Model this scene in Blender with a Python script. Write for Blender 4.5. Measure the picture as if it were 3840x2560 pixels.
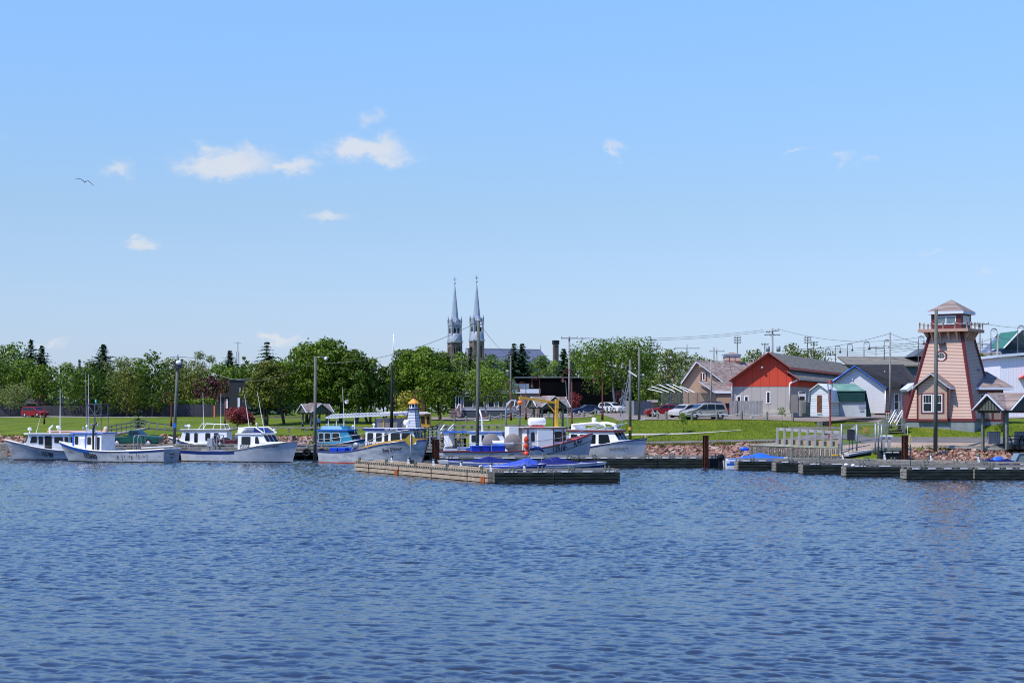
import bpy, math, random
import numpy as np
from mathutils import Vector, Matrix, noise as mnoise
R = math.radians
for o in list(bpy.data.objects): bpy.data.objects.remove(o)
sc = bpy.context.scene
COL = sc.collection
# ------------------------------------------------------------------ camera
FPX, CAMH, HY = 6500.0, 5.0, 1540.0          # focal length in photo pixels, eye height, horizon row
cd = bpy.data.cameras.new('camera'); cam = bpy.data.objects.new('camera', cd); COL.objects.link(cam)
cam.location = (0, 0, CAMH); cam.rotation_euler = (R(90), 0, 0)
cd.sensor_fit = 'HORIZONTAL'; cd.sensor_width = 36; cd.lens = FPX / 3840 * 36
cd.shift_y = (HY - 1280) / 3840; cd.clip_start = 1; cd.clip_end = 12000
sc.camera = cam
sc.render.resolution_x, sc.render.resolution_y = 1024, 682
# ------------------------------------------------------------------ sun and sky
SUN = Vector((-1.2, -0.85, 2.15)).normalized()      # towards the sun
sl = bpy.data.lights.new('sun', 'SUN'); sl.energy = 5.0; sl.angle = R(0.5); sl.color = (1.0, 0.94, 0.85)
so = bpy.data.objects.new('sun', sl); COL.objects.link(so); so.location = (0, 0, 200)
so.rotation_euler = (-SUN).to_track_quat('-Z', 'Y').to_euler()
w = bpy.data.worlds.new('World'); sc.world = w; w.use_nodes = True
nt = w.node_tree; N = nt.nodes; Lk = nt.links
for n in list(N): N.remove(n)
def nd(t, x=None, **k):
    n = N.new(t)
    for a, b in k.items(): setattr(n, a, b)
    return n
out = nd('ShaderNodeOutputWorld'); bg = nd('ShaderNodeBackground')
sky = nd('ShaderNodeTexSky', sky_type='NISHITA'); sky.sun_disc = False
sky.sun_elevation = math.asin(SUN.z); sky.sun_rotation = math.atan2(SUN.x, SUN.y)
sky.altitude = 0; sky.air_density = 1.0; sky.dust_density = 0.35; sky.ozone_density = 3.0
def mth(op, a, b=None, c=None):
    n = nd('ShaderNodeMath', operation=op)
    for i, v in enumerate((a, b, c)):
        if v is None: continue
        if isinstance(v, (int, float)): n.inputs[i].default_value = v
        else: Lk.new(v, n.inputs[i])
    return n.outputs[0]
hs = nd('ShaderNodeHueSaturation'); hs.inputs['Saturation'].default_value = 1.12; hs.inputs['Hue'].default_value = 0.503
Lk.new(sky.outputs[0], hs.inputs['Color'])
tint = nd('ShaderNodeMix', data_type='RGBA', blend_type='MULTIPLY'); tint.inputs[0].default_value = 1
Lk.new(hs.outputs[0], tint.inputs[6])
# small fair-weather clouds at fixed bearings of the sky: (photo column, row, half width, half height, density)
CL = [(860,612,150,52,1.1),(1090,618,90,30,1.0),(790,560,60,34,.7),(915,570,55,32,.8),(900,665,90,16,.5),
      (1385,565,120,46,1.15),(1450,600,100,24,.8),(1265,552,36,14,.5),(1590,597,28,14,.3),
      (530,905,60,24,.9),(440,638,62,30,.75),(1225,818,86,20,.8),(1390,435,48,34,.6),(2315,560,28,34,.62),
      (2312,610,24,16,.4),(2990,568,70,12,.5),(3135,592,46,18,.6),(3255,598,44,14,.5),(1045,1268,74,20,.85),(1110,1280,60,14,.5),
      (205,1292,48,14,.62),(10,505,24,30,.3),(240,635,28,10,.22),(1845,885,34,10,.25),(3505,947,40,12,.45),(3700,1028,40,22,.5),(2100,1210,500,10,.22),(1820,388,46,12,.2)]
tc = nd('ShaderNodeTexCoord'); sp = nd('ShaderNodeSeparateXYZ'); Lk.new(tc.outputs['Generated'], sp.inputs[0])
elr = nd('ShaderNodeValToRGB'); Lk.new(sp.outputs[2], elr.inputs[0])      # clear maritime air: paler blue horizon
el = elr.color_ramp.elements
for _ in range(4): el.new(.5)
for e_, (p_, c_) in zip(el, [(0, (.60, .72, 1.22)), (.05, (.73, .78, 1.07)), (.115, (.93, .94, 1.03)), (.24, (1.30, 1.40, 1.50)), (.34, (.95, 1.40, 2.0)), (.6, (1.02, 1.42, 2.1))]):
    e_.position = p_; e_.color = (*c_, 1)
Lk.new(elr.outputs[0], tint.inputs[7])
ysafe = mth('MAXIMUM', sp.outputs[1], 0.05)
u = mth('DIVIDE', sp.outputs[0], ysafe); v = mth('DIVIDE', sp.outputs[2], ysafe)
nz = nd('ShaderNodeTexNoise'); nz.inputs['Scale'].default_value = 60; nz.inputs['Detail'].default_value = 8; nz.inputs['Roughness'].default_value = .62
cmb = nd('ShaderNodeCombineXYZ'); Lk.new(u, cmb.inputs[0]); Lk.new(mth('MULTIPLY', v, 1.4), cmb.inputs[1]); Lk.new(cmb.outputs[0], nz.inputs['Vector'])
nsep = nd('ShaderNodeSeparateColor'); Lk.new(nz.outputs['Color'], nsep.inputs[0])
uw = mth('ADD', u, mth('MULTIPLY', mth('SUBTRACT', nsep.outputs[0], .5), .038)); vw = mth('ADD', v, mth('MULTIPLY', mth('SUBTRACT', nsep.outputs[1], .5), .022))
tot = None
for (px, py, hw, hh, de) in CL:
    cu, cv = (px - 1920) / FPX, (HY - py) / FPX; hw *= 1.12; de *= .95
    a = mth('MULTIPLY', mth('SUBTRACT', uw, cu), FPX / hw); b = mth('MULTIPLY', mth('SUBTRACT', vw, cv), FPX / hh)
    r2 = mth('ADD', mth('MULTIPLY', a, a), mth('MULTIPLY', b, b))
    g = mth('MULTIPLY', mth('POWER', 2.718, mth('MULTIPLY', r2, -.8)), de)
    tot = g if tot is None else mth('MAXIMUM', tot, g)
cl = mth('MULTIPLY', tot, mth('ADD', .45, mth('MULTIPLY', nz.outputs['Fac'], 1.3)))
mr = nd('ShaderNodeMapRange', interpolation_type='SMOOTHERSTEP'); Lk.new(cl, mr.inputs[0]); mr.inputs[1].default_value = .06; mr.inputs[2].default_value = 1.15; mr.inputs[3].default_value = 0; mr.inputs[4].default_value = .74
mx = nd('ShaderNodeMix', data_type='RGBA'); Lk.new(mr.outputs[0], mx.inputs[0]); Lk.new(tint.outputs[2], mx.inputs[6]); mx.inputs[7].default_value = (5.7, 5.7, 5.9, 1)
Lk.new(mx.outputs[2], bg.inputs[0]); bg.inputs[1].default_value = 0.14; Lk.new(bg.outputs[0], out.inputs[0])
sc.view_settings.view_transform = 'Standard'; sc.view_settings.look = 'None'; sc.view_settings.gamma = 1
sc.view_settings.use_curve_mapping = False; sc.view_settings.exposure = 0.0
sc.render.engine = 'CYCLES'
try: sc.cycles.filter_width = 1.05; sc.cycles.max_bounces = 6; sc.cycles.transparent_max_bounces = 8; sc.cycles.caustics_reflective = False; sc.cycles.caustics_refractive = False
except Exception: pass
# ------------------------------------------------------------------ helpers: position, materials, meshes
def WX(px, d): return (px - 1920) / FPX * d
def WZ(py, d): return CAMH - (py - HY) / FPX * d
def W(px, py, d): return Vector((WX(px, d), d, WZ(py, d)))
rnd = random.Random(7)
MATS = {}
def mat(name, col, rough=.6, var=.12, scale=2.0, metal=0., bump=0., bscale=None, spec=.5, stretch=(1,1,1), c2=None, detail=5, coat=0, trans=0):
    if name in MATS: return MATS[name]
    m = bpy.data.materials.new(name); m.use_nodes = True; t = m.node_tree; P = t.nodes['Principled BSDF']
    P.inputs['Roughness'].default_value = rough; P.inputs['Metallic'].default_value = metal
    P.inputs['Specular IOR Level'].default_value = spec if rough < .6 else min(spec, .12); P.inputs['Coat Weight'].default_value = coat
    if trans: P.inputs['Transmission Weight'].default_value = trans
    c = Vector(col[:3])
    if var > 0 or c2:
        tcn = t.nodes.new('ShaderNodeTexCoord'); mp = t.nodes.new('ShaderNodeMapping'); mp.inputs['Scale'].default_value = stretch
        t.links.new(tcn.outputs['Object'], mp.inputs[0])
        nn = t.nodes.new('ShaderNodeTexNoise'); nn.inputs['Scale'].default_value = scale; nn.inputs['Detail'].default_value = detail; nn.inputs['Roughness'].default_value = .65
        t.links.new(mp.outputs[0], nn.inputs['Vector'])
        cr = t.nodes.new('ShaderNodeValToRGB'); cr.color_ramp.elements[0].position = .34; cr.color_ramp.elements[1].position = .66
        a = c * (1 - var); b = Vector(c2) if c2 else c * (1 + var)
        cr.color_ramp.elements[0].color = (*a, 1); cr.color_ramp.elements[1].color = (*b, 1)
        t.links.new(nn.outputs['Fac'], cr.inputs[0]); t.links.new(cr.outputs[0], P.inputs['Base Color'])
        if bump > 0:
            n2 = t.nodes.new('ShaderNodeTexNoise'); n2.inputs['Scale'].default_value = bscale or scale * 4; n2.inputs['Detail'].default_value = 4
            t.links.new(mp.outputs[0], n2.inputs['Vector'])
            bp = t.nodes.new('ShaderNodeBump'); bp.inputs['Distance'].default_value = bump; bp.inputs['Strength'].default_value = .8
            t.links.new(n2.outputs['Fac'], bp.inputs['Height']); t.links.new(bp.outputs[0], P.inputs['Normal'])
    else: P.inputs['Base Color'].default_value = (*c, 1)
    MATS[name] = m; return m
def banded(name, col, axis='Z', period=.12, depth=.25, rough=.6, var=.08, bump=.02, dark=.62, rowvar=.0, c2=None):
    """siding, shingles, planks: courses of one period with a dark band (joint; on lapped siding the lap shadow, put into the colour) and a bump"""
    if name in MATS: return MATS[name]
    m = bpy.data.materials.new(name); m.use_nodes = True; t = m.node_tree; P = t.nodes['Principled BSDF']; P.inputs['Roughness'].default_value = rough; P.inputs['Specular IOR Level'].default_value = .12
    tcn = t.nodes.new('ShaderNodeTexCoord'); s = t.nodes.new('ShaderNodeSeparateXYZ'); t.links.new(tcn.outputs['Object'], s.inputs[0])
    def M_(op, a, b=None):
        n = t.nodes.new('ShaderNodeMath'); n.operation = op
        for i, v in enumerate((a, b)):
            if v is None: continue
            if isinstance(v, (int, float)): n.inputs[i].default_value = v
            else: t.links.new(v, n.inputs[i])
        return n.outputs[0]
    if axis == 'XY': ax = M_('ADD', s.outputs[0], M_('MULTIPLY', s.outputs[1], .9))
    else: ax = s.outputs['XYZ'.index(axis)]
    q = M_('DIVIDE', ax, period); fr = M_('FRACT', q); fl = M_('FLOOR', q)
    dk = M_('LESS_THAN', fr, depth)
    wn = t.nodes.new('ShaderNodeTexWhiteNoise'); wn.noise_dimensions = '2D'
    cb = t.nodes.new('ShaderNodeCombineXYZ'); t.links.new(fl, cb.inputs[0])
    if rowvar:
        other = s.outputs[0] if axis == 'Z' else s.outputs[2]
        t.links.new(M_('FLOOR', M_('ADD', M_('DIVIDE', M_('ADD', other, s.outputs[1]), .45), M_('MULTIPLY', fl, .37))), cb.inputs[1])
    t.links.new(cb.outputs[0], wn.inputs['Vector'])
    nn = t.nodes.new('ShaderNodeTexNoise'); nn.inputs['Scale'].default_value = 1.3; nn.inputs['Detail'].default_value = 6; t.links.new(tcn.outputs['Object'], nn.inputs['Vector'])
    mx = t.nodes.new('ShaderNodeMix'); mx.data_type = 'RGBA'; c = Vector(col)
    mx.inputs[6].default_value = (*(c * (1 - var)), 1); mx.inputs[7].default_value = (*(Vector(c2) if c2 else c * (1 + var)), 1)
    f = M_('ADD', M_('MULTIPLY', nn.outputs['Fac'], 1 - rowvar), M_('MULTIPLY', wn.outputs['Value'], rowvar)); t.links.new(f, mx.inputs[0])
    m2 = t.nodes.new('ShaderNodeMix'); m2.data_type = 'RGBA'; m2.blend_type = 'MULTIPLY'; t.links.new(dk, m2.inputs[0]); t.links.new(mx.outputs[2], m2.inputs[6]); m2.inputs[7].default_value = (dark, dark, dark, 1)
    t.links.new(m2.outputs[2], P.inputs['Base Color'])
    bp = t.nodes.new('ShaderNodeBump'); bp.inputs['Distance'].default_value = bump; t.links.new(fr, bp.inputs['Height']); t.links.new(bp.outputs[0], P.inputs['Normal'])
    MATS[name] = m; return m
ORG = {}
def tag(o, label=None, cat=None, group=None, kind=None):
    if label: o['label'] = label
    if cat: o['category'] = cat
    if group: o['group'] = group
    if kind: o['kind'] = kind
    return o
def thing(name, label, cat, loc, rz=0, group=None):
    o = bpy.data.objects.new(name, None); COL.objects.link(o); o.location = loc; o.rotation_euler = (0, 0, rz); o.empty_display_size = .3
    ORG[o.name] = Vector(loc) if rz == 0 else Vector((0, 0, 0)); return tag(o, label, cat, group)
class MB:
    """collects shapes and links them as one mesh object"""
    def __init__(s): s.v = []; s.f = []; s.sm = []
    def add(s, vs, fs, smooth=False):
        b = len(s.v); s.v += [tuple(p) for p in vs]; s.f += [tuple(b + i for i in f) for f in fs]; s.sm += [smooth] * len(fs); return s
    def box(s, c, size, rz=0, M=None):
        hx, hy, hz = size[0] / 2, size[1] / 2, size[2] / 2
        m = M or (Matrix.Translation(Vector(c)) @ Matrix.Rotation(rz, 4, 'Z'))
        vs = [m @ Vector((x, y, z)) for z in (-hz, hz) for y in (-hy, hy) for x in (-hx, hx)]
        return s.add(vs, [(0, 2, 3, 1), (4, 5, 7, 6), (0, 1, 5, 4), (2, 6, 7, 3), (0, 4, 6, 2), (1, 3, 7, 5)])
    def bb(s, x0, x1, y0, y1, z0, z1):
        return s.box(((x0 + x1) / 2, (y0 + y1) / 2, (z0 + z1) / 2), (abs(x1 - x0), abs(y1 - y0), abs(z1 - z0)))
    def bar(s, p, q, w_, h_=None, up=(0, 0, 1)):
        p, q = Vector(p), Vector(q); h_ = h_ or w_; d = q - p; L = d.length
        if L < 1e-6: return s
        z = d / L; u_ = Vector(up)
        if abs(z.dot(u_)) > .98: u_ = Vector((1, 0, 0)) if abs(z.x) < .9 else Vector((0, 1, 0))
        x = u_.cross(z).normalized(); y = z.cross(x)
        vs = [p + x * a * w_ / 2 + y * b * h_ / 2 + z * c for c in (0, L) for b in (-1, 1) for a in (-1, 1)]
        return s.add(vs, [(0, 2, 3, 1), (4, 5, 7, 6), (0, 1, 5, 4), (2, 6, 7, 3), (0, 4, 6, 2), (1, 3, 7, 5)])
    def tube(s, pts, r, n=8, cap=True):
        pts = [Vector(p) for p in pts]; rs = r if isinstance(r, (list, tuple)) else [r] * len(pts)
        vs = []; prev = None
        for i, p in enumerate(pts):
            t_ = (pts[min(i + 1, len(pts) - 1)] - pts[max(i - 1, 0)]).normalized()
            if prev is None: a = Vector((1, 0, 0)) if abs(t_.x) < .8 else Vector((0, 1, 0))
            else: a = prev
            x = (a - t_ * a.dot(t_)).normalized(); prev = x; y = t_.cross(x)
            for k in range(n):
                an = 2 * math.pi * k / n; vs.append(p + (x * math.cos(an) + y * math.sin(an)) * rs[i])
        fs = [(i * n + k, i * n + (k + 1) % n, (i + 1) * n + (k + 1) % n, (i + 1) * n + k) for i in range(len(pts) - 1) for k in range(n)]
        if cap: fs += [tuple(reversed(range(n))), tuple((len(pts) - 1) * n + k for k in range(n))]
        return s.add(vs, fs, n > 6)
    def lathe(s, c, prof, n=16, M=None):
        c = Vector(c); vs = [c + Vector((r * math.cos(2 * math.pi * k / n), r * math.sin(2 * math.pi * k / n), z)) for r, z in prof for k in range(n)]
        if M: vs = [M @ v_ for v_ in vs]
        fs = [(i * n + k, i * n + (k + 1) % n, (i + 1) * n + (k + 1) % n, (i + 1) * n + k) for i in range(len(prof) - 1) for k in range(n)]
        return s.add(vs, fs, True)
    def prism(s, poly, vec):
        """polygon (3-D points) pushed along vec"""
        vec = Vector(vec); a = [Vector(p) for p in poly]; n = len(a); nrm = Vector((0, 0, 0))
        for i in range(n): nrm += a[i].cross(a[(i + 1) % n])
        if nrm.dot(vec) > 0: a = a[::-1]
        b = [p + vec for p in a]
        return s.add(a + b, [tuple(range(n)), tuple(reversed(range(n, 2 * n)))] + [(i, n + i, n + (i + 1) % n, (i + 1) % n)[::-1] for i in range(n)][:n] if False else
                     [tuple(range(n)), tuple(reversed(range(n, 2 * n)))] + [((i + 1) % n, i, n + i, n + (i + 1) % n) for i in range(n)])
    def quad(s, a, b, c, d): return s.add([a, b, c, d], [(0, 1, 2, 3)])
    def ell(s, c, r, n=14, m=9):
        c = Vector(c); r = (r, r, r) if isinstance(r, (int, float)) else r
        vs = []; 
        for i in range(m + 1):
            th = math.pi * i / m
            for k in range(n):
                ph = 2 * math.pi * k / n; vs.append(c + Vector((r[0] * math.sin(th) * math.cos(ph), r[1] * math.sin(th) * math.sin(ph), -r[2] * math.cos(th))))
        return s.add(vs, [(i * n + k, i * n + (k + 1) % n, (i + 1) * n + (k + 1) % n, (i + 1) * n + k) for i in range(m) for k in range(n)], True)
    def build(s, name, m, parent=None, origin=None, bevel=0):
        if parent is not None and origin == (0, 0, 0): ORG[parent.name] = Vector((0, 0, 0))
        me = bpy.data.meshes.new(name)
        if parent is not None: og = ORG[parent.name]
        else:
            og = Vector(origin) if origin is not None else Vector((0, 0, 0))
        me.from_pydata([(p[0] - og[0], p[1] - og[1], p[2] - og[2]) for p in s.v], [], s.f)
        me.polygons.foreach_set('use_smooth', s.sm)
        for mm in (m if isinstance(m, (list, tuple)) else [m]): me.materials.append(mm)
        me.update(); o = bpy.data.objects.new(name, me); COL.objects.link(o)
        if parent is not None: o.parent = parent; ORG[o.name] = og
        else: o.location = og; ORG[o.name] = og
        if bevel:
            b = o.modifiers.new('bevel', 'BEVEL'); b.width = bevel; b.segments = 2; b.limit_method = 'ANGLE'; b.angle_limit = R(40)
        return o
def single(name, mb, m, label, cat, group=None, origin=None, kind=None):
    if origin is None:
        a = np.array(mb.v); origin = (float(a[:, 0].mean()), float(a[:, 1].mean()), float(a[:, 2].min()))
    o = mb.build(name, m, None, origin); return tag(o, label, cat, group, kind)
def npmesh(name, V, F, m, smooth=True, uvfac=None):
    me = bpy.data.meshes.new(name); V = np.asarray(V, 'f4'); F = np.asarray(F, 'i4'); k = F.shape[1]
    me.vertices.add(len(V)); me.vertices.foreach_set('co', V.ravel()); me.loops.add(F.size); me.loops.foreach_set('vertex_index', F.ravel())
    me.polygons.add(len(F)); me.polygons.foreach_set('loop_start', np.arange(0, F.size, k, dtype='i4')); me.polygons.foreach_set('loop_total', np.full(len(F), k, 'i4'))
    me.polygons.foreach_set('use_smooth', np.full(len(F), smooth)); me.materials.append(m); me.update(calc_edges=True)
    return me
def link(name, me, parent=None, loc=(0, 0, 0)):
    o = bpy.data.objects.new(name, me); COL.objects.link(o); o.location = loc
    if parent is not None: o.parent = parent
    ORG[o.name] = Vector(loc) if parent is None else ORG[parent.name]; return o
def copy_tree(o, parent=None):
    c = o.copy(); COL.objects.link(c)
    if parent is not None: c.parent = parent
    ORG[c.name] = ORG.get(o.name, Vector((0, 0, 0)))
    for ch in list(o.children): copy_tree(ch, c)
    return c
def place_copy(o, loc, rz=0, label=None, sc_=None, group=None):
    c = copy_tree(o); c.location = loc; c.rotation_euler = (0, 0, rz)
    if label: c['label'] = label
    if group: c['group'] = group
    if sc_: c.scale = sc_ if isinstance(sc_, (tuple, list)) else (sc_,) * 3
    return c
def text(body, size, m, name='lettering', parent=None, fn=None, ext=.004, sx=1.0, shear=0, bold=0):
    """lettering as a mesh; fn maps (u, v, w) to a point in the parent's space"""
    cu = bpy.data.curves.new('t', 'FONT'); cu.body = body; cu.size = size; cu.extrude = ext; cu.align_x = 'CENTER'; cu.align_y = 'CENTER'; cu.shear = shear; cu.offset = bold; cu.resolution_u = 2
    ob = bpy.data.objects.new('t', cu); COL.objects.link(ob); bpy.context.view_layer.update()
    me = bpy.data.meshes.new_from_object(ob); bpy.data.objects.remove(ob); bpy.data.curves.remove(cu)
    og = ORG[parent.name] if parent is not None else Vector((0, 0, 0))
    for v_ in me.vertices:
        q = Vector(fn(v_.co.x * sx, v_.co.y, v_.co.z)); v_.co = q - og
    me.materials.clear(); me.materials.append(m); me.name = name
    o = bpy.data.objects.new(name, me); COL.objects.link(o)
    if parent is not None: o.parent = parent; ORG[o.name] = og
    return o
# ------------------------------------------------------------------ terrain
PR = [(-7.0, [(188,-1.6),(196,-.5),(204,1.85),(208,2.2),(222,2.6),(245,3.45),(300,3.9),(340,4.1),(5000,4.3)]),
      (3.0, [(172,-1.6),(177,-.2),(184,1.6),(190,2.5),(215,3.6),(243,4.15),(300,4.3),(340,4.4),(5000,4.5)]),
      (9.0, [(163,-1.6),(170,-.2),(178,1.5),(186,2.9),(197,3.8),(243,4.2),(300,4.5),(340,4.6),(5000,4.6)]),
      (12.5, [(158,-1.6),(164,-.2),(170,1.35),(178,2.0),(188,4.0),(230,4.62),(300,4.75),(340,4.8),(5000,4.8)]),
      (27.0, [(156,-1.6),(161,-.2),(168,1.40),(177,2.1),(187,4.0),(230,4.62),(300,4.75),(340,4.8),(5000,4.8)]),
      (34.0, [(148,-1.6),(154,-.3),(159.2,1.35),(161,1.95),(169,2.3),(175,2.9),(186,3.8),(230,4.6),(300,4.7),(340,4.8),(5000,4.8)]),
      (45.0, [(148,-1.6),(154,-.3),(159,1.35),(161,1.95),(169,2.3),(176,3.75),(186,4.0),(230,4.6),(300,4.7),(340,4.8),(5000,4.8)])]
def _prof(i, d):
    p = PR[i][1]; return np.interp(d, [a for a, _ in p], [b for _, b in p])
def tz(x, d):
    x = np.asarray(x, float); d = np.asarray(d, float); x, d = np.broadcast_arrays(x, d)
    z = _prof(0, d).copy()
    for i in range(1, len(PR)):
        a, b = PR[i - 1][0], PR[i][0]; t_ = np.clip((x - a) / (b - a), 0, 1); t_ = t_ * t_ * (3 - 2 * t_)
        if i == 1 and False: pass
        z = z * (1 - t_) + _prof(i, d) * t_ if i > 1 else _prof(0, d) * (1 - t_) + _prof(1, d) * t_
    return z
def TZ(x, d): return float(tz(x, d))
xs = np.concatenate([np.linspace(-900, -110, 12)[:-1], np.arange(-110, 110, 1.0), np.linspace(110, 900, 12)])
ds = np.concatenate([np.arange(146, 260, .6), np.arange(260, 420, 4.0), np.linspace(420, 5000, 14)])
X, D = np.meshgrid(xs, ds); Z = tz(X, D)
hum = np.sin(X * .31 + D * .17) * .04 + np.sin(X * .13 - D * .23 + 1) * .05; Z = Z + hum * np.clip((Z - 1.9), 0, 1)
nx, ny = len(xs), len(ds); idx = np.arange(nx * ny).reshape(ny, nx)
F = np.stack([idx[:-1, :-1], idx[:-1, 1:], idx[1:, 1:], idx[1:, :-1]], -1).reshape(-1, 4)
# grass
def grass_mat():
    m = bpy.data.materials.new('mown grass'); m.use_nodes = True; t = m.node_tree; P = t.nodes['Principled BSDF']; P.inputs['Roughness'].default_value = .9; P.inputs['Specular IOR Level'].default_value = .1
    tcn = t.nodes.new('ShaderNodeTexCoord')
    def noi(sc_, det=5, st=(1, 1, 1)):
        mp = t.nodes.new('ShaderNodeMapping'); mp.inputs['Scale'].default_value = st; t.links.new(tcn.outputs['Object'], mp.inputs[0])
        n = t.nodes.new('ShaderNodeTexNoise'); n.inputs['Scale'].default_value = sc_; n.inputs['Detail'].default_value = det; n.inputs['Roughness'].default_value = .7; t.links.new(mp.outputs[0], n.inputs['Vector']); return n.outputs['Fac']
    def ramp(f, stops):
        c = t.nodes.new('ShaderNodeValToRGB'); e = c.color_ramp.elements
        while len(e) < len(stops): e.new(.5)
        for i, (p, col) in enumerate(stops): e[i].position = p; e[i].color = (*col, 1)
        t.links.new(f, c.inputs[0]); return c.outputs[0]
    a = ramp(noi(.35, 8, (1, .35, 1)), [(.3, (.064, .096, .007)), (.5, (.104, .152, .011)), (.7, (.170, .185, .018))])
    b = ramp(noi(7, 4, (1, .3, 1)), [(.35, (.72, .75, .6)), (.65, (1.25, 1.2, 1.2))])
    mx_ = t.nodes.new('ShaderNodeMix'); mx_.data_type = 'RGBA'; mx_.blend_type = 'MULTIPLY'; mx_.inputs[0].default_value = 1; t.links.new(a, mx_.inputs[6]); t.links.new(b, mx_.inputs[7])
    # dandelions
    dn = t.nodes.new('ShaderNodeTexVoronoi'); dn.inputs['Scale'].default_value = 1.7; t.links.new(tcn.outputs['Object'], dn.inputs['Vector'])
    th = t.nodes.new('ShaderNodeMath'); th.operation = 'LESS_THAN'; th.inputs[1].default_value = .13; t.links.new(dn.outputs['Distance'], th.inputs[0])
    g2 = t.nodes.new('ShaderNodeMath'); g2.operation = 'GREATER_THAN'; g2.inputs[1].default_value = .53; t.links.new(noi(.22, 3), g2.inputs[0])
    mm = t.nodes.new('ShaderNodeMath'); mm.operation = 'MULTIPLY'; t.links.new(th.outputs[0], mm.inputs[0]); t.links.new(g2.outputs[0], mm.inputs[1])
    m3 = t.nodes.new('ShaderNodeMix'); m3.data_type = 'RGBA'; t.links.new(mm.outputs[0], m3.inputs[0]); t.links.new(mx_.outputs[2], m3.inputs[6]); m3.inputs[7].default_value = (.42, .30, .012, 1)
    t.links.new(m3.outputs[2], P.inputs['Base Color'])
    bp = t.nodes.new('ShaderNodeBump'); bp.inputs['Distance'].default_value = .06; t.links.new(noi(9, 6), bp.inputs['Height']); t.links.new(bp.outputs[0], P.inputs['Normal'])
    return m
GRASS = grass_mat()
ter = link('ground', npmesh('ground', np.stack([X, D, Z], -1).reshape(-1, 3), F, GRASS)); tag(ter, kind='structure')
# ------------------------------------------------------------------ water: wind chop synthesised as a height field
rs = np.random.RandomState(3)
def chop(n, size, seed, wdir, lo, hi, slope):
    r_ = np.random.RandomState(seed); kx = np.fft.fftfreq(n, size / n) * 2 * np.pi; KX, KY = np.meshgrid(kx, kx); K = np.hypot(KX, KY); K[0, 0] = 1
    kp = 2 * np.pi / hi; amp = np.exp(-(kp / K) ** 2 * .9) / K ** 2.0 * np.exp(-(K * lo / 2 / np.pi) ** 2)
    cs = (KX * math.cos(wdir) + KY * math.sin(wdir)) / K; amp = amp * (0.10 + np.abs(cs) ** 1.6); amp[0, 0] = 0
    ph = r_.normal(size=(n, n)) + 1j * r_.normal(size=(n, n)); H = amp * ph
    h = np.fft.ifft2(H).real; dx = np.fft.ifft2(1j * KX * H).real; dy = np.fft.ifft2(1j * KY * H).real
    sl_ = math.sqrt((dx ** 2 + dy ** 2).mean()); k_ = slope / sl_
    hx = np.fft.ifft2(-1j * KX / K * H).real; hy = np.fft.ifft2(-1j * KY / K * H).real
    return h * k_, hx * k_, hy * k_
def samp(a, x, y, size):
    n = a.shape[0]; u_ = (x / size % 1) * n; v_ = (y / size % 1) * n; i = np.floor(u_).astype(int) % n; j = np.floor(v_).astype(int) % n; fu = u_ - np.floor(u_); fv = v_ - np.floor(v_); i1 = (i + 1) % n; j1 = (j + 1) % n
    return a[j, i] * (1 - fu) * (1 - fv) + a[j, i1] * fu * (1 - fv) + a[j1, i] * (1 - fu) * fv + a[j1, i1] * fu * fv
nr, nc = 1050, 1000
dd = 27 * np.exp(np.linspace(0, math.log(215 / 27), nr)); aa = np.linspace(-.335, .335, nc)
WXX = aa[None, :] * dd[:, None] + np.linspace(-3, 3, nc)[None, :]; WY = np.repeat(dd[:, None], nc, 1)
T1 = chop(1024, 61.0, 5, R(62), .15, 1.15, .195); T2 = chop(512, 23.0, 9, R(105), .10, .5, .175)
c_, s_ = math.cos(.5), math.sin(.5); RX = WXX * c_ - WY * s_; RY = WXX * s_ + WY * c_
a0, a1, a2 = (samp(T1[i], WXX, WY, 61.0) for i in range(3)); b0, b1, b2 = (samp(T2[i], RX, RY, 23.0) for i in range(3))
gust = .78 + .30 * np.sin(WXX * .045 + 1.3 * np.sin(WY * .06)) * np.sin(WY * .085 + .6) + .16 * np.sin(WXX * .02 - WY * .19)
hz = (a0 * (.85 + .25 * np.sin(WXX * .11 + 2 * np.sin(WY * .09)) * np.sin(WY * .13 + 2)) + b0 * gust) * (1 + .45 * np.clip((WY - 55) / 90, 0, 1)); ch = 1.8
PX = WXX + ch * (a1 + .6 * (b1 * c_ + b2 * s_)); PY = WY + ch * (a2 + .6 * (-b1 * s_ + b2 * c_))
idx = np.arange(nr * nc).reshape(nr, nc); F = np.stack([idx[:-1, :-1], idx[:-1, 1:], idx[1:, 1:], idx[1:, :-1]], -1).reshape(-1, 4)
def water_mat():
    m = bpy.data.materials.new('harbour water'); m.use_nodes = True; t = m.node_tree; P = t.nodes['Principled BSDF']
    P.inputs['Base Color'].default_value = (.022, .031, .044, 1); P.inputs['Roughness'].default_value = .07; P.inputs['IOR'].default_value = 1.52
    tcn = t.nodes.new('ShaderNodeTexCoord'); mp = t.nodes.new('ShaderNodeMapping'); mp.inputs['Scale'].default_value = (.75, 1.25, 1); mp.inputs['Rotation'].default_value = (0, 0, R(-18)); t.links.new(tcn.outputs['Object'], mp.inputs[0])
    n1 = t.nodes.new('ShaderNodeTexNoise'); n1.inputs['Scale'].default_value = 5.0; n1.inputs['Detail'].default_value = 5; n1.inputs['Roughness'].default_value = .68; t.links.new(mp.outputs[0], n1.inputs['Vector'])
    bp = t.nodes.new('ShaderNodeBump'); bp.inputs['Distance'].default_value = .012; bp.inputs['Strength'].default_value = 1.0; t.links.new(n1.outputs['Fac'], bp.inputs['Height']); t.links.new(bp.outputs[0], P.inputs['Normal'])
    return m
WATER = water_mat()
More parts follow.
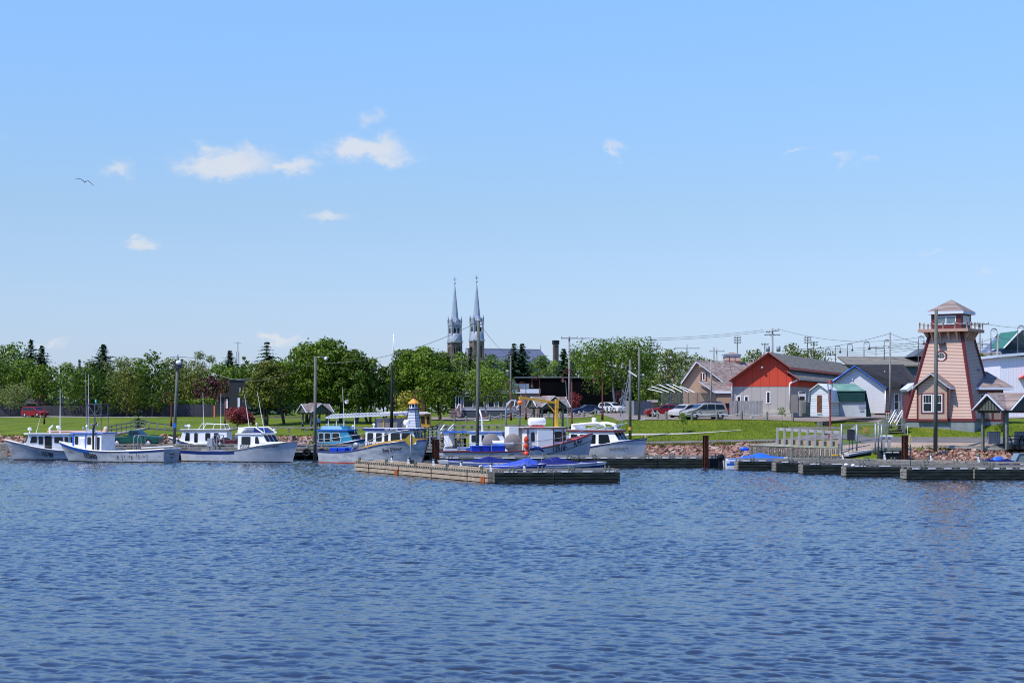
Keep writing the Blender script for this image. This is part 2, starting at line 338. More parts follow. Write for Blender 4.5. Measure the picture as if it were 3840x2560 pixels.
wo = link('water', npmesh('water', np.stack([PX, PY, hz], -1).reshape(-1, 3), F, WATER)); tag(wo, kind='structure')
# flat outer water all round the modelled chop
mb = MB(); zl = -.06
for a, b, c, d in (((-900, -400), (900, -400), (900, 27.3), (-900, 27.3)), ((-900, 27.3), (-11.8, 27.3), (-74.6, 215), (-900, 215)), ((11.8, 27.3), (900, 27.3), (900, 215), (74.6, 215))):
    mb.quad((*a, zl), (*b, zl), (*c, zl), (*d, zl))
tag(mb.build('outer_water', WATER), kind='structure')
# seabed so that nothing shows through below the docks
# ------------------------------------------------------------------ materials
M_ = dict(
 asphalt=mat('asphalt', (.135,.125,.12), .9, .18, .6, c2=(.19,.17,.155)), gravel=mat('gravel lot', (.21,.17,.14), .95, .12, .5, c2=(.27,.225,.19)),
 concrete=mat('concrete', (.42,.39,.34), .9, .12, 1.2), kerb=mat('kerb concrete', (.30,.27,.23), .9, .15, 2), line=mat('road paint', (.62,.6,.52), .8, .2, 6),
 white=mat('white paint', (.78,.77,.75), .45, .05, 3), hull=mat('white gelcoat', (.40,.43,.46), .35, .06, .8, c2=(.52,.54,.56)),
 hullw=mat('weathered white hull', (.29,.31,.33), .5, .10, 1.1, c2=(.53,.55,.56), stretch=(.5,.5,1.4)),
 blue=mat('bright blue paint', (.02,.13,.56), .35, .1, 3, coat=.2), navy=mat('navy paint', (.012,.028,.15), .35, .1, 3), teal=mat('teal paint', (.02,.20,.33), .4, .12, 2),
 red=mat('red paint', (.50,.035,.02), .45, .1, 3), maroon=mat('dark red trim', (.115,.016,.016), .55, .12, 3), orange=mat('orange paint', (.72,.19,.03), .5, .1, 4),
 yellow=mat('ochre yellow paint', (.62,.33,.03), .5, .12, 3), black=mat('black rubber', (.012,.012,.014), .6, .1, 4), dark=mat('dark interior', (.02,.022,.024), .7, .1, 3),
 glass=mat('window glass', (.010,.014,.018), .1, .2, 1.2, spec=.3), metal=mat('aluminium', (.55,.56,.58), .35, .08, 4, metal=.7), galv=mat('galvanised steel', (.30,.32,.34), .5, .15, 5, metal=.3),
 iron=mat('dark iron', (.03,.03,.034), .5, .15, 4), brown=mat('oxide brown post paint', (.10,.028,.02), .6, .15, 4),
 rust=mat('rusted steel', (.045,.018,.012), .85, .35, 3, c2=(.12,.04,.022)), rope=mat('rope', (.55,.53,.48), .9, .1, 8),
 wood=mat('weathered timber', (.20,.18,.145), .9, .2, 2.5, c2=(.35,.325,.27), stretch=(1,1,4)), woodd=mat('dark wet timber', (.022,.026,.024), .85, .3, 2, c2=(.05,.055,.045)),
 woodg=mat('green treated timber', (.13,.145,.12), .9, .2, 2, c2=(.21,.225,.18)), woodt=mat('tan timber', (.36,.28,.19), .9, .18, 2, c2=(.47,.38,.27)), pole=mat('creosoted pole', (.10,.115,.095), .85, .22, 1.5, c2=(.16,.165,.14), stretch=(3,3,.5)),
 polel=mat('grey utility pole', (.25,.24,.23), .85, .2, 1.5, stretch=(3,3,.5)), tarp=mat('blue tarpaulin', (.015,.12,.62), .45, .12, 2, bump=.02), tarpn=mat('navy boat cover', (.012,.018,.12), .6, .12, 2, bump=.02),
 tarpb=mat('royal blue boat cover', (.03,.07,.38), .55, .12, 2, bump=.02), plast=mat('blue plastic', (.01,.05,.48), .4, .1, 3), bark=mat('bark', (.085,.07,.055), .95, .3, 3), birch=mat('pale bark', (.40,.38,.35), .9, .3, 3),
 rock=mat('red sandstone', (.27,.125,.085), .95, .3, 1.1, c2=(.44,.25,.18), bump=.05), rubber=mat('tyre rubber', (.02,.02,.02), .8, .1, 4), skin=mat('buoy orange', (.85,.06,.02), .4, .05, 3),
 text=mat('black lettering', (.012,.013,.02), .5, 0), textw=mat('white lettering', (.75,.75,.75), .5, 0), gold=mat('gold lettering', (.38,.25,.08), .5, 0), textb=mat('blue lettering', (.05,.10,.30), .5, 0))
# ------------------------------------------------------------------ draped strips: roads, paths, lots
def drape(name, L_, m, lift=.03, n=40, across=6, kerb=None):
    """L_ = list of (x, d_near, d_far): a strip following the ground"""
    x = np.linspace(L_[0][0], L_[-1][0], n); a = np.interp(x, [q[0] for q in L_], [q[1] for q in L_]); b = np.interp(x, [q[0] for q in L_], [q[2] for q in L_])
    V = []
    for k in range(across + 1):
        d = a + (b - a) * k / across; V.append(np.stack([x, d, gz(x, d) + lift], -1))
    V = np.concatenate(V); i = np.arange(n * (across + 1)).reshape(across + 1, n)
    F = np.stack([i[:-1, :-1], i[:-1, 1:], i[1:, 1:], i[1:, :-1]], -1).reshape(-1, 4)
    return tag(link(name, npmesh(name, V, F, m)), kind='structure')
def gz(x, d):
    """bilinear height of the built ground sheet"""
    x = np.asarray(x, float); d = np.asarray(d, float); x, d = np.broadcast_arrays(x, d)
    i = np.clip(np.searchsorted(xs, x) - 1, 0, nx - 2); j = np.clip(np.searchsorted(ds, d) - 1, 0, ny - 2)
    fx = (x - xs[i]) / (xs[i + 1] - xs[i]); fy = (d - ds[j]) / (ds[j + 1] - ds[j])
    return Z[j, i] * (1 - fx) * (1 - fy) + Z[j, i + 1] * fx * (1 - fy) + Z[j + 1, i] * (1 - fx) * fy + Z[j + 1, i + 1] * fx * fy
def G(x, d): return float(gz(x, d))
drape('road', [(-110, 299, 306), (-60, 299, 306), (-44, 296, 303)], M_['concrete'], .05, 60)
drape('footpath', [(-44.5, 297, 301), (-36, 288, 293), (-30, 291, 296)], M_['gravel'], .05, 24)
drape('parking_lot', [(-14, 262, 296), (-6, 252, 300), (2, 240, 300), (6, 236, 300), (11, 226, 290)], M_['gravel'], .05, 50, 12)
drape('gravel_lot', [(11.6, 190, 260), (20, 189.5, 230), (34, 189, 230), (38, 184, 230), (42, 181.5, 222), (60, 196, 222)], M_['gravel'], .05, 60, 16)
drape('park_path', [(10.5, 171.2, 174.6), (14, 171.6, 176), (30, 172, 176.5), (36, 165, 169)], M_['asphalt'], .06, 50, 4)
drape('promenade', [(7.5, 179.4, 180.9), (12, 180.2, 181.2), (19, 180.6, 181.05), (24, 181.4, 181.6)], M_['concrete'], .05, 30, 3)
drape('road_by_tower', [(33, 160.8, 168.2), (36, 160.6, 168.2), (70, 160.6, 168.2)], M_['asphalt'], .06, 60, 6)
drape('quay_apron', [(27.5, 161.5, 170), (33, 159.3, 162.5), (38.5, 158.9, 161.2), (70, 159.8, 160.8)], mat('sandy concrete', (.32,.245,.18), .9, .12, .8), .075, 60, 4)
for nm, x0, x1, d0, d1 in (('road_marking', 40.5, 44, 166.4, 167.4), ('road_marking', 38.5, 42, 164.2, 163.9), ('road_marking', 36.5, 40, 165.6, 165.4), ('road_marking', 42, 46, 163.2, 163.6), ('road_marking', 13.2, 18, 172.8, 173.6), ('road_marking', 20, 27, 174.3, 174.0)):
    mb = MB(); n_ = 8
    for k in range(n_):
        t0, t1 = k / n_, (k + 1) / n_; xa, xb = x0 + (x1 - x0) * t0, x0 + (x1 - x0) * t1; da, db = d0 + (d1 - d0) * t0, d0 + (d1 - d0) * t1
        mb.quad((xa, da - .06, G(xa, da) + .085), (xb, db - .06, G(xb, db) + .085), (xb, db + .06, G(xb, db) + .085), (xa, da + .06, G(xa, da) + .085))
    tag(mb.build(nm, M_['line']), kind='structure')
def kerb_line(pts, h=.16, w_=.22, m='kerb'):
    mb = MB()
    for (x0, d0), (x1, d1) in zip(pts[:-1], pts[1:]):
        n_ = max(2, int(abs(x1 - x0) / 1.5))
        for k in range(n_):
            a = k / n_; b = (k + 1) / n_; p = (x0 + (x1 - x0) * a, d0 + (d1 - d0) * a); q = (x0 + (x1 - x0) * b, d0 + (d1 - d0) * b)
            mb.bar((*p, G(*p) + h / 2), (*q, G(*q) + h / 2), w_, h + .1)
    return tag(mb.build('kerb', M_[m]), kind='structure')
kerb_line([(34, 168.4), (70, 168.4)]); kerb_line([(10.5, 171), (13.5, 171.3)], .14, .5, 'kerb')
# ------------------------------------------------------------------ riprap: heaps of broken sandstone
def rocks(name, pts, n, seed, smin=.18, smax=.55, mt=None):
    r_ = random.Random(seed); V = []; Fc = []
    base = [Vector(p) for p in ((-1,-1,-1),(1,-1,-1),(1,1,-1),(-1,1,-1),(-1,-1,1),(1,-1,1),(1,1,1),(-1,1,1))]
    fcs = [(0,3,2,1),(4,5,6,7),(0,1,5,4),(1,2,6,5),(2,3,7,6),(3,0,4,7)]
    for i in range(n):
        x, d = pts(r_); s_ = smin + (smax - smin) * r_.random() ** 1.8
        Mx = Matrix.Rotation(r_.uniform(0, 6.3), 3, 'Z') @ Matrix.Rotation(r_.uniform(-.7, .7), 3, 'X') @ Matrix.Rotation(r_.uniform(-.5, .5), 3, 'Y')
        sz = Vector((s_ * r_.uniform(.8, 1.5), s_ * r_.uniform(.7, 1.1), s_ * r_.uniform(.35, .75))); c = Vector((x, d, G(x, d) + s_ * r_.uniform(-.1, .45)))
        b = len(V)
        for p in base: V.append(c + Mx @ Vector((p.x * sz.x * r_.uniform(.45, 1), p.y * sz.y * r_.uniform(.45, 1), p.z * sz.z * r_.uniform(.5, 1))) * .62)
        Fc += [tuple(b + k for k in f) for f in fcs]
    me = npmesh(name, np.array([tuple(v_) for v_ in V]), np.array(Fc), mt or M_['rock'], smooth=False); o = link(name, me); return tag(o, kind='stuff')
def rockmat():
    m = mat('red sandstone', (.2,.1,.1)); t = m.node_tree; P = t.nodes['Principled BSDF']
    g = t.nodes.new('ShaderNodeNewGeometry'); cr = t.nodes.new('ShaderNodeValToRGB'); e = cr.color_ramp.elements
    while len(e) < 4: e.new(.5)
    for k, (p, c) in enumerate([(0, (.13,.075,.06)), (.4, (.27,.145,.105)), (.75, (.38,.225,.165)), (1, (.42,.33,.27))]): e[k].position = p; e[k].color = (*c, 1)
    t.links.new(g.outputs['Random Per Island'], cr.inputs[0]); t.links.new(cr.outputs[0], P.inputs['Base Color'])
rockmat()
def rp_label(o, l): tag(o, l, 'rocks'); return o
rp_label(rocks('riprap', lambda r_: (r_.uniform(-75, -6), r_.uniform(195.5, 204.2)), 8500, 1, .2, .48), 'red sandstone boulder bank behind the wharf, below the left lawn')
rp_label(rocks('riprap', lambda r_: (r_.uniform(-8, 8.5), r_.uniform(171, 184)), 1700, 2, .2, .5), 'red sandstone boulders beneath the boardwalk in the centre')
rp_label(rocks('riprap', lambda r_: (lambda x: (x, r_.uniform(160.5, 170.4) if x < 13 else r_.uniform(160.5, 170.2)))(r_.uniform(9, 29)), 4600, 3, .2, .5), 'red sandstone boulder bank right of the moored fishing boats')
rp_label(rocks('riprap', lambda r_: (lambda x: (x, r_.uniform(153.5, 158.9 - max(0, 36.5 - x) * 1.1)))(r_.uniform(33.2, 62)), 4600, 4, .2, .48), 'pale red boulder bank below the tower and its road')
# taller weeds at the lawn edges
def tufts(name, pts, n, h0, h1, seed, m, label, wd=.05):
    r_ = np.random.RandomState(seed); P_ = np.array([pts(r_) for _ in range(n)]); z = gz(P_[:, 0], P_[:, 1]); an = r_.uniform(0, 6.28, n); h = r_.uniform(h0, h1, n); w_ = wd * (1 + r_.rand(n))
    lean = r_.normal(size=(n, 2)) * .35 * h[:, None]; ca, sa = np.cos(an) * w_, np.sin(an) * w_
    V = np.zeros((n, 3, 3)); V[:, 0] = np.stack([P_[:, 0] - ca, P_[:, 1] - sa, z - .03], -1); V[:, 1] = np.stack([P_[:, 0] + ca, P_[:, 1] + sa, z - .03], -1); V[:, 2] = np.stack([P_[:, 0] + lean[:, 0], P_[:, 1] + lean[:, 1], z + h], -1)
    o = link(name, npmesh(name, V.reshape(-1, 3), np.arange(n * 3).reshape(n, 3), m, smooth=False)); return tag(o, label, 'grass', kind='stuff')
WEED = mat('long grass', (.09,.12,.018), .9, .25, .8, c2=(.18,.17,.045)); LAWN = mat('grass blades', (.10,.14,.012), .9, .25, .5, c2=(.17,.20,.022))
tufts('long_grass', lambda r: (r.uniform(9, 28.5), 170.6 + r.normal() * .45), 9000, .12, .5, 1, WEED, 'rough long grass between the asphalt path and the boulders')
tufts('long_grass', lambda r: (r.uniform(33, 60), 159.0 + r.normal() * .35), 8000, .08, .3, 2, LAWN, 'grass fringe above the right-hand boulder bank')
tufts('long_grass', lambda r: (r.uniform(-75, -5), 204.6 + r.normal() * .5), 9000, .08, .35, 3, LAWN, 'grass fringe above the left boulder bank')
tufts('lawn_grass', lambda r: (r.uniform(8, 36), r.uniform(176.6, 188.6)), 16000, .02, .07, 5, LAWN, 'short blades of grass over the sloping lawn in front of the parking lot', .05)
tufts('lawn_grass', lambda r: (r.uniform(34, 58), r.uniform(168.8, 180)), 10000, .02, .07, 6, LAWN, 'short blades of grass over the lawn around the tower', .05)
# ------------------------------------------------------------------ trees
def leafmat(name, lo, mid, hi, tr=.35):
    k_ = 1.0 if tr < .3 else 1.02; tr *= .8; lo, mid, hi = (tuple(min(.9, q * k_) for q in c_) for c_ in (lo, mid, hi))
    m = bpy.data.materials.new(name); m.use_nodes = True; t = m.node_tree; N_ = t.nodes; P = N_['Principled BSDF']; P.inputs['Roughness'].default_value = .55; P.inputs['Specular IOR Level'].default_value = .25
    g = N_.new('ShaderNodeNewGeometry'); tcn = N_.new('ShaderNodeTexCoord'); n1 = N_.new('ShaderNodeTexNoise'); n1.inputs['Scale'].default_value = .55; n1.inputs['Detail'].default_value = 3; t.links.new(tcn.outputs['Object'], n1.inputs['Vector'])
    a = N_.new('ShaderNodeMath'); a.operation = 'MULTIPLY_ADD'; t.links.new(g.outputs['Random Per Island'], a.inputs[0]); a.inputs[1].default_value = .5
    b = N_.new('ShaderNodeMath'); b.operation = 'MULTIPLY_ADD'; t.links.new(n1.outputs['Fac'], b.inputs[0]); b.inputs[1].default_value = 1.1; b.inputs[2].default_value = -.3; t.links.new(b.outputs[0], a.inputs[2])
    cr = N_.new('ShaderNodeValToRGB'); e = cr.color_ramp.elements; e.new(.5)
    for k, (p, c) in enumerate([(.1, lo), (.5, mid), (.9, hi)]): e[k].position = p; e[k].color = (*c, 1)
    t.links.new(a.outputs[0], cr.inputs[0]); t.links.new(cr.outputs[0], P.inputs['Base Color'])
    tl = N_.new('ShaderNodeBsdfTranslucent'); t.links.new(cr.outputs[0], tl.inputs['Color']); ms = N_.new('ShaderNodeMixShader'); ms.inputs[0].default_value = tr
    t.links.new(P.outputs[0], ms.inputs[1]); t.links.new(tl.outputs[0], ms.inputs[2]); t.links.new(ms.outputs[0], N_['Material Output'].inputs[0]); return m
LM = dict(mid=leafmat('maple leaves', (.036,.074,.004), (.090,.155,.009), (.175,.25,.016)), bright=leafmat('fresh leaves', (.065,.125,.008), (.13,.215,.016), (.22,.31,.035)),
          olive=leafmat('olive leaves', (.055,.080,.008), (.125,.150,.018), (.21,.22,.035)), pale=leafmat('pale leaves', (.085,.115,.025), (.16,.20,.05), (.26,.29,.09)),
          dark=leafmat('dark leaves', (.022,.052,.003), (.062,.115,.007), (.125,.19,.013)), needle=leafmat('spruce needles', (.010,.026,.010), (.022,.052,.018), (.05,.09,.028), .1),
          needle2=leafmat('blue spruce needles', (.016,.034,.020), (.04,.07,.036), (.075,.11,.055), .1), plum=leafmat('purple leaves', (.028,.008,.010), (.065,.016,.02), (.13,.032,.03), .25),
          red=leafmat('red leaves', (.12,.016,.018), (.28,.045,.045), (.44,.11,.09), .3), yellow=leafmat('golden leaves', (.15,.15,.014), (.33,.31,.035), (.48,.44,.07), .3))
def leaves(centres, radii, n, size, seed, flat=.75, shell=.45, droop=0):
    """n leaf clumps spread over the outer part of a set of lobes"""
    r_ = np.random.RandomState(seed); C_ = np.array(centres, float); Rr = np.array(radii, float); wgt = (Rr.prod(1)) ** (2 / 3); wgt /= wgt.sum()
    k = r_.choice(len(C_), n, p=wgt); dr = r_.normal(size=(n, 3)); dr /= np.linalg.norm(dr, axis=1)[:, None]; rad = shell + (1 - shell) * r_.rand(n) ** .6
    rad *= 1 + .14 * r_.normal(size=n) * (r_.rand(n) < .3)
    p = C_[k] + dr * Rr[k] * rad[:, None]
    nrm = dr + r_.normal(size=(n, 3)) * .65; nrm[:, 2] += .25; nrm /= np.linalg.norm(nrm, axis=1)[:, None]
    t1 = np.cross(nrm, r_.normal(size=(n, 3))); t1 /= np.linalg.norm(t1, axis=1)[:, None]; t2 = np.cross(nrm, t1)
    s_ = size * (.55 + .9 * r_.rand(n))[:, None]; V = np.zeros((n, 4, 3))
    V[:, 0] = p - t1 * s_; V[:, 1] = p - t2 * s_ * flat * .6; V[:, 2] = p + t1 * s_ * (.7 + .5 * r_.rand(n))[:, None]; V[:, 3] = p + t2 * s_ * flat * .6
    V[:, 2, 2] -= droop * size
    return V.reshape(-1, 3)
def lobes(h, wd, base, n, seed, lean=0, shape='round'):
    r_ = random.Random(seed); cs, rr = [], []
    for i in range(n):
        t_ = (i + .5) / n; z = base + (h - base) * (.10 + .84 * t_)
        env = {'round': math.sin(math.pi * min(1, .16 + .84 * t_) ** .9) ** .6, 'oval': math.sin(math.pi * (.12 + .80 * t_)) ** .5, 'vase': .35 + .65 * math.sin(math.pi * (.08 + .62 * t_)), 'col': .8 * (1 - t_) ** .35 + .2}[shape] * wd / 2
        an = i * 2.39996 + r_.uniform(-.5, .5); q = env * r_.uniform(.45, .78) if t_ < .9 else env * .2
        lr = wd * r_.uniform(.15, .25); cs.append((q * math.cos(an), q * math.sin(an), min(z, h - lr * .8))); rr.append((lr * r_.uniform(.9, 1.3), lr * r_.uniform(.9, 1.3), lr * r_.uniform(.65, .95)))
    cs.append((0, 0, base + (h - base) * .5)); rr.append((wd * .26, wd * .26, (h - base) * .34))
    return cs, rr
def tree_trunk(mbk, h, base, wd, seed, r0, stems=1, ends=None):
    r_ = random.Random(seed)
    for s_ in range(stems):
        ox, oy = (0, 0) if stems == 1 else (r_.uniform(-.12, .12) * wd, r_.uniform(-.1, .1) * wd)
        lx, ly = r_.uniform(-.06, .06) * h + ox * .8, r_.uniform(-.05, .05) * h
        top = Vector((ox + lx, oy + ly, base + (h - base) * .55)); P0 = Vector((ox * .4, oy * .4, -.4)); Pm = Vector((ox + lx * .3, oy + ly * .3, base))
        mbk.tube([P0, P0.lerp(Pm, .5) + Vector((r_.uniform(-.1, .1), 0, 0)), Pm, top], [r0 * 1.25, r0, r0 * .8, r0 * .3], 7)
        for k, e in enumerate(ends or []):
            if k % stems != s_: continue
            st = P0.lerp(Pm, .95).lerp(top, r_.uniform(0, .7)); e = Vector(e); md = st.lerp(e, .5) + Vector((0, 0, -.08 * (e - st).length)); mbk.tube([st, md, e], [r0 * .38, r0 * .24, r0 * .08], 5)
def broadleaf(loc, h, wd, lm, seed, label, base=.25, n=None, size=.30, shape='round', nl=16, stems=1, bark='bark', group='trees behind the waterfront', name='tree', shell=.45, cat='tree', r0=None, depth=1.0):
    b = base * h; cs, rr = lobes(h, wd, b, nl, seed, shape=shape); size *= .88; n = int(n * 1.25) if n else int(950 * (wd * h / 60) / (size / .3) ** 1.6 + 500); n = min(n, 10000)
    t = thing(name, label, cat, loc, 0, group); V = leaves(cs, rr, n, size, seed, shell=shell)
    link('crown', npmesh('crown', V, np.arange(len(V)).reshape(-1, 4), LM[lm], smooth=False), t)
    k = MB(); tree_trunk(k, h, max(b, .3), wd, seed, r0 or max(.06, h * .018), stems, [c for c in cs[:-1]][::2]); k.v = [(p[0] + loc[0], p[1] + loc[1], p[2] + loc[2]) for p in k.v]; k.build('trunk', M_[bark], t)
    return t
def spruce(loc, h, wd, seed, label, lm='needle', gap=0, group='trees behind the waterfront', name='spruce_tree', base=.06):
    t = thing(name, label, 'tree', loc, 0, group); r_ = np.random.RandomState(seed); V = []
    lev = int(h / (.42 + gap)); 
    for i in range(lev):
        f = (i + .5) / lev; z = h * (base + (1 - base) * f); L = wd / 2 * (1 - f) ** .72 * (1 + .2 * r_.normal()) + .05; nb = int(7 + 6 * (1 - f))
        for k in range(nb):
            an = 6.283 * (k + r_.rand()) / nb; l_ = max(.2, L * r_.uniform(.5, 1.2)); m_ = max(3, int(l_ / .27)); u_ = np.linspace(.08, 1, m_)
            dx, dy = math.cos(an), math.sin(an)
            for q in u_:
                c = np.array([dx * l_ * q, dy * l_ * q, z - .28 * l_ * q + .14 * l_ * q * q + r_.normal() * .05]); s_ = .20 * (1.35 - .7 * q) * (1 + .3 * r_.rand()) * min(1.3, .55 + wd / 14)
                side = np.array([-dy, dx, 0]) * s_ * 1.3; fw = np.array([dx, dy, -.25]) * s_ * 1.5; up = np.array([0, 0, s_ * .35]) * r_.normal()
                V += [c - side * .9 + up, c - fw * .4, c + side * .9 - up, c + fw + np.array([0, 0, -.3 * s_])]
    V = np.array(V); link('crown', npmesh('crown', V, np.arange(len(V)).reshape(-1, 4), LM[lm], smooth=False), t)
    k = MB(); k.tube([(loc[0], loc[1], loc[2] - .3), (loc[0], loc[1], loc[2] + h * .5), (loc[0], loc[1], loc[2] + h)], [h * .016 + .03, h * .01 + .02, .02], 6); k.build('trunk', M_['bark'], t); return t
def T(px, ytop, wpx, d, lm, label, kind='b', **k):
    """tree from the photo: column, top row, width in photo pixels, distance"""
    x = WX(px, d); g = G(x, d); h = WZ(ytop, d) - g; wd = wpx / FPX * d * ((3.3 if ytop < 1500 else 1.5) if kind == 's' else 1.3); sd = int(px * 7 + d)
    if kind == 's': return spruce((x, d, g), h, wd, sd, label, lm, **k)
    return broadleaf((x, d, g), h, wd, lm, sd, label, **k)
# --- left background
T(30, 1283, 175, 350, 'mid', 'tall maple rising behind the others at the far left edge', size=.36)
T(117, 1273, 52, 345, 'needle', 'taller of the two spires of dark spruce near the far left edge', 's')
T(157, 1295, 62, 345, 'needle', 'shorter ragged dark spruce just right of the tallest far left spruce', 's')
T(10, 1338, 150, 325, 'dark', 'dark round maple cut by the left edge of the view', size=.34)
T(95, 1340, 130, 322, 'mid', 'round maple left of the red minivan', size=.34)
T(165, 1362, 110, 318, 'mid', 'light-leaved slender tree directly above the red minivan', size=.3, shape='oval')
T(38, 1432, 150, 308, 'pale', 'low feathery pale tree by the fence at the far left', size=.24, shape='vase', shell=.3, nl=12)
T(255, 1356, 120, 335, 'mid', 'mid green tree behind the house with the dark roof', size=.34)
T(322, 1368, 200, 306.4, 'dark', 'broad dark round maple in front of the left fence', size=.36, nl=22, base=.1)
T(388, 1290, 95, 345, 'needle', 'broad dark double-topped spruce above the left maples', 's')
T(298, 1346, 24, 350, 'needle', 'tiny dark spruce tip peeping over the left trees', 's')
T(345, 1350, 90, 352, 'pale', 'pale bushy tree left of the double-topped spruce', size=.3)
T(462, 1330, 130, 335, 'pale', 'pale twiggy tree right of the double-topped spruce', size=.26, shape='vase', shell=.25)
T(478, 1375, 125, 306.6, 'olive', 'olive-leaved tree behind the little conifer by the gangway', size=.3, base=.02)
T(568, 1312, 110, 306, 'dark', 'tall dark egg-shaped maple left of the lamp-topped wharf pole', size=.36, shape='oval', nl=22, base=.06)
T(520, 1340, 70, 330, 'mid', 'narrow mid green tree tucked beside the egg-shaped maple', size=.32, base=.1)
T(635, 1336, 120, 330, 'olive', 'olive tree straight behind the lamp-topped wharf pole', size=.32, base=.05)
T(690, 1352, 110, 340, 'pale', 'soft grey green tree above the clipped hedge', size=.3, base=.05)
T(756, 1313, 70, 352, 'pale', 'thin wispy tree poking above the wood line', size=.22, shape='vase', shell=.2, nl=10)
T(735, 1375, 120, 328, 'olive', 'bushy tree behind the purple-leaved maple', size=.3, base=.05)
T(862, 1313, 62, 350, 'needle', 'pointed dark spruce between the wispy tree and the radio mast', 's')
T(683, 1345, 30, 352, 'needle', 'small dark conifer tip right of the lamp-topped pole', 's')
T(820, 1355, 110, 340, 'bright', 'bright green tree left of the modern dark building', size=.32, base=.05)
T(880, 1365, 120, 335, 'mid', 'full green tree behind the modern dark building', size=.34, base=.05)
T(916, 1325, 40, 345, 'pale', 'upright young tree tip beside the radio mast', size=.24, shape='col', nl=10)
T(950, 1358, 120, 338, 'mid', 'rounded green tree below the lone sparse spruce', size=.34, base=.05)
T(1000, 1279, 70, 300, 'needle2', 'lone sparse spruce with layered open branches', 's', gap=.16)
T(800, 1405, 120, 318, 'plum', 'purple-leaved maple above the hedge', size=.3, base=.1)
T(1062, 1345, 90, 320, 'mid', 'green tree filling the gap behind the olive park tree', size=.34, base=.05)
# --- park trees at the centre left
pk = dict(group='park trees near the shore', stems=2)
T(1002, 1350, 128, 236, 'olive', 'spreading olive-leaved park tree left of the first shelter', size=.26, nl=20, base=.26, n=5000, **pk)
T(1075, 1345, 150, 240, 'mid', 'leafy park tree just behind the first shelter roof', size=.26, nl=20, base=.25, **pk)
T(1150, 1285, 170, 243, 'mid', 'tall park tree rising left of the highest crown', size=.27, nl=22, base=.25, n=6000, **pk)
T(1225, 1263, 150, 239, 'mid', 'highest-crowned park tree behind the plain wharf pole', size=.27, nl=22, base=.22, n=6000, **pk)
T(1325, 1312, 130, 238, 'dark', 'dark park tree right of the highest crown', size=.27, nl=20, base=.22, n=5500, **pk)
T(1275, 1350, 130, 246, 'dark', 'shaded park tree filling in behind the canopy barge', size=.28, nl=18, base=.2, **pk)
T(1388, 1338, 120, 240, 'mid', 'park tree stepping down towards the tall black mast', size=.27, nl=18, base=.22, **pk)
T(1440, 1368, 90, 240, 'dark', 'lowest park tree at the right end of the group', size=.27, nl=16, base=.2, **pk)
T(1180, 1400, 160, 250, 'dark', 'dense undergrowth tree behind the park trunks', size=.3, base=.3, **pk)
T(1530, 1306, 120, 262, 'mid', 'park tree with a flat top right of the tall black mast', size=.28, nl=20, base=.2, n=5500, **pk)
T(1590, 1298, 130, 260, 'bright', 'sunlit park tree left of the church towers', size=.28, nl=20, base=.22, n=5500, **pk)
T(1655, 1318, 110, 262, 'mid', 'park tree standing in front of the left church tower', size=.28, nl=20, base=.2, n=5000, **pk)
T(1490, 1345, 90, 266, 'mid', 'narrow park tree behind the tall black mast', size=.28, base=.2, **pk)
T(1520, 1462, 115, 255, 'yellow', 'golden-leaved bush beside the little model lighthouse', size=.24, nl=12, base=.05, name='bush', cat='bush', group='ornamental bushes')
T(892, 1526, 74, 222, 'red', 'bright red Japanese maple in front of the modern dark building', size=.15, nl=14, base=.22, stems=3, n=3000, name='bush', cat='bush', group='ornamental bushes', shape='vase')
T(936, 1545, 40, 223, 'red', 'small slim red maple right of the bright red one', size=.14, nl=8, base=.22, n=900, name='bush', cat='bush', group='ornamental bushes')
T(520, 1536, 62, 226, 'needle', 'low bushy conifer by the timber gangway on the left lawn', 's', name='conifer', base=.02)
# --- in front of the church
for a in ((1722,1316,110,320,'bright','light green tree between the church towers'), (1790,1345,100,318,'mid','green tree right of the tall creosoted pole'),
          (1839,1325,110,330,'mid','tree under the left end of the church roof'), (1895,1340,90,325,'bright','bright tree left of the paired spruces'),
          (1975,1345,90,322,'bright','bright tree below the paired spruces'), (2030,1326,105,330,'mid','rounded tree under the right slope of the church roof'),
          (2085,1350,90,328,'bright','bright tree at the foot of the brick chimney'), (2165,1302,90,318,'bright','bright tree right of the crossarm pole'),
          (2215,1330,90,322,'mid','green tree behind the left half of the dark hall'), (2130,1350,80,335,'mid','green tree behind the crossarm pole'),
          (2420,1335,110,300,'mid','green tree right of the big birch'), (2505,1305,115,290,'pale','pale-trunked loose tree left of the peach house'),
          (2450,1400,120,310,'olive','lower tree behind the wire enclosure'), (2560,1312,110,320,'pale','wispy pale tree behind the peach house gable'),
          (2612,1322,100,330,'pale','second wispy tree, over the peach house ridge'), (2660,1345,90,335,'pale','thin tree left of the roof cupola')):
    T(*a, size=.32, base=.12)
T(1764, 1302, 44, 312, 'needle', 'narrow dark spruce between the church towers', 's')
T(1928, 1287, 60, 312, 'needle', 'left one of the paired spruces before the church roof', 's')
T(1958, 1286, 66, 314, 'needle', 'right one of the paired spruces before the church roof', 's')
T(2113, 1306, 60, 315, 'needle', 'dark spruce between the brick chimney and the crossarm pole', 's')
T(1835, 1378, 175, 262, 'bright', 'airy light green birch in front of the grey house', size=.22, nl=22, base=.32, bark='birch', stems=2, n=4500, shell=.3, group='park trees near the shore')
T(1650, 1380, 120, 256, 'mid', 'leafy tree left of the grey house steps', size=.26, nl=18, base=.22, group='park trees near the shore')
T(2315, 1262, 230, 246, 'mid', 'big multi-stemmed birch with white limbs before the dark hall', size=.22, nl=30, base=.34, bark='birch', stems=3, n=7500, shape='vase', shell=.35, r0=.17, group='park trees near the shore')
T(2150, 1468, 55, 285, 'red', 'small red-leaved tree before the dark hall, left of the birch', size=.16, nl=8, n=700, group='ornamental bushes')
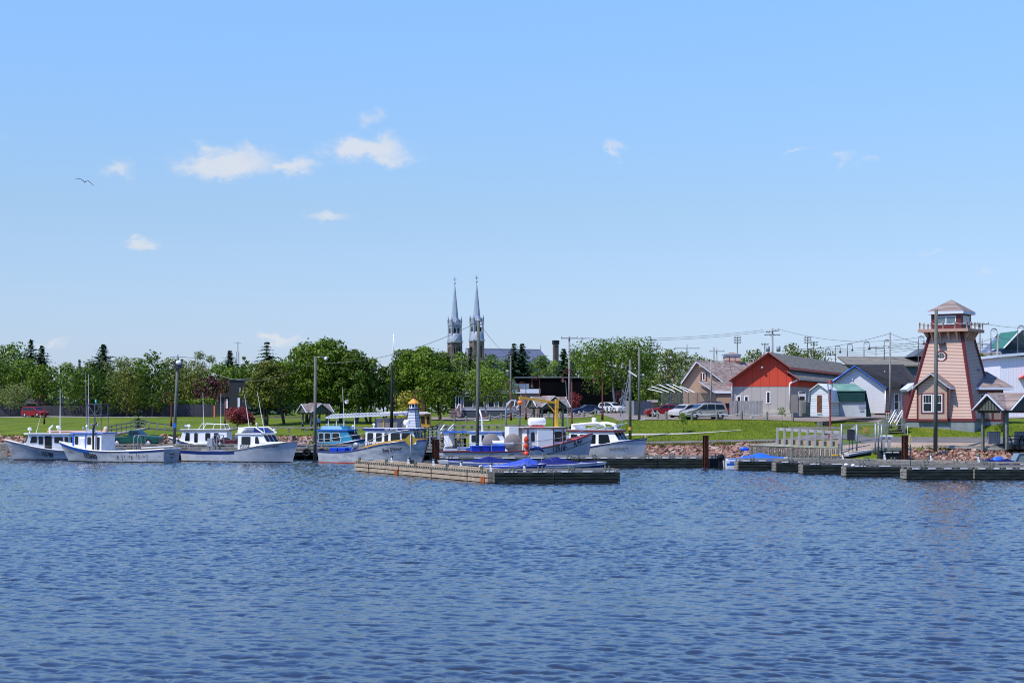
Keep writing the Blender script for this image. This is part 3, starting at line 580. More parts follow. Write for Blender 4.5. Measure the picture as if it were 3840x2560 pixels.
T(2325, 1462, 60, 285, 'plum', 'dull red tree before the dark hall, behind the birch trunks', size=.18, nl=8, n=800, group='ornamental bushes')
T(1990, 1490, 60, 285, 'plum', 'dull red shrub left of the second shelter', size=.18, nl=8, n=600, name='bush', cat='bush', group='ornamental bushes')
# --- behind the red barn and right
for a in ((2790,1340,90,300,'bright','bright tree between the cupola and the red barn'), (2832,1302,110,305,'olive','olive tree behind the left roof slope of the red barn'),
          (2880,1325,100,308,'olive','tree behind the transformer pole'), (2968,1280,120,306,'olive','tallest tree above the red barn ridge'),
          (3050,1296,150,310,'olive','broad thin-leaved tree right above the red barn ridge'), (3000,1320,120,315,'bright','leafy tree behind the red barn ridge')):
    T(*a, size=.26, base=.1, shell=.3)
T(3675, 1318, 60, 225, 'bright', 'leafy bush right behind the tower', size=.22, base=.1); T(3735, 1312, 80, 228, 'mid', 'round bush in front of the green-roofed gable', size=.22, base=.1); T(3700, 1330, 80, 222, 'olive', 'low bush behind the far right flat roofs', size=.22, base=.1)
T(2562, 1544, 34, 181.5, 'bright', 'staked sapling on the lawn before the silver minivan', size=.09, nl=8, base=.38, n=420, name='sapling', group='young trees on the lawn', r0=.03)
T(2932, 1524, 30, 182, 'bright', 'staked sapling on the lawn before the red barn', size=.08, nl=6, base=.55, n=200, name='sapling', group='young trees on the lawn', r0=.025)
T(3755, 1583, 34, 172, 'dark', 'small dark shrub on the lawn right of the tower', size=.08, nl=6, base=.02, n=300, name='bush', cat='bush', group='ornamental bushes')
T(1655, 1568, 40, 212, 'pale', 'wiry pale shrub by the boardwalk stairs', size=.09, nl=7, base=.02, n=350, name='bush', cat='bush', group='ornamental bushes', shell=.2)
# wood far behind, seen only as a low continuous mass between the trees
r_ = np.random.RandomState(11); cs = []; rr = []
for k in range(230):
    x = r_.uniform(-150, 62); d = r_.uniform(372, 420); hh = r_.uniform(6.5, 10.5) if x < 25 else r_.uniform(5, 7); cs.append((x, d, 4.2 + hh * .5)); rr.append((r_.uniform(2.5, 5), 2.5, hh * .55))
V = leaves(cs, rr, 42000, .5, 5, shell=.6); o = link('far_wood', npmesh('far_wood', V, np.arange(len(V)).reshape(-1, 4), LM['mid'], smooth=False)); tag(o, 'continuous far wood behind the town trees', 'wood', kind='stuff')
# ------------------------------------------------------------------ buildings
def xf(mb, M): mb.v = [tuple(M @ Vector(p)) for p in mb.v]; return mb
def PM(x, d, z=0, rz=0): return Matrix.Translation((x, d, z)) @ Matrix.Rotation(rz, 4, 'Z')
SID = lambda n, c, p=.14, **k: banded(n, c, 'Z', p, .22, **k)
peach = SID('peach clapboard', (.60,.40,.27), .13, bump=.03); whites = SID('white clapboard', (.74,.75,.76), .22, bump=.02, dark=.6)
shing = banded('red brown shingles', (.25,.175,.15), 'Z', .14, .12, rowvar=.75, var=.35, c2=(.34,.28,.25), rough=.95, dark=.8); shgrey = banded('grey shingles', (.15,.14,.115), 'Z', .16, .12, rowvar=.6, var=.25, c2=(.25,.235,.19), rough=.95, dark=.82)
shdark = banded('charcoal shingles', (.04,.04,.042), 'Z', .16, .12, rowvar=.5, var=.25, rough=.95, dark=.8)
redv = banded('red board siding', (.50,.062,.035), 'XY', .62, .06, var=.08, bump=.01, dark=.7); greyv = banded('grey board siding', (.37,.34,.31), 'XY', .62, .06, var=.05, bump=.01, dark=.8)
whitev = banded('white steel siding', (.72,.72,.76), 'XY', .3, .08, var=.03, bump=.02, dark=.9); darkv = banded('charcoal cladding', (.035,.035,.04), 'XY', 1.9, .02, var=.1, bump=.01, dark=.7)
trimw = mat('pale blue white trim', (.56,.61,.68), .5, .04, 3); trimr = M_['maroon']; MBLK = mat('black wall', (.005,.005,.006), .95, .2, .5, spec=0)
planks = banded('grey fence boards', (.27,.26,.25), 'XY', .17, .14, var=.2, c2=(.38,.37,.35), bump=.02, dark=.55, rowvar=.5); blinds = mat('blinds', (.45,.47,.47), .6, .1, 2)
def wbox(mb, x0, x1, y0, y1, d, dep): return mb.bb(WX(x0, d), WX(x1, d), d, d + dep, WZ(y1, d), WZ(y0, d))
def face(mb, pts, d, dep): return mb.prism([W(x, y, d) for x, y in pts], (0, dep, 0))
def roofp(mb, a, b, c, d_, th=.16): return mb.prism([a, b, c, d_], (0, 0, -th))
def window(px0, px1, py0, py1, d, parent, frame=trimw, fw=.07, mull=(0, 0), gl='glass', name='window'):
    x0, x1, z0, z1 = WX(px0, d), WX(px1, d), WZ(py1, d), WZ(py0, d); f = MB()
    for a, b, c, e in ((x0, x1, z0, z0 + fw), (x0, x1, z1 - fw, z1), (x0, x0 + fw, z0 + fw, z1 - fw), (x1 - fw, x1, z0 + fw, z1 - fw)): f.bb(a, b, d - .07, d, c, e)
    for k in range(mull[0]): xx = x0 + (x1 - x0) * (k + 1) / (mull[0] + 1); f.bb(xx - fw * .4, xx + fw * .4, d - .06, d, z0 + fw, z1 - fw)
    for k in range(mull[1]): zz = z0 + (z1 - z0) * (k + 1) / (mull[1] + 1); f.bb(x0 + fw, x1 - fw, d - .055, d, zz - fw * .35, zz + fw * .35)
    o = f.build(name, frame, parent); MB().bb(x0 + fw * .5, x1 - fw * .5, d - .03, d - .004, z0 + fw * .5, z1 - fw * .5).build('pane', M_[gl], o); return o
# --- church with twin spires
silv = mat('silver sheet metal', (.36,.39,.43), .42, .12, .6, metal=.35); stone = mat('brown sandstone', (.17,.135,.115), .95, .22, .6, c2=(.25,.20,.165)); rfm = banded('seamed church roof', (.13,.15,.23), 'XY', .9, .05, var=.1, dark=.8, bump=.02)
ch = thing('church', 'twin-spired church with silver steeples and long blue grey roof rising over the trees', 'church', (WX(1830, 656), 656, 4.4))
A = R(23)
def steeple(px, d, dz):
    sc_ = d / FPX; z = lambda y: WZ(y + dz, d); x = WX(px, d); M = PM(x, d, 0, A); w0 = 20.5 * sc_
    st = xf(MB().bb(-w0 * 1.06, w0 * 1.06, -w0 * 1.06, w0 * 1.06, 4.4, z(1284)), M).build('tower', stone, ch)
    m = MB()
    for k in range(4):
        mm = Matrix.Rotation(k * math.pi / 2, 4, 'Z')
        for q in (-.45, 0, .45): m.add([mm @ Vector(v_) for v_ in ((w0 * (q - .13), -w0 * 1.075, z(1345)), (w0 * (q + .13), -w0 * 1.075, z(1345)), (w0 * (q + .13), -w0 * 1.075, z(1304)), (w0 * q, -w0 * 1.075, z(1297)), (w0 * (q - .13), -w0 * 1.075, z(1304)))], [(0, 1, 2, 3, 4)])
    xf(m, M).build('lancet', M_['dark'], st)
    b = MB(); b.bb(-w0 * 1.16, w0 * 1.16, -w0 * 1.16, w0 * 1.16, z(1284), z(1279)); b.lathe((0, 0, 0), [(w0 * 1.5, z(1279)), (w0 * 1.42, z(1252)), (w0 * 1.28, z(1248))], 4, Matrix.Rotation(math.pi / 4, 4, 'Z')); b.bb(-w0 * .9, w0 * .9, -w0 * .9, w0 * .9, z(1252), z(1220)); b.bb(-w0 * 1.02, w0 * 1.02, -w0 * 1.02, w0 * 1.02, z(1219.9), z(1216))
    for k in range(4):
        mm = Matrix.Rotation(k * math.pi / 2, 4, 'Z')
        b.prism([mm @ Vector(v_) for v_ in ((-w0 * .5, -w0 * 1.05, z(1216)), (w0 * .5, -w0 * 1.05, z(1216)), (0, -w0 * 1.05, z(1196)))], mm.to_3x3() @ Vector((0, w0 * .9, 0)))
        b.prism([mm @ Vector(v_) for v_ in ((-w0 * .8, -w0 * 1.3, z(1283.9)), (w0 * .8, -w0 * 1.3, z(1283.9)), (0, -w0 * 1.3, z(1262)))], mm.to_3x3() @ Vector((0, w0 * .5, 0)))
        for c_ in (-.92,): b.tube([mm @ Vector((w0 * c_, -w0 * .92, z(1279))), mm @ Vector((w0 * c_, -w0 * .92, z(1212)))], w0 * .12, 6)
    be = xf(b, M).build('belfry', silv, ch)
    m = MB()
    for k in range(4):
        mm = Matrix.Rotation(k * math.pi / 2, 4, 'Z')
        for q in (-.34, .34): m.add([mm @ Vector(v_) for v_ in ((w0 * (q - .2), -w0 * .915, z(1262)), (w0 * (q + .2), -w0 * .915, z(1262)), (w0 * (q + .2), -w0 * .915, z(1234)), (w0 * q, -w0 * .915, z(1226)), (w0 * (q - .2), -w0 * .915, z(1234)))], [(0, 1, 2, 3, 4)])
    xf(m, M).build('louvre', M_['dark'], be)
    for sx in (-1, 1):
        for sy in (-1, 1): p = MB(); p.lathe((w0 * .92 * sx, w0 * .92 * sy, 0), [(w0 * .17, z(1216)), (w0 * .16, z(1203)), (w0 * .2, z(1202)), (0.02, z(1184))], 6); xf(p, M).build('pinnacle', silv, ch)
    sp_ = MB(); sp_.lathe((0, 0, 0), [(w0 * 1.05, z(1214)), (w0 * .70, z(1188)), (w0 * .40, z(1130)), (w0 * .10, z(1072)), (.10, z(1062)), (.08, z(1046)), (0.01, z(1045))], 8); sp_.sm = [False] * len(sp_.sm); s_ = xf(sp_, M).build('spire', silv, ch)
    c = MB(); c.bar((0, 0, z(1060)), (0, 0, z(1037)), .22); c.bar((-.75, 0, z(1046)), (.75, 0, z(1046)), .2); c.ell((0, 0, z(1060)), .4, 8, 6); xf(c, M).build('cross', silv, s_)
steeple(1705.5, 661, 1.5); steeple(1787.5, 652, -5)
ca, sa = math.cos(A), math.sin(A); c0 = Vector((WX(1748, 660), 660, 0)); dr = Vector((ca, sa, 0)); pr = Vector((sa, -ca, 0)); zr, ze = 28.6, 17.5
Ln = 31.0; a_ = c0; b_ = c0 + dr * Ln; rf = MB(); hw_ = 8.5
e1, e2 = a_ + pr * hw_, a_ - pr * hw_; f1, f2 = b_ + dr * 6 + pr * hw_, b_ + dr * 6 - pr * hw_
up = lambda v_, z_: Vector((v_.x, v_.y, z_)); rf.add([up(a_, zr), up(b_, zr), up(e1, ze), up(f1, ze), up(e2, ze), up(f2, ze)], [(0, 2, 3, 1), (0, 1, 5, 4), (1, 3, 5)])
ro = rf.build('roof', rfm, ch); m = MB(); m.bar(up(a_, zr + .1), up(b_, zr + .1), .35); m.bar(up(a_, zr), up(e1, ze), .7, .3); m.build('ridge_trim', silv, ro)
for t_, q in ((9, 3.4), (23, 3.2), (26, 3.0)): m = MB(); m.box(up(a_ + dr * t_ + pr * q, zr - q * 1.3 + .5), (.5, .5, .7)); m.build('roof_vent', silv, ro)
m = MB(); m.tube([up(b_, zr), up(b_, zr + 1.9)], .12, 6); m.build('finial', silv, ro)
m = MB(); m.add([up(a_, zr - .3), up(e1, ze), up(e2, ze), up(e1, 4.4), up(e2, 4.4)], [(0, 1, 3, 4, 2)]); m.add([up(e1, 4.4), up(e1, ze), up(f1 - pr * .3, ze), up(f1 - pr * .3, 4.4)], [(0, 1, 2, 3)]); m.build('wall', stone, ch)
# brick chimney
t = thing('chimney', 'tall square brick chimney with a dark flared cap beside the church roof', 'chimney', (WX(2084, 420), 420, 4.4)); x = WX(2084, 420)
brick = banded('chimney brick', (.13,.10,.085), 'Z', .3, .15, var=.25, rowvar=.5, bump=.02, dark=.75, rough=.9)
xf(MB().bb(-.56, .56, -.56, .56, 4.4, WZ(1292, 420)), PM(x, 420, 0, R(20))).build('shaft', brick, t); xf(MB().bb(-.68, .68, -.68, .68, WZ(1291, 420), WZ(1276, 420)), PM(x, 420, 0, R(20))).build('cap', M_['dark'], t)
# --- lighthouse-shaped information tower
TX, TD = WX(3567, 177), 177.0; t = thing('tower_building', 'peach clapboard building shaped like a lighthouse with dark red trim and railed gallery', 'tower', (TX, TD, 3.0)); a = R(-33); M = PM(TX, TD, 0, a); zb, zt = 3.95, 12.98; wb, wt = 3.56, 1.60
def hw(z): return wb + (wt - wb) * (z - zb) / (zt - zb)
m = MB(); nz_ = 62                      # lapped clapboards as real courses
for k in range(nz_):
    z0, z1 = zb + (zt - zb) * k / nz_, zb + (zt - zb) * (k + 1) / nz_; o0, o1 = hw(z0) + .035, hw(z1)
    v = [(sx * o, sy * o, z) for o, z in ((o0, z0), (o1, z1)) for sx, sy in ((-1, -1), (1, -1), (1, 1), (-1, 1))]; m.add(v, [(0, 1, 5, 4), (1, 2, 6, 5), (2, 3, 7, 6), (3, 0, 4, 7), (0, 3, 2, 1)])
mat('peach boards', (.66,.42,.29), .7, .06, 1.2)
wall = xf(m, M).build('wall', banded('peach lapped boards', (.57,.395,.31), 'Z', (zt - zb) / 62, .3, dark=.72, var=.05, bump=.01), t)  # shadow under each lap painted as a dark band in the colour
m = MB()
for sx, sy in ((-1, -1), (1, -1), (1, 1), (-1, 1)): m.bar((sx * (wb + .03), sy * (wb + .03), zb), (sx * (wt + .03), sy * (wt + .03), zt), .26)
for k in range(4):
    mm = Matrix.Rotation(k * math.pi / 2, 4, 'Z'); m.bar(mm @ Vector((-wb - .02, -wb - .06, zb + .14)), mm @ Vector((wb + .02, -wb - .06, zb + .14)), .14, .3)
xf(m, M).build('corner_trim', trimr, t)
xf(MB().bb(-2.6, 2.6, -2.6, 2.6, WZ(1247, 177), WZ(1236, 177)), M).build('gallery', mat('pinkish trim', (.42,.26,.20), .7, .06, 2), t)
m = MB()
for k in range(4):
    mm = Matrix.Rotation(k * math.pi / 2, 4, 'Z')
    for q in np.linspace(-1.3, 1.3, 4): m.prism([mm @ Vector(v_) for v_ in ((q - .06, -hw(12.95) + .05, 12.97), (q - .06, -2.45, 12.97), (q - .06, -hw(12) + .02, 11.95))], mm.to_3x3() @ Vector((.12, 0, 0)))
xf(m, M).build('bracket', MATS['peach boards'], t)
zd = WZ(1236, 177)
for k in range(4):
    mm = M @ Matrix.Rotation(k * math.pi / 2, 4, 'Z'); qs = np.linspace(-2.45, 2.45, 5)
    for q in qs[:-1]:
        p = MB(); p.lathe((q, -2.45, 0), [(.075, zd), (.075, zd + .62), (.095, zd + .64), (.02, zd + .72)], 8); xf(p, mm).build('rail_post', MATS['pinkish trim'], t)
    p = MB()
    for q0, q1 in zip(qs[:-1], qs[1:]): p.tube([(q0 + (q1 - q0) * f, -2.45, zd + .6 - .14 * math.sin(math.pi * f)) for f in np.linspace(0, 1, 7)], .025, 5)
    xf(p, mm).build('rail_rope', M_['rope'], t)
zl0, zl1 = zd, WZ(1180, 177); hl = 1.56
lan = xf(MB().bb(-hl, hl, -hl, hl, zl0, zl1), M).build('lantern_room', trimr, t)
for k in range(4):
    mm = M @ Matrix.Rotation(k * math.pi / 2, 4, 'Z'); f = MB(); z0, z1 = zl0 + .45, zl1 - .18
    for b_ in ((-1.05, 1.05, z0, z0 + .1), (-1.05, 1.05, z1 - .1, z1), (-1.05, -.95, z0 + .1, z1 - .1), (.95, 1.05, z0 + .1, z1 - .1), (-.06, .06, z0 + .1, z1 - .1)): f.bb(b_[0], b_[1], -hl - .06, -hl, b_[2], b_[3])
    o = xf(f, mm).build('window', trimw, t); xf(MB().bb(-1, 1, -hl - .03, -hl - .005, z0 + .05, z1 - .05), mm).build('pane', mat('lantern glass', (.10,.16,.17), .08, .1, 2, spec=.8), o)
ez = WZ(1170, 177); he = 1.9
xf(MB().bb(-he, he, -he, he, WZ(1180, 177), ez), M).build('fascia', trimw, t)
xf(MB().add([(-he, -he, ez + .01), (he, -he, ez + .01), (he, he, ez + .01), (-he, he, ez + .01), (0, 0, WZ(1123, 177))], [(0, 1, 4), (1, 2, 4), (2, 3, 4), (3, 0, 4)]), M).build('roof', shing, t)
def on_face(px, py):           # point of the tower's left-front face seen at this photo position
    n = Vector((math.sin(a), -math.cos(a), 0)); zz = WZ(py, TD - 3); 
    o_ = Vector((TX, TD, 0)) + n * hw(zz); ray = Vector(((px - 1920) / FPX, 1, 0)); t_ = (o_.dot(n)) / ray.dot(n); zz = CAMH - (py - HY) / FPX * t_
    o_ = Vector((TX, TD, 0)) + n * hw(zz); t_ = (o_.dot(n)) / ray.dot(n); q = ray * t_; u_ = (q - o_).dot(Vector((math.cos(a), math.sin(a), 0))); return u_, CAMH - (py - HY) / FPX * t_
uo, zo = on_face(3531, 1336)
def ring(r0, r1, y0, y1, c, n=8):
    m = MB(); 
    for k in range(n):
        a0, a1 = (k + .5) * 2 * math.pi / n, (k + 1.5) * 2 * math.pi / n; q = [(c[0] + r * math.cos(an), c[1] + r * math.sin(an)) for an, r in ((a0, r0), (a1, r0), (a1, r1), (a0, r1))]; m.prism([(q_[0], y0, q_[1]) for q_ in q], (0, y1 - y0, 0))
    return m
yf = -hw(zo) - .14
fr = xf(ring(.46, .60, yf, yf + .2, (uo, zo)), M).build('window', trimr, t); xf(ring(.38, .46, yf + .02, yf + .2, (uo, zo)), M).build('window_frame', M_['white'], fr)
g = MB().prism([(uo + .39 * math.cos((k + .5) * math.pi / 4), yf + .08, zo + .39 * math.sin((k + .5) * math.pi / 4)) for k in range(8)], (0, .05, 0)); xf(g, M).build('pane', M_['glass'], fr)
g = MB(); 
for q in (-.17, 0, .17): g.bb(uo + q - .007, uo + q + .007, yf + .05, yf + .079, zo - .33, zo + .33); g.bb(uo - .33, uo + .33, yf + .052, yf + .077, zo + q - .007, zo + q + .007)
xf(g, M).build('muntin', M_['white'], fr)
ul, zl = on_face(3534, 1287); fl = MB(); fl.box((ul, -hw(zl) - .35, zl), (.75, .5, .22)); fl.bar((ul, -hw(zl) - .05, zl), (ul, -hw(zl) - .3, zl), .12); xf(fl, M).build('floodlight', M_['iron'], t)
# front gable bay
u0, _ = on_face(3447, 1560); u1, _ = on_face(3560, 1560); um = (u0 + u1) / 2; yb = -wb - .35; z1 = WZ(1445, 171); z2 = WZ(1402, 171)
bay = xf(MB().prism([(u0, yb, zb), (u1, yb, zb), (u1, yb, z1), (um, yb, z2), (u0, yb, z1)], (0, 2.4, 0)), M).build('bay', SID('peach bay clapboard', (.60,.42,.32), .16, bump=.03), t)
m = MB()
for p, q in (((u0, yb - .02, zb), (u0, yb - .02, z1)), ((u1, yb - .02, zb), (u1, yb - .02, z1)), ((u0, yb - .02, z1), (um, yb - .02, z2)), ((um, yb - .02, z2), (u1, yb - .02, z1)), ((u0, yb - .02, zb + .12), (u1, yb - .02, zb + .12))): m.bar(p, q, .22, .1) if p[2] != q[2] else m.bar(p, q, .1, .22)
xf(m, M).build('bay_trim', trimr, bay)
s_ = (z2 - z1) / (um - u0); ov = .35; m = MB()
for sg, ue in ((1, u0 - ov), (-1, u1 + ov)):
    zE = z1 - s_ * ov; m.prism([(ue, yb - .4, zE + .12), (um, yb - .4, z2 + .12), (um, yb - .4, z2 + .2), (ue, yb - .4, zE + .2)], (0, 2.8, 0))
r1 = xf(m, M).build('bay_roof', shing, bay); m = MB()
for ue in (u0 - ov, u1 + ov): zE = z1 - s_ * ov; m.bar((ue, yb - .43, zE + .02), (um, yb - .43, z2 + .06), .05, .3, up=(0, 1, 0)) ; m.bar((ue, yb - .4, zE + .02), (ue, yb + 2.2, zE + .02), .06, .26)
xf(m, M).build('bargeboard', trimw, bay)
wz0, wz1 = WZ(1545, 171), WZ(1477, 171); 
for s0 in (-1, 1):
    wa, wb_ = (um - 1.02, um - .03) if s0 < 0 else (um + .03, um + 1.02); f = MB(); y_ = yb - .07
    for b_ in ((wa, wb_, wz0, wz0 + .09), (wa, wb_, wz1 - .09, wz1), (wa, wa + .09, wz0 + .09, wz1 - .09), (wb_ - .09, wb_, wz0 + .09, wz1 - .09), (wa + .09, wb_ - .09, (wz0 + wz1) / 2 - .03, (wz0 + wz1) / 2 + .03)): f.bb(b_[0], b_[1], y_, y_ + .1, b_[2], b_[3])
    for q in (.33, .66): xx = wa + (wb_ - wa) * q; f.bb(xx - .012, xx + .012, y_ + .02, y_ + .09, (wz0 + wz1) / 2, wz1 - .09)
    o = xf(f, M).build('window', M_['white'], t); xf(MB().bb(wa + .05, wb_ - .05, y_ + .04, y_ + .065, wz0 + .05, wz1 - .05), M).build('pane', M_['glass'], o)
f = MB()
for b_ in ((um - 1.2, um + 1.2, wz1 + .01, wz1 + .13), (um - 1.2, um + 1.2, wz0 - .13, wz0 - .01), (um - 1.2, um - 1.06, wz0, wz1), (um + 1.06, um + 1.2, wz0, wz1)): f.bb(b_[0], b_[1], yb - .05, yb + .02, b_[2], b_[3])
xf(f, M).build('window_surround', trimr, bay)
# right wing and left wing with hipped roofs
def wing(px0, px1, d0, d1, yev, ytop_px, ytop, nm):
    x0, x1 = WX(px0, d0), WX(px1, d0); zE = WZ(yev, d0); MB().bb(x0, x1, d0, d1, 3.6, zE).build('wing', SID('peach wing clapboard', (.50,.36,.29), .16, bump=.03), t)
    m = MB(); 
    for xx in (x0 + .1, WX(3722, d0), x1 - .1): m.bb(xx - .1, xx + .1, d0 - .03, d0 + .05, 3.9, zE)
    m.bb(x0, x1, d0 - .028, d0 + .05, 3.9, 4.15); m.bb(x0, x1, d0 - .026, d0 + .05, zE - .22, zE); m.build('wing_trim', trimr, t)
    ex0, ex1, e0, e1 = x0 - .3, x1 + .95, d0 - .55, d1 + .3; m = MB(); m.bb(ex0, ex1, e0, e1, zE, zE + .24); m.build('wing_fascia', trimw, t)
    r_ = W(ytop_px, ytop, (d0 + d1) / 2); MB().add([(ex0, e0, zE + .25), (ex1, e0, zE + .25), (ex1, e1, zE + .25), (ex0, e1, zE + .25), (ex0 + 1, (e0 + e1) / 2, r_.z), (r_.x, (e0 + e1) / 2, r_.z)], [(0, 1, 5, 4), (1, 2, 5), (2, 3, 4, 5), (3, 0, 4)]).build('wing_roof', shing, t)
wing(3638, 3762, 175.2, 183, 1461, 3700, 1393, 'wing')
for q0, q1 in ((3652, 3672), (3676, 3696), (3700, 3716)): window(q0, q1, 1477, 1540, 175.2, t, M_['white'], .07, (0, 1))
f = MB(); wbox(f, 3648, 3720, 1472, 1475.5, 175.12, .06); wbox(f, 3648, 3650.5, 1475.5, 1541, 175.12, .06); wbox(f, 3717.5, 3720, 1475.5, 1541, 175.12, .06); f.build('window_surround', trimr, t)
m = MB(); m.prism([W(3398, 1460, 180), W(3430, 1435, 180), W(3440, 1440, 180), W(3404, 1468, 180)], (0, 3, 0)); m.build('left_roof', trimw, t); m = MB(); wbox(m, 3408, 3450, 1465, 1580, 180.2, 2.6); m.build('left_wing', trimr, t)
fnd = mat('concrete foundation', (.20,.225,.225), .9, .15, 1.2)
m = xf(MB().bb(-wb - .03, wb + .03, -wb - .05, wb, 2.2, zb - .004), M); m.bb(WX(3600, 175), WX(3765, 175.3), 175.1, 183, 2.4, 3.9); m.build('foundation', fnd, t)
m = MB(); m.lathe((0, 0, 0), [(.01, 0), (.17, .02), (.17, .05), (.01, .07)], 10, Matrix.Rotation(R(90), 4, 'X')); xf(m, PM(WX(3665, 177), 176.4, WZ(1385, 176), R(57))).build('round_light', M_['textb'], t)
# steps with white handrails
t = thing('entrance_steps', 'grey timber steps with slanting white handrails left of the tower', 'stairs', (WX(3357, 172.5), 172.5, 2.4)); d = 172.2
for k in range(7):
    z_ = WZ(1618 - k * 9.2, d); m = MB(); m.bb(WX(3333, d), WX(3390, d), d + k * .28, d + k * .28 + .3, z_ - .05, z_); m.build('step', M_['wood'], t)
for px, s_ in ((3327, 0), (3391, 0)): m = MB(); m.bb(WX(px - 6, d), WX(px + 6, d), d + .2, d + 2.2, 2.3, WZ(1570, d)); m.build('side_panel', M_['woodg'], t)
for (xa, ya, xb, yb_) in ((3332, 1583, 3357, 1537), (3338, 1590, 3361, 1545), (3354, 1585, 3383, 1537), (3360, 1596, 3386, 1545)): m = MB(); m.bar(W(xa, ya, d - .05), W(xb, yb_, d + 1.9), .07); m.build('handrail', M_['white'], t)
m = MB(); m.bb(WX(3387, d), WX(3392, d), d + 1.9, d + 2.05, 3.2, WZ(1503, d)); m.bb(WX(3356, d), WX(3361, d), d + 1.9, d + 2.05, 3.2, WZ(1535, d)); m.build('post', M_['wood'], t)
t = thing('notice_board', 'small dark red notice board on posts beside the tower steps', 'sign', (WX(3329, 176), 176, 3.1)); m = MB(); wbox(m, 3320, 3338, 1540, 1582, 176, .12); m.build('board', M_['maroon'], t)
m = MB(); [m.lathe((0, 0, 0), [(.001, 0), (.11, .0), (.11, .03), (.001, .03)], 10, Matrix.Translation(W(3325 + 8 * (k % 2), 1551 + 9 * (k // 2), 175.98)) @ Matrix.Rotation(R(90), 4, 'X')) for k in range(6)]; m.build('emblem', M_['concrete'], t)
m = MB(); m.bb(WX(3321, 176), WX(3323, 176), 176.02, 176.1, 2.9, WZ(1582, 176)); m.bb(WX(3335, 176), WX(3337, 176), 176.02, 176.1, 2.9, WZ(1582, 176)); m.build('post', M_['iron'], t)
# --- red barn: depth-wise long building behind, gable to the viewer
D0 = 205.; t = thing('red_barn', 'long building with a bright red gable over pale grey siding and a grey roof', 'building', (WX(2850, D0), D0, 4.2))
LB = 46
m = MB(); face(m, [(2737, 1449), (2746, 1424), (2877, 1327), (2955, 1380), (2955, 1408), (2990, 1420), (2990, 1448)], D0 - .04, 1.0); m.build('gable', redv, t)
m = MB(); m.prism([(WX(2746, D0), D0, 4.1), (WX(2967, D0), D0, 4.1), (WX(2967, D0), D0, WZ(1448.5, D0)), (WX(2746, D0), D0, WZ(1448.5, D0))], (17.5, LB, 0)); m.build('wall', greyv, t)
m = MB(); m.prism([W(2741, 1448, D0 + .97), W(2877, 1332, D0 + .97), W(2953, 1383, D0 + .97), W(2953, 1448, D0 + .97)], (17, LB - 2, 0)); m.build('upper_wall', mat('slate blue wall', (.10,.115,.135), .8, .08, 1), t)
Xr, Zr = WX(2877, D0), WZ(1320, D0); Xl, Zl = WX(2729, D0), WZ(1426, D0); Xe, Ze = WX(2956, D0), WZ(1377, D0); Xf, Zf = WX(2948, D0), WZ(1390, D0); Xg, Zg = WX(2990, D0), WZ(1420, D0)
DE = D0 + LB; y0 = D0 - .9
# right slopes run back diagonally: the building is turned so that its right flank shows
SK = 17.5  # metres the far end lies to the right
def pr4(mb, p, q, th=.18, SK=SK): return mb.prism([(p[0], y0, p[1]), (q[0], y0, q[1]), (q[0] + SK, DE, q[1]), (p[0] + SK, DE, p[1])], (0, 0, -th))
m = MB(); pr4(m, (Xl, Zl), (Xr, Zr)); pr4(m, (Xr, Zr), (Xe, Ze)); rf = m.build('roof', shgrey, t)
m = MB(); m.bar((Xl, y0 - .04, Zl - .05), (Xr, y0 - .04, Zr - .05), .06, .26, up=(0, 1, 0)); m.bar((Xr, y0 - .04, Zr - .05), (Xe, y0 - .04, Ze - .05), .06, .26, up=(0, 1, 0)); m.bar((Xf - .2, y0 - .04, Zf - .04), (Xg, y0 - .04, Zg - .04), .06, .2, up=(0, 1, 0)); m.bar((Xe, y0, Ze - .12), (Xe + SK, DE, Ze - .12), .12, .32); m.build('bargeboard', M_['red'], rf)
m = MB(); pr4(m, (Xf, Zf), (Xg, Zg)); lr_ = m.build('lean_to_roof', shgrey, t); m = MB(); m.bar((Xg + .06, y0, Zg - .1), (Xg + SK + .06, DE, Zg - .1), .14, .14); m.build('gutter', M_['galv'], lr_)
m = MB(); m.prism([(Xe - .35, D0 + 1, Zf - .3), (Xe - .35 + SK, DE, Zf - .3), (Xe - .35 + SK, DE, Ze - .1), (Xe - .35, D0 + 1, Ze - .1)], (-.2, 0, 0)); m.build('clerestory', MATS['slate blue wall'], t)
m = MB(); m.prism([(Xg - .5, D0 + 1.0, WZ(1448, D0)), (Xg - .5 + SK, DE, WZ(1448, D0)), (Xg - .5 + SK, DE, Zg - .15), (Xg - .5, D0 + 1.0, Zg - .15)], (-.2, 0, 0)); m.build('side_wall_upper', redv, t)
m = MB(); m.prism([(Xg - .9, D0 + .6, 4.1), (Xg - .9 + SK, DE, 4.1), (Xg - .9 + SK, DE, WZ(1448, D0) - .02), (Xg - .9, D0 + .6, WZ(1448, D0) - .02)], (-.2, 0, 0)); m.build('side_wall', greyv, t)
window(2762, 2779, 1484, 1512, D0, t, M_['white'], .1); window(2790, 2807, 1484, 1512, D0, t, M_['white'], .1); window(2873, 2889, 1467, 1513, D0, t, M_['white'], .1)
m = MB(); wbox(m, 2994, 3022, 1467, 1549, D0 - .02, .25); dr_ = m.build('door', mat('pale door', (.42,.43,.45), .6, .05, 2), t); m = MB(); wbox(m, 2997, 3019, 1469, 1474, D0 - .05, .03); wbox(m, 2999, 3017, 1486, 1500, D0 - .05, .03); m.build('door_window', M_['dark'], dr_)
m = MB(); wbox(m, 2966, 2993, 1478, 1547, D0 - .5, .4); m.build('entrance_screen', mat('mid grey panel', (.17,.16,.15), .8, .1, 2), t)
m = MB()
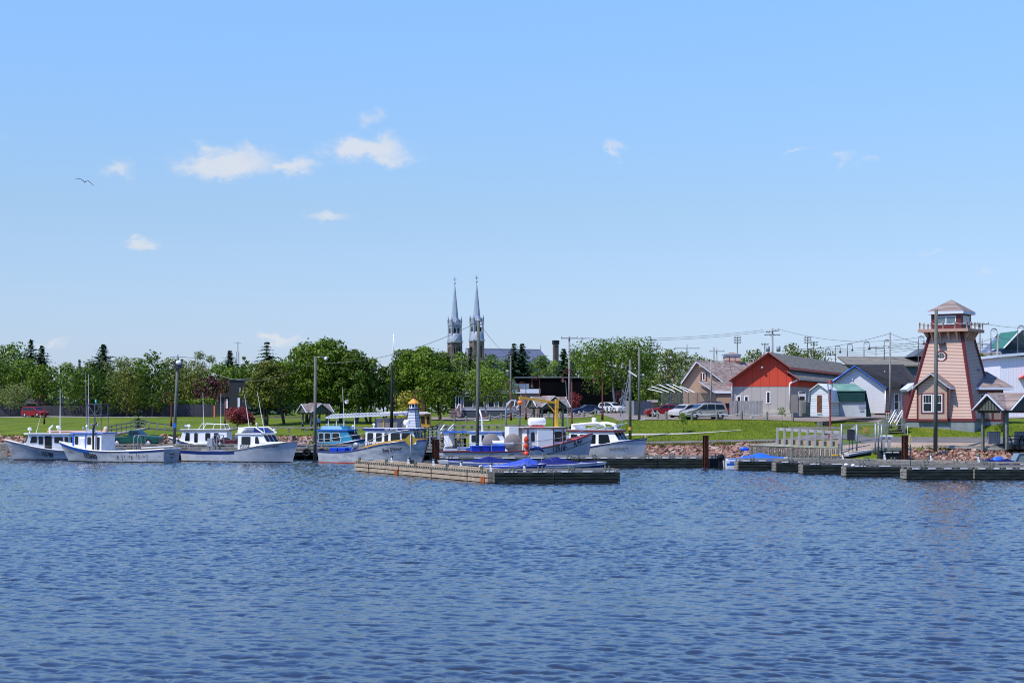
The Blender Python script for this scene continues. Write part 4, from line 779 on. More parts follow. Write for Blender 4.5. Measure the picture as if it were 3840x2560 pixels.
for pts in (((2738, 1430), (2744, 1436), (2744, 1500)), ((2990, 1421), (2988, 1426), (2963, 1436), (2961, 1444), (2961, 1535))): MB().tube([W(x, y, D0 - .25) for x, y in pts], .09, 8).build('downpipe', M_['white'], t)
m = MB(); m.tube([W(2858, 1377, D0 - .05), W(2858, 1377, D0 - .45)], .05, 6); m.ell(W(2858, 1378, D0 - .55), (.17, .17, .15), 10, 6); m.build('wall_lamp', M_['galv'], t)
m = MB(); wbox(m, 2860, 2962, 1529, 1531, D0 - .06, .05); wbox(m, 2747, 2962, 1531, 1549, D0 - .04, .03); m.build('plinth', M_['concrete'], t)
def swing(root, px, deg):
    """turn a building's front so that it faces left by deg, keeping the bearings measured for its corners"""
    tn = math.tan(R(deg)); d0 = root.location.y; x0 = WX(px, d0)
    def go(o):
        for c in o.children:
            og = ORG[c.name]
            for v in c.data.vertices:
                p = v.co + og; y2 = p.y - tn * (p.x - x0); k = y2 / p.y; v.co = Vector((p.x * k, y2, CAMH + (p.z - CAMH) * k)) - og
            go(c)
    go(root)
swing(t, 2850, 20)
# --- peach house with cupola
D1 = 222.; t = thing('peach_house', 'peach clapboard house with red brown shingle roofs and a square roof cupola', 'house', (WX(2660, D1), D1, 4.4))
m = MB(); m.prism([W(x_, y_, D1) for x_, y_ in ((2562, 1449), (2562, 1432), (2611, 1362), (2700, 1432), (2720, 1449))], (5, 9, 0)); m.prism([(WX(2562, D1), D1 + .01, 4.2), (WX(2745, D1), D1 + .01, 4.2), (WX(2745, D1), D1 + .01, WZ(1449.2, D1)), (WX(2562, D1), D1 + .01, WZ(1449.2, D1))], (5, 9, 0)); m.build('wall', peach, t)
m = MB(); m.prism([W(2611, 1354, D1 - .5), W(2555, 1440, D1 - .5), W(2551, 1434, D1 - .5), W(2606, 1350, D1 - .5)], (5.5, 10, 0)); 
m.prism([W(2614, 1356, D1 - .5), W(2713, 1432, D1 - .5), W(2790, 1450, D1 + .4), W(2850, 1357, D1 + 7)], (0, 0, -.15)); m.build('roof', shing, t)
m = MB(); m.bar(W(2611, 1357, D1 - .6), W(2713, 1434, D1 - .6), .1, .3, up=(0, 1, 0)); m.bar(W(2553, 1439, D1 - .6), W(2611, 1357, D1 - .6), .1, .3, up=(0, 1, 0)); m.bar(W(2620, 1430, D1 - 2.6), W(2680, 1472, D1 - 2.6), .1, .28, up=(0, 1, 0)); m.bar(W(2680, 1470, D1 - 2.6), W(2760, 1470, D1 - 2.6), .1, .25); m.build('bargeboard', trimw, t)
m = MB(); m.prism([W(2619, 1429, D1 - 2.5), W(2680, 1469, D1 - 2.5), W(2800, 1469, D1 - 2.5), W(2800, 1427, D1 + .3), W(2640, 1427, D1 + .3)], (0, 0, -.12)); m.build('porch_roof', shing, t)
m = MB(); m.prism([W(2632, 1445, D1 - 2.2), W(2676, 1473, D1 - 2.2), W(2632, 1473, D1 - 2.2)], (0, 2, 0)); wbox(m, 2685, 2745, 1473, 1548, D1 - 2.3, 2.1); m.build('porch', mat('tan wall', (.30,.215,.15), .8, .06, 2), t)
m = MB(); wbox(m, 2681, 2685, 1472, 1540, D1 - 2.35, .3); m.build('porch_post', trimr, t)
window(2633, 2645, 1396, 1427, D1, t, M_['white'], .09)
for q0, q1 in ((2627, 2632.5), (2645.5, 2651)): m = MB(); wbox(m, q0, q1, 1398, 1428, D1 - .06, .05); m.build('shutter', trimr, t)
D2 = D1 + 4; m = MB(); wbox(m, 2718, 2777, 1335, 1362, D2, 1.9); cu = m.build('cupola', mat('peach cupola', (.45,.31,.26), .75, .05, 2), t); m = MB(); 
for q in (2734, 2755): wbox(m, q, q + 2.5, 1336, 1360, D2 - .03, .03)
wbox(m, 2718, 2777, 1353, 1360, D2 - .035, .03); m.build('cupola_trim', trimr, cu); m = MB(); wbox(m, 2714, 2780, 1329, 1335, D2 - .15, 2.2); m.build('cupola_fascia', trimw, cu)
x0, x1, zz = WX(2712, D2), WX(2781, D2), WZ(1329, D2) + .005; MB().add([(x0, D2 - .3, zz), (x1, D2 - .3, zz), (x1, D2 + 2.2, zz), (x0, D2 + 2.2, zz), ((x0 + x1) / 2, D2 + .9, WZ(1319, D2))], [(0, 1, 4), (1, 2, 4), (2, 3, 4), (3, 0, 4)]).build('cupola_roof', shing, cu)
swing(t, 2660, 24)
# --- wire enclosure with bare hoops
t = thing('mesh_enclosure', 'fenced enclosure of grey wire mesh under bare white roof hoops', 'enclosure', (WX(2560, 214), 214, 4.4)); d = 214
mesh_m = mat('wire mesh', (.13,.14,.135), .8, .2, .8)
m = MB(); 
for px in np.arange(2483, 2682, 3.4): m.bb(WX(px, d) - .014, WX(px, d) + .014, d, d + .02, WZ(1552, d), WZ(1472, d))
for py in np.arange(1473, 1550, 3.0): m.bb(WX(2483, d), WX(2682, d), d + .022, d + .035, WZ(py, d) - .012, WZ(py, d) + .012)
m.build('mesh', mesh_m, t)
for px in (2483, 2516, 2549, 2582, 2615, 2648, 2682): m = MB(); m.tube([W(px, 1555, d + .1), W(px, 1471, d + .1)], .05, 6); m.build('post', M_['galv'], t)
for xa, ya, xb, yb_ in ((2430, 1459, 2484, 1471), (2444, 1449, 2508, 1470), (2472, 1442, 2532, 1470), (2500, 1441, 2558, 1470), (2524, 1442, 2582, 1470), (2550, 1448, 2605, 1471)):
    m = MB(); m.tube([W(xa, ya, d + 4), W((xa + xb) / 2, (ya + yb_) / 2 - 1, d + 2), W(xb, yb_, d)], .05, 6); m.build('hoop', M_['white'], t)
m = MB(); m.tube([W(2430, 1459, d + 4), W(2472, 1442, d + 4.2), W(2530, 1440, d + 4.4)], .04, 6); m.build('ridge_rail', M_['galv'], t)
# --- white building with blue bargeboards, dark roof behind
D3 = 191.; t = thing('white_house', 'white clapboard gabled building with bright blue bargeboards and a long black roof', 'building', (WX(3240, D3), D3, 4.1))
m = MB(); face(m, [(3126, 1549), (3126, 1424), (3204, 1375), (3318, 1455), (3318, 1549)], D3, .3); m.prism([W(x_, y_, D3 + .3) for x_, y_ in ((3126, 1549), (3126, 1424), (3204, 1375), (3318, 1455), (3318, 1549))], (4, 9, 0)); m.build('wall', whites, t)
m = MB(); m.bar(W(3118, 1433, D3 - .55), W(3205, 1371, D3 - .55), .08, .3, up=(0, 1, 0)); m.bar(W(3205, 1371, D3 - .55), W(3323, 1455, D3 - .55), .08, .3, up=(0, 1, 0)); m.build('bargeboard', M_['blue'], t)
m = MB(); m.prism([W(3118, 1431, D3 - .5), W(3205, 1369, D3 - .5), (WX(3205, D3) + 5, D3 + 9, WZ(1369, D3)), (WX(3118, D3) + 5, D3 + 9, WZ(1431, D3))], (0, 0, -.1))
m.prism([W(3205, 1368.6, D3 - .5), W(3323, 1452, D3 - .5), W(3420, 1452, D3 + .1), W(3450, 1440, D3 + 2), (WX(3450, D3), D3 + 8, WZ(1366, D3 + 8)), (WX(3212, D3), D3 + 8, WZ(1366, D3 + 8))], (0, 0, -.12)); m.build('roof', shdark, t)
m = MB(); m.tube([W(3320, 1457, D3 - .3), W(3320, 1549, D3 - .3)], .07, 8); m.bar(W(3322, 1453, D3 + .2), W(3420, 1453, D3 + .2), .12); m.build('gutter', M_['white'], t)
m = MB(); wbox(m, 3322, 3412, 1455, 1555, D3 + 1.2, 6); m.build('annex_wall', mat('off white wall', (.42,.44,.47), .7, .05, 1), t)
window(3352, 3371, 1475, 1537, D3 + 1.2, t, M_['white'], .1, (0, 1)); window(3380, 3394, 1475, 1530, D3 + 1.2, t, M_['white'], .1)
m = MB(); wbox(m, 3324, 3338, 1462, 1540, D3 + 1.0, .12); m.build('mural_panel', mat('pinkish mural', (.46,.36,.36), .7, .3, 1.2), t)
m = MB(); wbox(m, 3316, 3319, 1390, 1394, D3 - .05, .05); wbox(m, 3195, 3199, 1420, 1425, D3 - .15, .15); m.build('vent', trimw, t)
swing(t, 3225, 22)
# --- shed with green awning roof, and gambrel shed
D4 = 186.; t = thing('green_roof_shed', 'low white shed with a faded green roof and dark green awning wall', 'shed', (WX(3170, D4), D4, 4.0))
m = MB(); wbox(m, 3112, 3248, 1504, 1562, D4, 4); m.build('wall', mat('grey white wall', (.40,.42,.46), .7, .12, .8), t)
m = MB(); wbox(m, 3112, 3243, 1463, 1504, D4 - .25, 3.9); m.build('awning', mat('dark green tarp', (.012,.045,.045), .6, .15, 1.5), t)
m = MB(); m.prism([W(3112, 1463, D4 - .35), W(3243, 1463, D4 - .35), W(3206, 1438.5, D4 + 3), W(3080, 1438.5, D4 + 3), W(3082, 1463, D4 + .6)], (0, 0, -.1)); m.build('roof', mat('faded green roof', (.10,.22,.17), .8, .12, .8, c2=(.17,.29,.24)), t)
m = MB(); m.prism([W(3244, 1463, D4 + .1), W(3248, 1465, D4 + .1), W(3268, 1562, D4 + .5), W(3248, 1562, D4 + .1)], (0, 2, 0)); m.build('leaning_sheet', MATS['dark green tarp'], t)
m = MB(); wbox(m, 3222, 3247, 1520, 1530, D4 - .06, .05); wbox(m, 3226, 3240, 1535, 1543, D4 - .06, .05); m.build('sign_panel', mat('faded blue grey sign', (.22,.25,.32), .7, .2, 3), t)
swing(t, 3180, 20)
D5 = 184.; t = thing('gambrel_shed', 'tiny white barn-roofed shed with a narrow brown door', 'shed', (WX(3074, D5), D5, 4.0))
m = MB(); face(m, [(3040, 1560), (3040, 1470), (3046, 1462), (3070, 1442), (3098, 1462), (3105, 1476), (3111, 1560)], D5, .2); m.prism([W(x_, y_, D5 + .2) for x_, y_ in ((3040, 1560), (3040, 1470), (3046, 1462), (3070, 1442), (3098, 1462), (3105, 1476), (3111, 1560))], (1.6, 3, 0)); m.build('wall', SID('shed clapboard', (.76,.77,.78), .25, dark=.5, bump=.02), t)
m = MB(); pts = [(3031, 1508), (3034, 1466), (3068, 1439.5), (3103, 1464), (3112, 1510)]
for p, q in zip(pts[:-1], pts[1:]): m.prism([W(p[0], p[1], D5 - .3), W(q[0], q[1], D5 - .3), W(q[0], q[1] - 3, D5 - .3), W(p[0], p[1] - 3, D5 - .3)], (1.75, 3.7, 0))
m.build('roof', M_['white'], t)
m = MB(); wbox(m, 3064, 3081, 1481, 1548, D5 - .07, .06); do = m.build('door', mat('brown panelled door', (.13,.04,.025), .7, .35, 5, c2=(.22,.09,.05)), t); m = MB(); wbox(m, 3063, 3082, 1548, 1551, D5 - .1, .1); m.build('threshold', M_['white'], do)
swing(t, 3075, 22)
t = thing('pallet_fence', 'broken slatted grey fence panel leaning beside the tiny white shed', 'fence', (WX(3020, 187), 187, 4.0)); 
for k in range(9): m = MB(); wbox(m, 3006 + k * 3.6, 3008.6 + k * 3.6, 1501 + (k % 3), 1560, 187 + k * .08, .05); m.build('slat', M_['woodg'], t)
m = MB(); wbox(m, 3001, 3006, 1500, 1560, 187, .9); m.build('end_post', M_['wood'], t)
# far right: white hall, green-roofed gable, flat roofs
D6 = 200.; t = thing('white_hall', 'plain white metal-sided hall cut by the right edge', 'building', (WX(3850, D6), D6, 4.2)); m = MB(); wbox(m, 3751, 4100, 1337, 1566, D6, 14); m.build('wall', whitev, t); m = MB(); m.prism([W(3738, 1330, D6 - .5), W(4110, 1300, D6 - .5), W(4110, 1310, D6 - .5), W(3738, 1340, D6 - .5)], (0, 15, 0)); m.build('roof_edge', trimw, t)
m = MB(); m.prism([W(3826, 1417, D6 - .9), W(3860, 1398, D6 - .9), W(3895, 1417, D6 - .9)], (0, .9, 0)); m.build('door_canopy', M_['red'], t)
D7 = 245.; t = thing('green_roofed_house', 'pale blue gabled house with a green metal roof at the far right', 'house', (WX(3830, D7), D7, 4.4))
m = MB(); m.prism([W(3765, 1302, D7 + 6), W(3836, 1236, D7), W(3990, 1330, D7), W(3990, 1400, D7), W(3745, 1400, D7), W(3745, 1330, D7)], (0, 12, 0)); m.build('wall', SID('pale blue siding', (.30,.36,.46), .3, dark=.8), t)
m = MB(); m.prism([W(3752, 1248, D7 + 9), W(3816, 1240, D7 - .4), W(3764, 1304, D7 - .4), W(3712, 1304, D7 + 9)], (0, 0, -.15)); rf = m.build('roof', mat('green metal roof', (.035,.15,.09), .5, .08, 1), t); m = MB(); m.bar(W(3764, 1305, D7 - .6), W(3838, 1226, D7 - .6), .12, .45, up=(0, 1, 0)); m.bar(W(3838, 1226, D7 - .6), W(3990, 1330, D7 - .6), .12, .45, up=(0, 1, 0)); m.build('bargeboard', M_['white'], rf)
t = thing('flat_roof_store', 'low grey-roofed store between the tower and the white hall', 'building', (WX(3720, 225), 225, 4.4)); m = MB(); wbox(m, 3674, 3755, 1342, 1560, 225, 10); m.build('wall', mat('blue grey wall', (.11,.13,.15), .8, .1, 1), t)
m = MB(); m.prism([W(3672, 1342, 224.5), W(3757, 1342, 224.5), W(3757, 1322, 232), W(3680, 1320, 232)], (0, 0, -.15)); rf = m.build('roof', shgrey, t); m = MB(); wbox(m, 3674, 3756, 1342.5, 1345, 224.3, .1); m.build('fascia', M_['red'], rf); m = MB(); wbox(m, 3684, 3760, 1378, 1560, 215, 6); m.build('dark_annex', mat('charcoal wall', (.045,.045,.05), .8, .1, 1), t)
t = thing('long_grey_roof_building', 'long low building with a weathered grey roof between the red barn and the tower', 'building', (WX(3340, 252), 252, 4.5))
m = MB(); m.prism([W(3180, 1369, 252), W(3470, 1369, 252), W(3470, 1336, 262), W(3140, 1336, 262)], (0, 0, -.2)); m.build('roof', shgrey, t); m = MB(); wbox(m, 3200, 3470, 1369.5, 1540, 252.5, 8); m.build('wall', MATS['slate blue wall'], t)
m = MB(); m.prism([W(3422, 1336, 255), W(3470, 1305, 255), W(3500, 1336, 255)], (0, 6, 0)); m.build('rear_gable', MATS['blue grey wall'], t)
# --- board fence at the barn, dark planks by the big birch
t = thing('board_fence', 'weathered upright board fence left of the red barn', 'fence', (WX(2780, 200), 200, 4.2)); m = MB(); wbox(m, 2735, 2762, 1502, 1558, 201, .06); m.build('boards', planks, t); m = MB(); wbox(m, 2762.5, 2858, 1503, 1560, 199.5, .06); m.build('boards', planks, t)
for px in (2762, 2858): m = MB(); wbox(m, px - 1.5, px + 1.5, 1500, 1561, 199.4, .2); m.build('post', M_['wood'], t)
t = thing('board_fence', 'blue grey plank fence beside the big birch and the red sedan', 'fence', (WX(2420, 214), 214, 4.1)); m = MB(); wbox(m, 2346, 2378, 1502, 1552, 218, .06); m.build('boards', mat('pale grey boards', (.30,.29,.28), .8, .1, 2), t); m = MB(); wbox(m, 2378.5, 2443, 1503, 1556, 214, .06); m.build('boards', banded('blue grey planks', (.05,.06,.09), 'XY', .17, .14, var=.2, bump=.02, dark=.6), t)
t = thing('garden_shed', 'small tan shed with a pale flat roof behind the red sedan', 'shed', (WX(2452, 224), 224, 4.2)); m = MB(); wbox(m, 2441, 2466, 1508, 1556, 224, 3); m.build('wall', MATS['tan wall'], t); m = MB(); wbox(m, 2433, 2468, 1499, 1508, 223.6, 3.6); m.build('roof', M_['concrete'], t)
# --- dark hall in the centre
D8 = 305.; t = thing('dark_hall', 'very long black-walled hall with a thin pale roof edge', 'building', (WX(2150, D8), D8, 4.2)); m = MB(); wbox(m, 1690, 2385, 1416, 1545, D8, 30); m.build('wall', MBLK, t); m = MB(); wbox(m, 1930, 2387, 1413.5, 1416, D8 - .3, 31); m.build('roof_edge', M_['galv'], t)
m = MB(); wbox(m, 1933, 1951, 1390, 1413, D8 + 8, 3); wbox(m, 1744, 1763, 1387, 1411, D8 + 8, 3); m.v = m.v[:8]; m.f = m.f[:6]; m.sm = m.sm[:6]; m.build('roof_unit', M_['galv'], t); m = MB(); wbox(m, 1744, 1763, 1387, 1411, D8 + 8, 3); m.build('roof_unit', M_['concrete'], t); m = MB(); m.tube([W(1905, 1414, D8 + 5), W(1905, 1398, D8 + 5), W(1900, 1388, D8 + 5)], .3, 8); m.build('roof_pipe', M_['galv'], t)
# --- grey house with big windows
D9 = 285.; t = thing('grey_house', 'grey house with large white-framed windows, dark hipped roof and front steps', 'house', (WX(1800, D9), D9, 4.0)); gw = mat('warm grey wall', (.19,.175,.165), .8, .06, 1)
m = MB(); wbox(m, 1706, 2000, 1474, 1536, D9, 12); m.build('wall', gw, t); m = MB(); wbox(m, 1690, 1950, 1536.3, 1566, D9 - .02, 12); m.build('basement', mat('slate basement', (.06,.075,.09), .85, .1, 1), t)
m = MB(); wbox(m, 1688, 1950, 1459, 1474, D9 - .8, 13); wbox(m, 1950.2, 2026, 1458, 1474, D9 - 2.6, 14); m.build('fascia', trimw, t)
m = MB(); x0, x1 = WX(1680, D9), WX(1950, D9); m.add([(x0, D9 - 1, WZ(1459, D9)), (x1, D9 - 1, WZ(1459, D9)), (x1, D9 + 13, WZ(1459, D9)), (x0, D9 + 13, WZ(1459, D9)), (x0 + 3.6, D9 + 6, WZ(1418, D9)), (x1 - 1.0, D9 + 6, WZ(1418, D9))], [(0, 1, 5, 4), (1, 2, 5), (2, 3, 4, 5), (3, 0, 4)]); m.build('roof', shdark, t)
m = MB(); wbox(m, 1950.5, 2022, 1474.2, 1556, D9 - 2.2, 10); m.build('wing', gw, t); m = MB(); wbox(m, 1926, 1984, 1438, 1455, D9 + 1, 4); m.build('dormer', mat('blue grey glass wall', (.13,.18,.22), .3, .1, 1), t)
for q in ((1708, 1730), (1737, 1775), (1790, 1825), (1829, 1855), (1868, 1888)): window(q[0], q[1], 1484, 1529, D9, t, trimw, .12, (1, 0) if q[0] == 1708 else (0, 0))
m = MB(); wbox(m, 1705, 1950, 1533, 1537, D9 - .1, .09); m.build('sill_band', trimw, t)
m = MB(); [wbox(m, 1690 - k * 3, 1722, 1533 + k * 5.6, 1535 + k * 5.6, D9 - .8 - k * .35, .5) for k in range(6)]; m.build('steps', mat('pinkish steps', (.30,.22,.21), .8, .1, 2), t); m = MB(); m.prism([W(1713, 1532, D9 - 2.5), W(1722, 1513, D9 - .5), W(1730, 1513, D9 - .5), W(1730, 1562, D9 - 2.5), W(1713, 1562, D9 - 2.5)], (0, .15, 0)); m.build('stair_side', MATS['pinkish steps'], t)
m = MB(); m.prism([W(1711, 1532, D9 - 2.6), W(1715, 1532, D9 - 2.6), W(1722, 1512, D9 - 2.6), W(1718, 1512, D9 - 2.6)], (0, .1, 0)); m.build('stair_rail', M_['white'], t)
# --- modern dark building on the left, house with dark roof, long wall and hedge
D10 = 300.; t = thing('modern_building', 'boxy charcoal-clad building with a tall narrow white window, left of centre', 'building', (WX(905, D10), D10, 3.9))
m = MB(); wbox(m, 859, 1010, 1423, 1553, D10, 14); m.build('wall', darkv, t); m = MB(); wbox(m, 810, 858.6, 1490, 1556, D10 + 1, 10); m.build('side_wing', darkv, t); m = MB(); m.prism([W(806, 1489, D10 + .6), W(850, 1472, D10 + .6), W(859, 1472, D10 + .6), W(859, 1489, D10 + .6)], (0, 10, 0)); m.build('wing_roof', shdark, t)
m = MB(); wbox(m, 857, 1011, 1421, 1423, D10 - .2, 14.4); m.build('coping', M_['galv'], t)
m = MB(); wbox(m, 891, 900, 1491, 1540, D10 - .1, .1); m.build('window', mat('bright panel', (.62,.63,.65), .4, .05, 2), t); window(847, 855, 1495, 1530, D10 + .9, t, M_['white'], .14); m = MB(); m.box(W(901, 1462, D10 - .3), (.25, .5, .8)); m.build('wall_lamp', M_['galv'], t)
D11 = 318.; t = thing('low_house', 'low grey house with a dark hipped roof behind the red minivan', 'house', (WX(165, D11), D11, 3.9)); m = MB(); wbox(m, 60, 250, 1510, 1560, D11, 8); m.build('wall', mat('dull grey wall', (.09,.085,.085), .85, .1, 1), t); m = MB(); m.prism([W(95, 1511, D11 - .6), W(256, 1511, D11 - .6), W(236, 1489, D11 + 4), W(100, 1489, D11 + 4)], (0, 0, -.15)); m.build('roof', mat('dusty dark roof', (.07,.065,.065), .9, .15, 1), t); window(215, 224, 1518, 1540, D11, t, M_['iron'], .1)
D12 = 308.; t = thing('garden_wall', 'long grey board fence along the far road on the left', 'fence', (WX(400, D12), D12, 3.9))
for k, (xa, xb) in enumerate(((-20, 140), (141, 300), (301, 460), (461, 640), (641, 812))): m = MB(); wbox(m, xa, xb, 1521 - k * 1.4, 1562, D12, .2); m.build('panel', banded('fence panels', (.05,.05,.06), 'XY', 1.4, .05, var=.15, bump=.02, dark=.7), t)
hg = thing('hedge', 'clipped bright green hedge behind the grey fence', 'hedge', (WX(740, 311), 311, 3.9)); V = leaves([(x_, 0, 1.4 + .2 * math.sin(x_)) for x_ in np.linspace(WX(668, 311) - WX(740, 311), WX(812, 311) - WX(740, 311), 12)], [(.55, .8, .95)] * 12, 3800, .22, 4, shell=.5); V[:, 2] += .0
link('foliage', npmesh('foliage', V + np.array([0, 0, .9]), np.arange(len(V)).reshape(-1, 4), LM['bright'], smooth=False), hg)
# ------------------------------------------------------------------ shelters
def gableroof(mb, hw_, ln, zE, zR, th=.12): # ridge along x, eaves at +-hw_ in y
    for s in (-1, 1): mb.prism([(-ln, s * hw_, zE), (ln, s * hw_, zE), (ln, 0, zR), (-ln, 0, zR)], (0, 0, th))
def shelter(px, d, g, rz, label, ep=2.35, sc_=1.0):
    x = WX(px, d); t = thing('shelter', label, 'shelter', (x, d, g), 0, 'open timber shelters'); M = PM(x, d, g, rz) @ Matrix.Scale(sc_, 4)
    zE, zR = ep, ep + 1.25; L_ = 2.35; wd = 1.55
    m = MB(); gableroof(m, wd, L_, zE, zR); m2 = MB(); gableroof(m2, L_ * .8, wd * 1.25, zE, zR + .12); m.v += []; 
    b = len(m.v); m.v += [(-p[1], p[0], p[2]) for p in m2.v]; m.f += [tuple(b + i for i in f) for f in m2.f]; m.sm += m2.sm; rf = xf(m, M).build('roof', shing, t)
    m = MB()
    for s in (-1, 1):
        m.bar((s * L_, -wd - .04, zE + .02), (s * L_, 0, zR + .06), .07, .26, up=(1, 0, 0)); m.bar((s * L_, wd + .04, zE + .02), (s * L_, 0, zR + .06), .07, .26, up=(1, 0, 0))
    for s in (-1, 1):
        for q in (-1, 1): m.bar((q * L_ * .8, s * wd * 1.25, zE + .02), (0, s * wd * 1.25, zR + .14), .07, .28, up=(0, 1, 0))
    xf(m, M).build('bargeboard', trimw, rf)
    m = MB()
    for s in (-1, 1):
        m.prism([(s * (L_ - .2), -wd * .8, zE), (s * (L_ - .2), wd * .8, zE), (s * (L_ - .2), 0, zR - .12)], (s * .06, 0, 0)); m.prism([(-L_ * .66, s * (wd * 1.25 - .2), zE), (L_ * .66, s * (wd * 1.25 - .2), zE), (0, s * (wd * 1.25 - .2), zR - .1)], (0, s * .06, 0))
    xf(m, M).build('gable_boards', banded('shelter gable boards', (.10,.11,.09), 'X', .2, .3, dark=.35, bump=.02), t)
    m = MB(); 
    for s in (-1, 1): m.bar((-L_ + .1, s * wd * .8, zE - .1), (L_ - .1, s * wd * .8, zE - .1), .12, .2); m.bar((s * L_ * .62, -wd * 1.15, zE - .1), (s * L_ * .62, wd * 1.15, zE - .1), .12, .2)
    xf(m, M).build('beam', M_['woodg'], t)
    for sx in (-1, 1):
        for sy in (-1, 1): m = MB(); m.bb(sx * L_ * .62 - .11, sx * L_ * .62 + .11, sy * wd * .8 - .11, sy * wd * .8 + .11, -.4, zE - .2); xf(m, M).build('post', M_['woodg'], t)
    return t, M
s1, _ = shelter(1182, 222, G(WX(1182, 222), 222), R(36), 'timber shelter with a shingled double gable roof beside the plain wharf pole', ep=2.6, sc_=.84)
s2, _ = shelter(2056, 191, 2.9, R(24), 'timber shelter with white bargeboards behind the yellow deck crane', ep=2.9, sc_=.86)
s3, _ = shelter(3772, 158, 1.95, R(36), 'timber shelter at the right edge in front of the tower', ep=2.85, sc_=1.08)
def picnic(x, d, z, rz, label):
    t = thing('picnic_table', label, 'table', (x, d, z), 0, 'picnic tables'); M = PM(x, d, z, rz); m = MB(); m.bb(-.9, .9, -.36, .36, .72, .76); xf(m, M).build('table_top', M_['woodd'], t)
    for s in (-1, 1): m = MB(); m.bb(-.9, .9, s * .7 - .13, s * .7 + .13, .42, .46); xf(m, M).build('bench', M_['woodd'], t); m = MB(); m.bar((s * .6, -.75, 0), (s * .6, -.15, .72), .08); m.bar((s * .6, .75, 0), (s * .6, .15, .72), .08); m.bar((s * .6, -.8, .38), (s * .6, .8, .38), .08); xf(m, M).build('leg', M_['woodd'], t)
picnic(WX(3808, 158), 158.0, 1.98, R(4), 'dark picnic table under the right-hand shelter'); picnic(WX(1155, 222), 221, G(WX(1155, 222), 221), 0, 'dark picnic table under the left shelter')
def planter(px, d, z, label, w_=1.0):
    t = thing('litter_bin', label, 'bin', (WX(px, d), d, z), 0, 'slatted timber bins'); 
    m = MB(); m.box((WX(px, d), d, z + .55), (w_, w_ * .9, 1.1)); m.build('box', planks, t); m = MB(); m.box((WX(px, d), d, z + 1.13), (w_ + .06, w_ * .9 + .06, .05)); m.build('rim', M_['wood'], t)
planter(3726, 159.2, 1.95, 'slatted timber bin behind the left post of the right shelter'); planter(3829, 159.6, 1.95, 'slatted timber bin at the right edge by the picnic table')
# ------------------------------------------------------------------ wharf on the left
def deck(name, x0, x1, d0, d1, z, label, cat='wharf'):
    t = thing(name, label, cat, (x0, d0, 0)); m = MB(); m.bb(x0, x1, d0, d1, z - .18, z); m.build('deck', M_['wood'], t); return t
wf = deck('timber_wharf', WX(352, 178), WX(1668, 178), 177.6, 186, 1.15, 'long timber wharf on dark pilings behind the moored fishing boats')
xa, xb = WX(352, 178), WX(1668, 178)
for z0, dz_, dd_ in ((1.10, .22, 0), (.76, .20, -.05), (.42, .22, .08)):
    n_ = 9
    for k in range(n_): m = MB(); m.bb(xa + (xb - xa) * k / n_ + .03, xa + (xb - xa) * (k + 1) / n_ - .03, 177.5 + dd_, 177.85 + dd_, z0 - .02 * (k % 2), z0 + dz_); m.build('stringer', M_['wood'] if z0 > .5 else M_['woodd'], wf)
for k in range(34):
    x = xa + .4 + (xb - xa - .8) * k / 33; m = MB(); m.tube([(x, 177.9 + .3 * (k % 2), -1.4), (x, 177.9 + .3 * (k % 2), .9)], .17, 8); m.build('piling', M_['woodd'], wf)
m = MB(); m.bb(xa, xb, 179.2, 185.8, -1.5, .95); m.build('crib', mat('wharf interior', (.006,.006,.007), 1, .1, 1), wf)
for k in range(22): m = MB(); x = xa + 1 + (xb - xa - 2) * k / 21; m.bb(x - .45, x + .45, 177.7, 178.0, 1.325, 1.44); m.build('bull_rail_block', M_['wood'], wf)
m = MB(); m.bb(xa, xb, 177.66, 178.02, 1.445, 1.6); m.build('bull_rail', M_['wood'], wf)
tw = deck('timber_pier', WX(-90, 186), WX(30, 186), 184, 190, 1.5, 'grey timber pier end at the far left edge', 'pier')
for k in range(5): m = MB(); m.bb(WX(-90, 184), WX(31, 184), 183.75, 183.98, .05 + k * .3, .27 + k * .3); m.build('plank', M_['wood'], tw)
def coil(px, d, z, label, kind):
    t = thing('mooring_bollard', label, 'bollard', (WX(px, d), d, z), 0, 'mooring bollards on the wharf'); m = MB(); m.lathe((WX(px, d), d, z), [(.2, 0), (.16, .3), (.24, .42), (.22, .5), (.01, .52)], 10); m.build('post', M_['iron'], t)
for k, px in enumerate((712, 785, 868, 1272, 1440)): coil(px, 178.9, 1.15, ['squat iron bollard on the wharf right of the first lamp pole', 'squat iron bollard on the wharf under the cabin of the beached white boat', 'squat iron bollard on the wharf beside the dark convertible', 'squat iron bollard on the wharf behind the blue crates', 'squat iron bollard on the wharf behind the numbered white wheelhouse'][k], 0)
for px, lab in ((502, 'bent steel ladder hoop on the wharf edge below the green pickup'), (798, 'bent steel ladder hoop on the wharf edge left of the dark convertible')):
    t = thing('ladder_hoop', lab, 'ladder', (WX(px, 177.3), 177.3, 1.3), 0, 'wharf ladders'); 
    for s in (0, .42): m = MB(); x = WX(px, 177.3) + s; m.tube([(x, 177.3, .2), (x, 177.3, 2.3), (x + .1, 177.5, 2.5), (x + .55, 178, 2.5), (x + .62, 178.2, 1.4)], .05, 6); m.build('rail', M_['galv'], t)
# guard rail along the shore left, and beams
t = thing('guard_rail', 'long low timber guard rail along the left lawn edge', 'railing', (WX(800, 213), 213, 2.4)); xs_ = np.linspace(WX(836, 213), WX(1700, 213), 15)
for x in xs_: m = MB(); m.bb(x - .1, x + .1, 212.9, 213.1, 2.2, 2.85); m.build('post', M_['woodg'], t)
m = MB(); m.bb(xs_[0], xs_[-1], 212.86, 213.14, 2.852, 3.06); m.build('rail', M_['wood'], t)
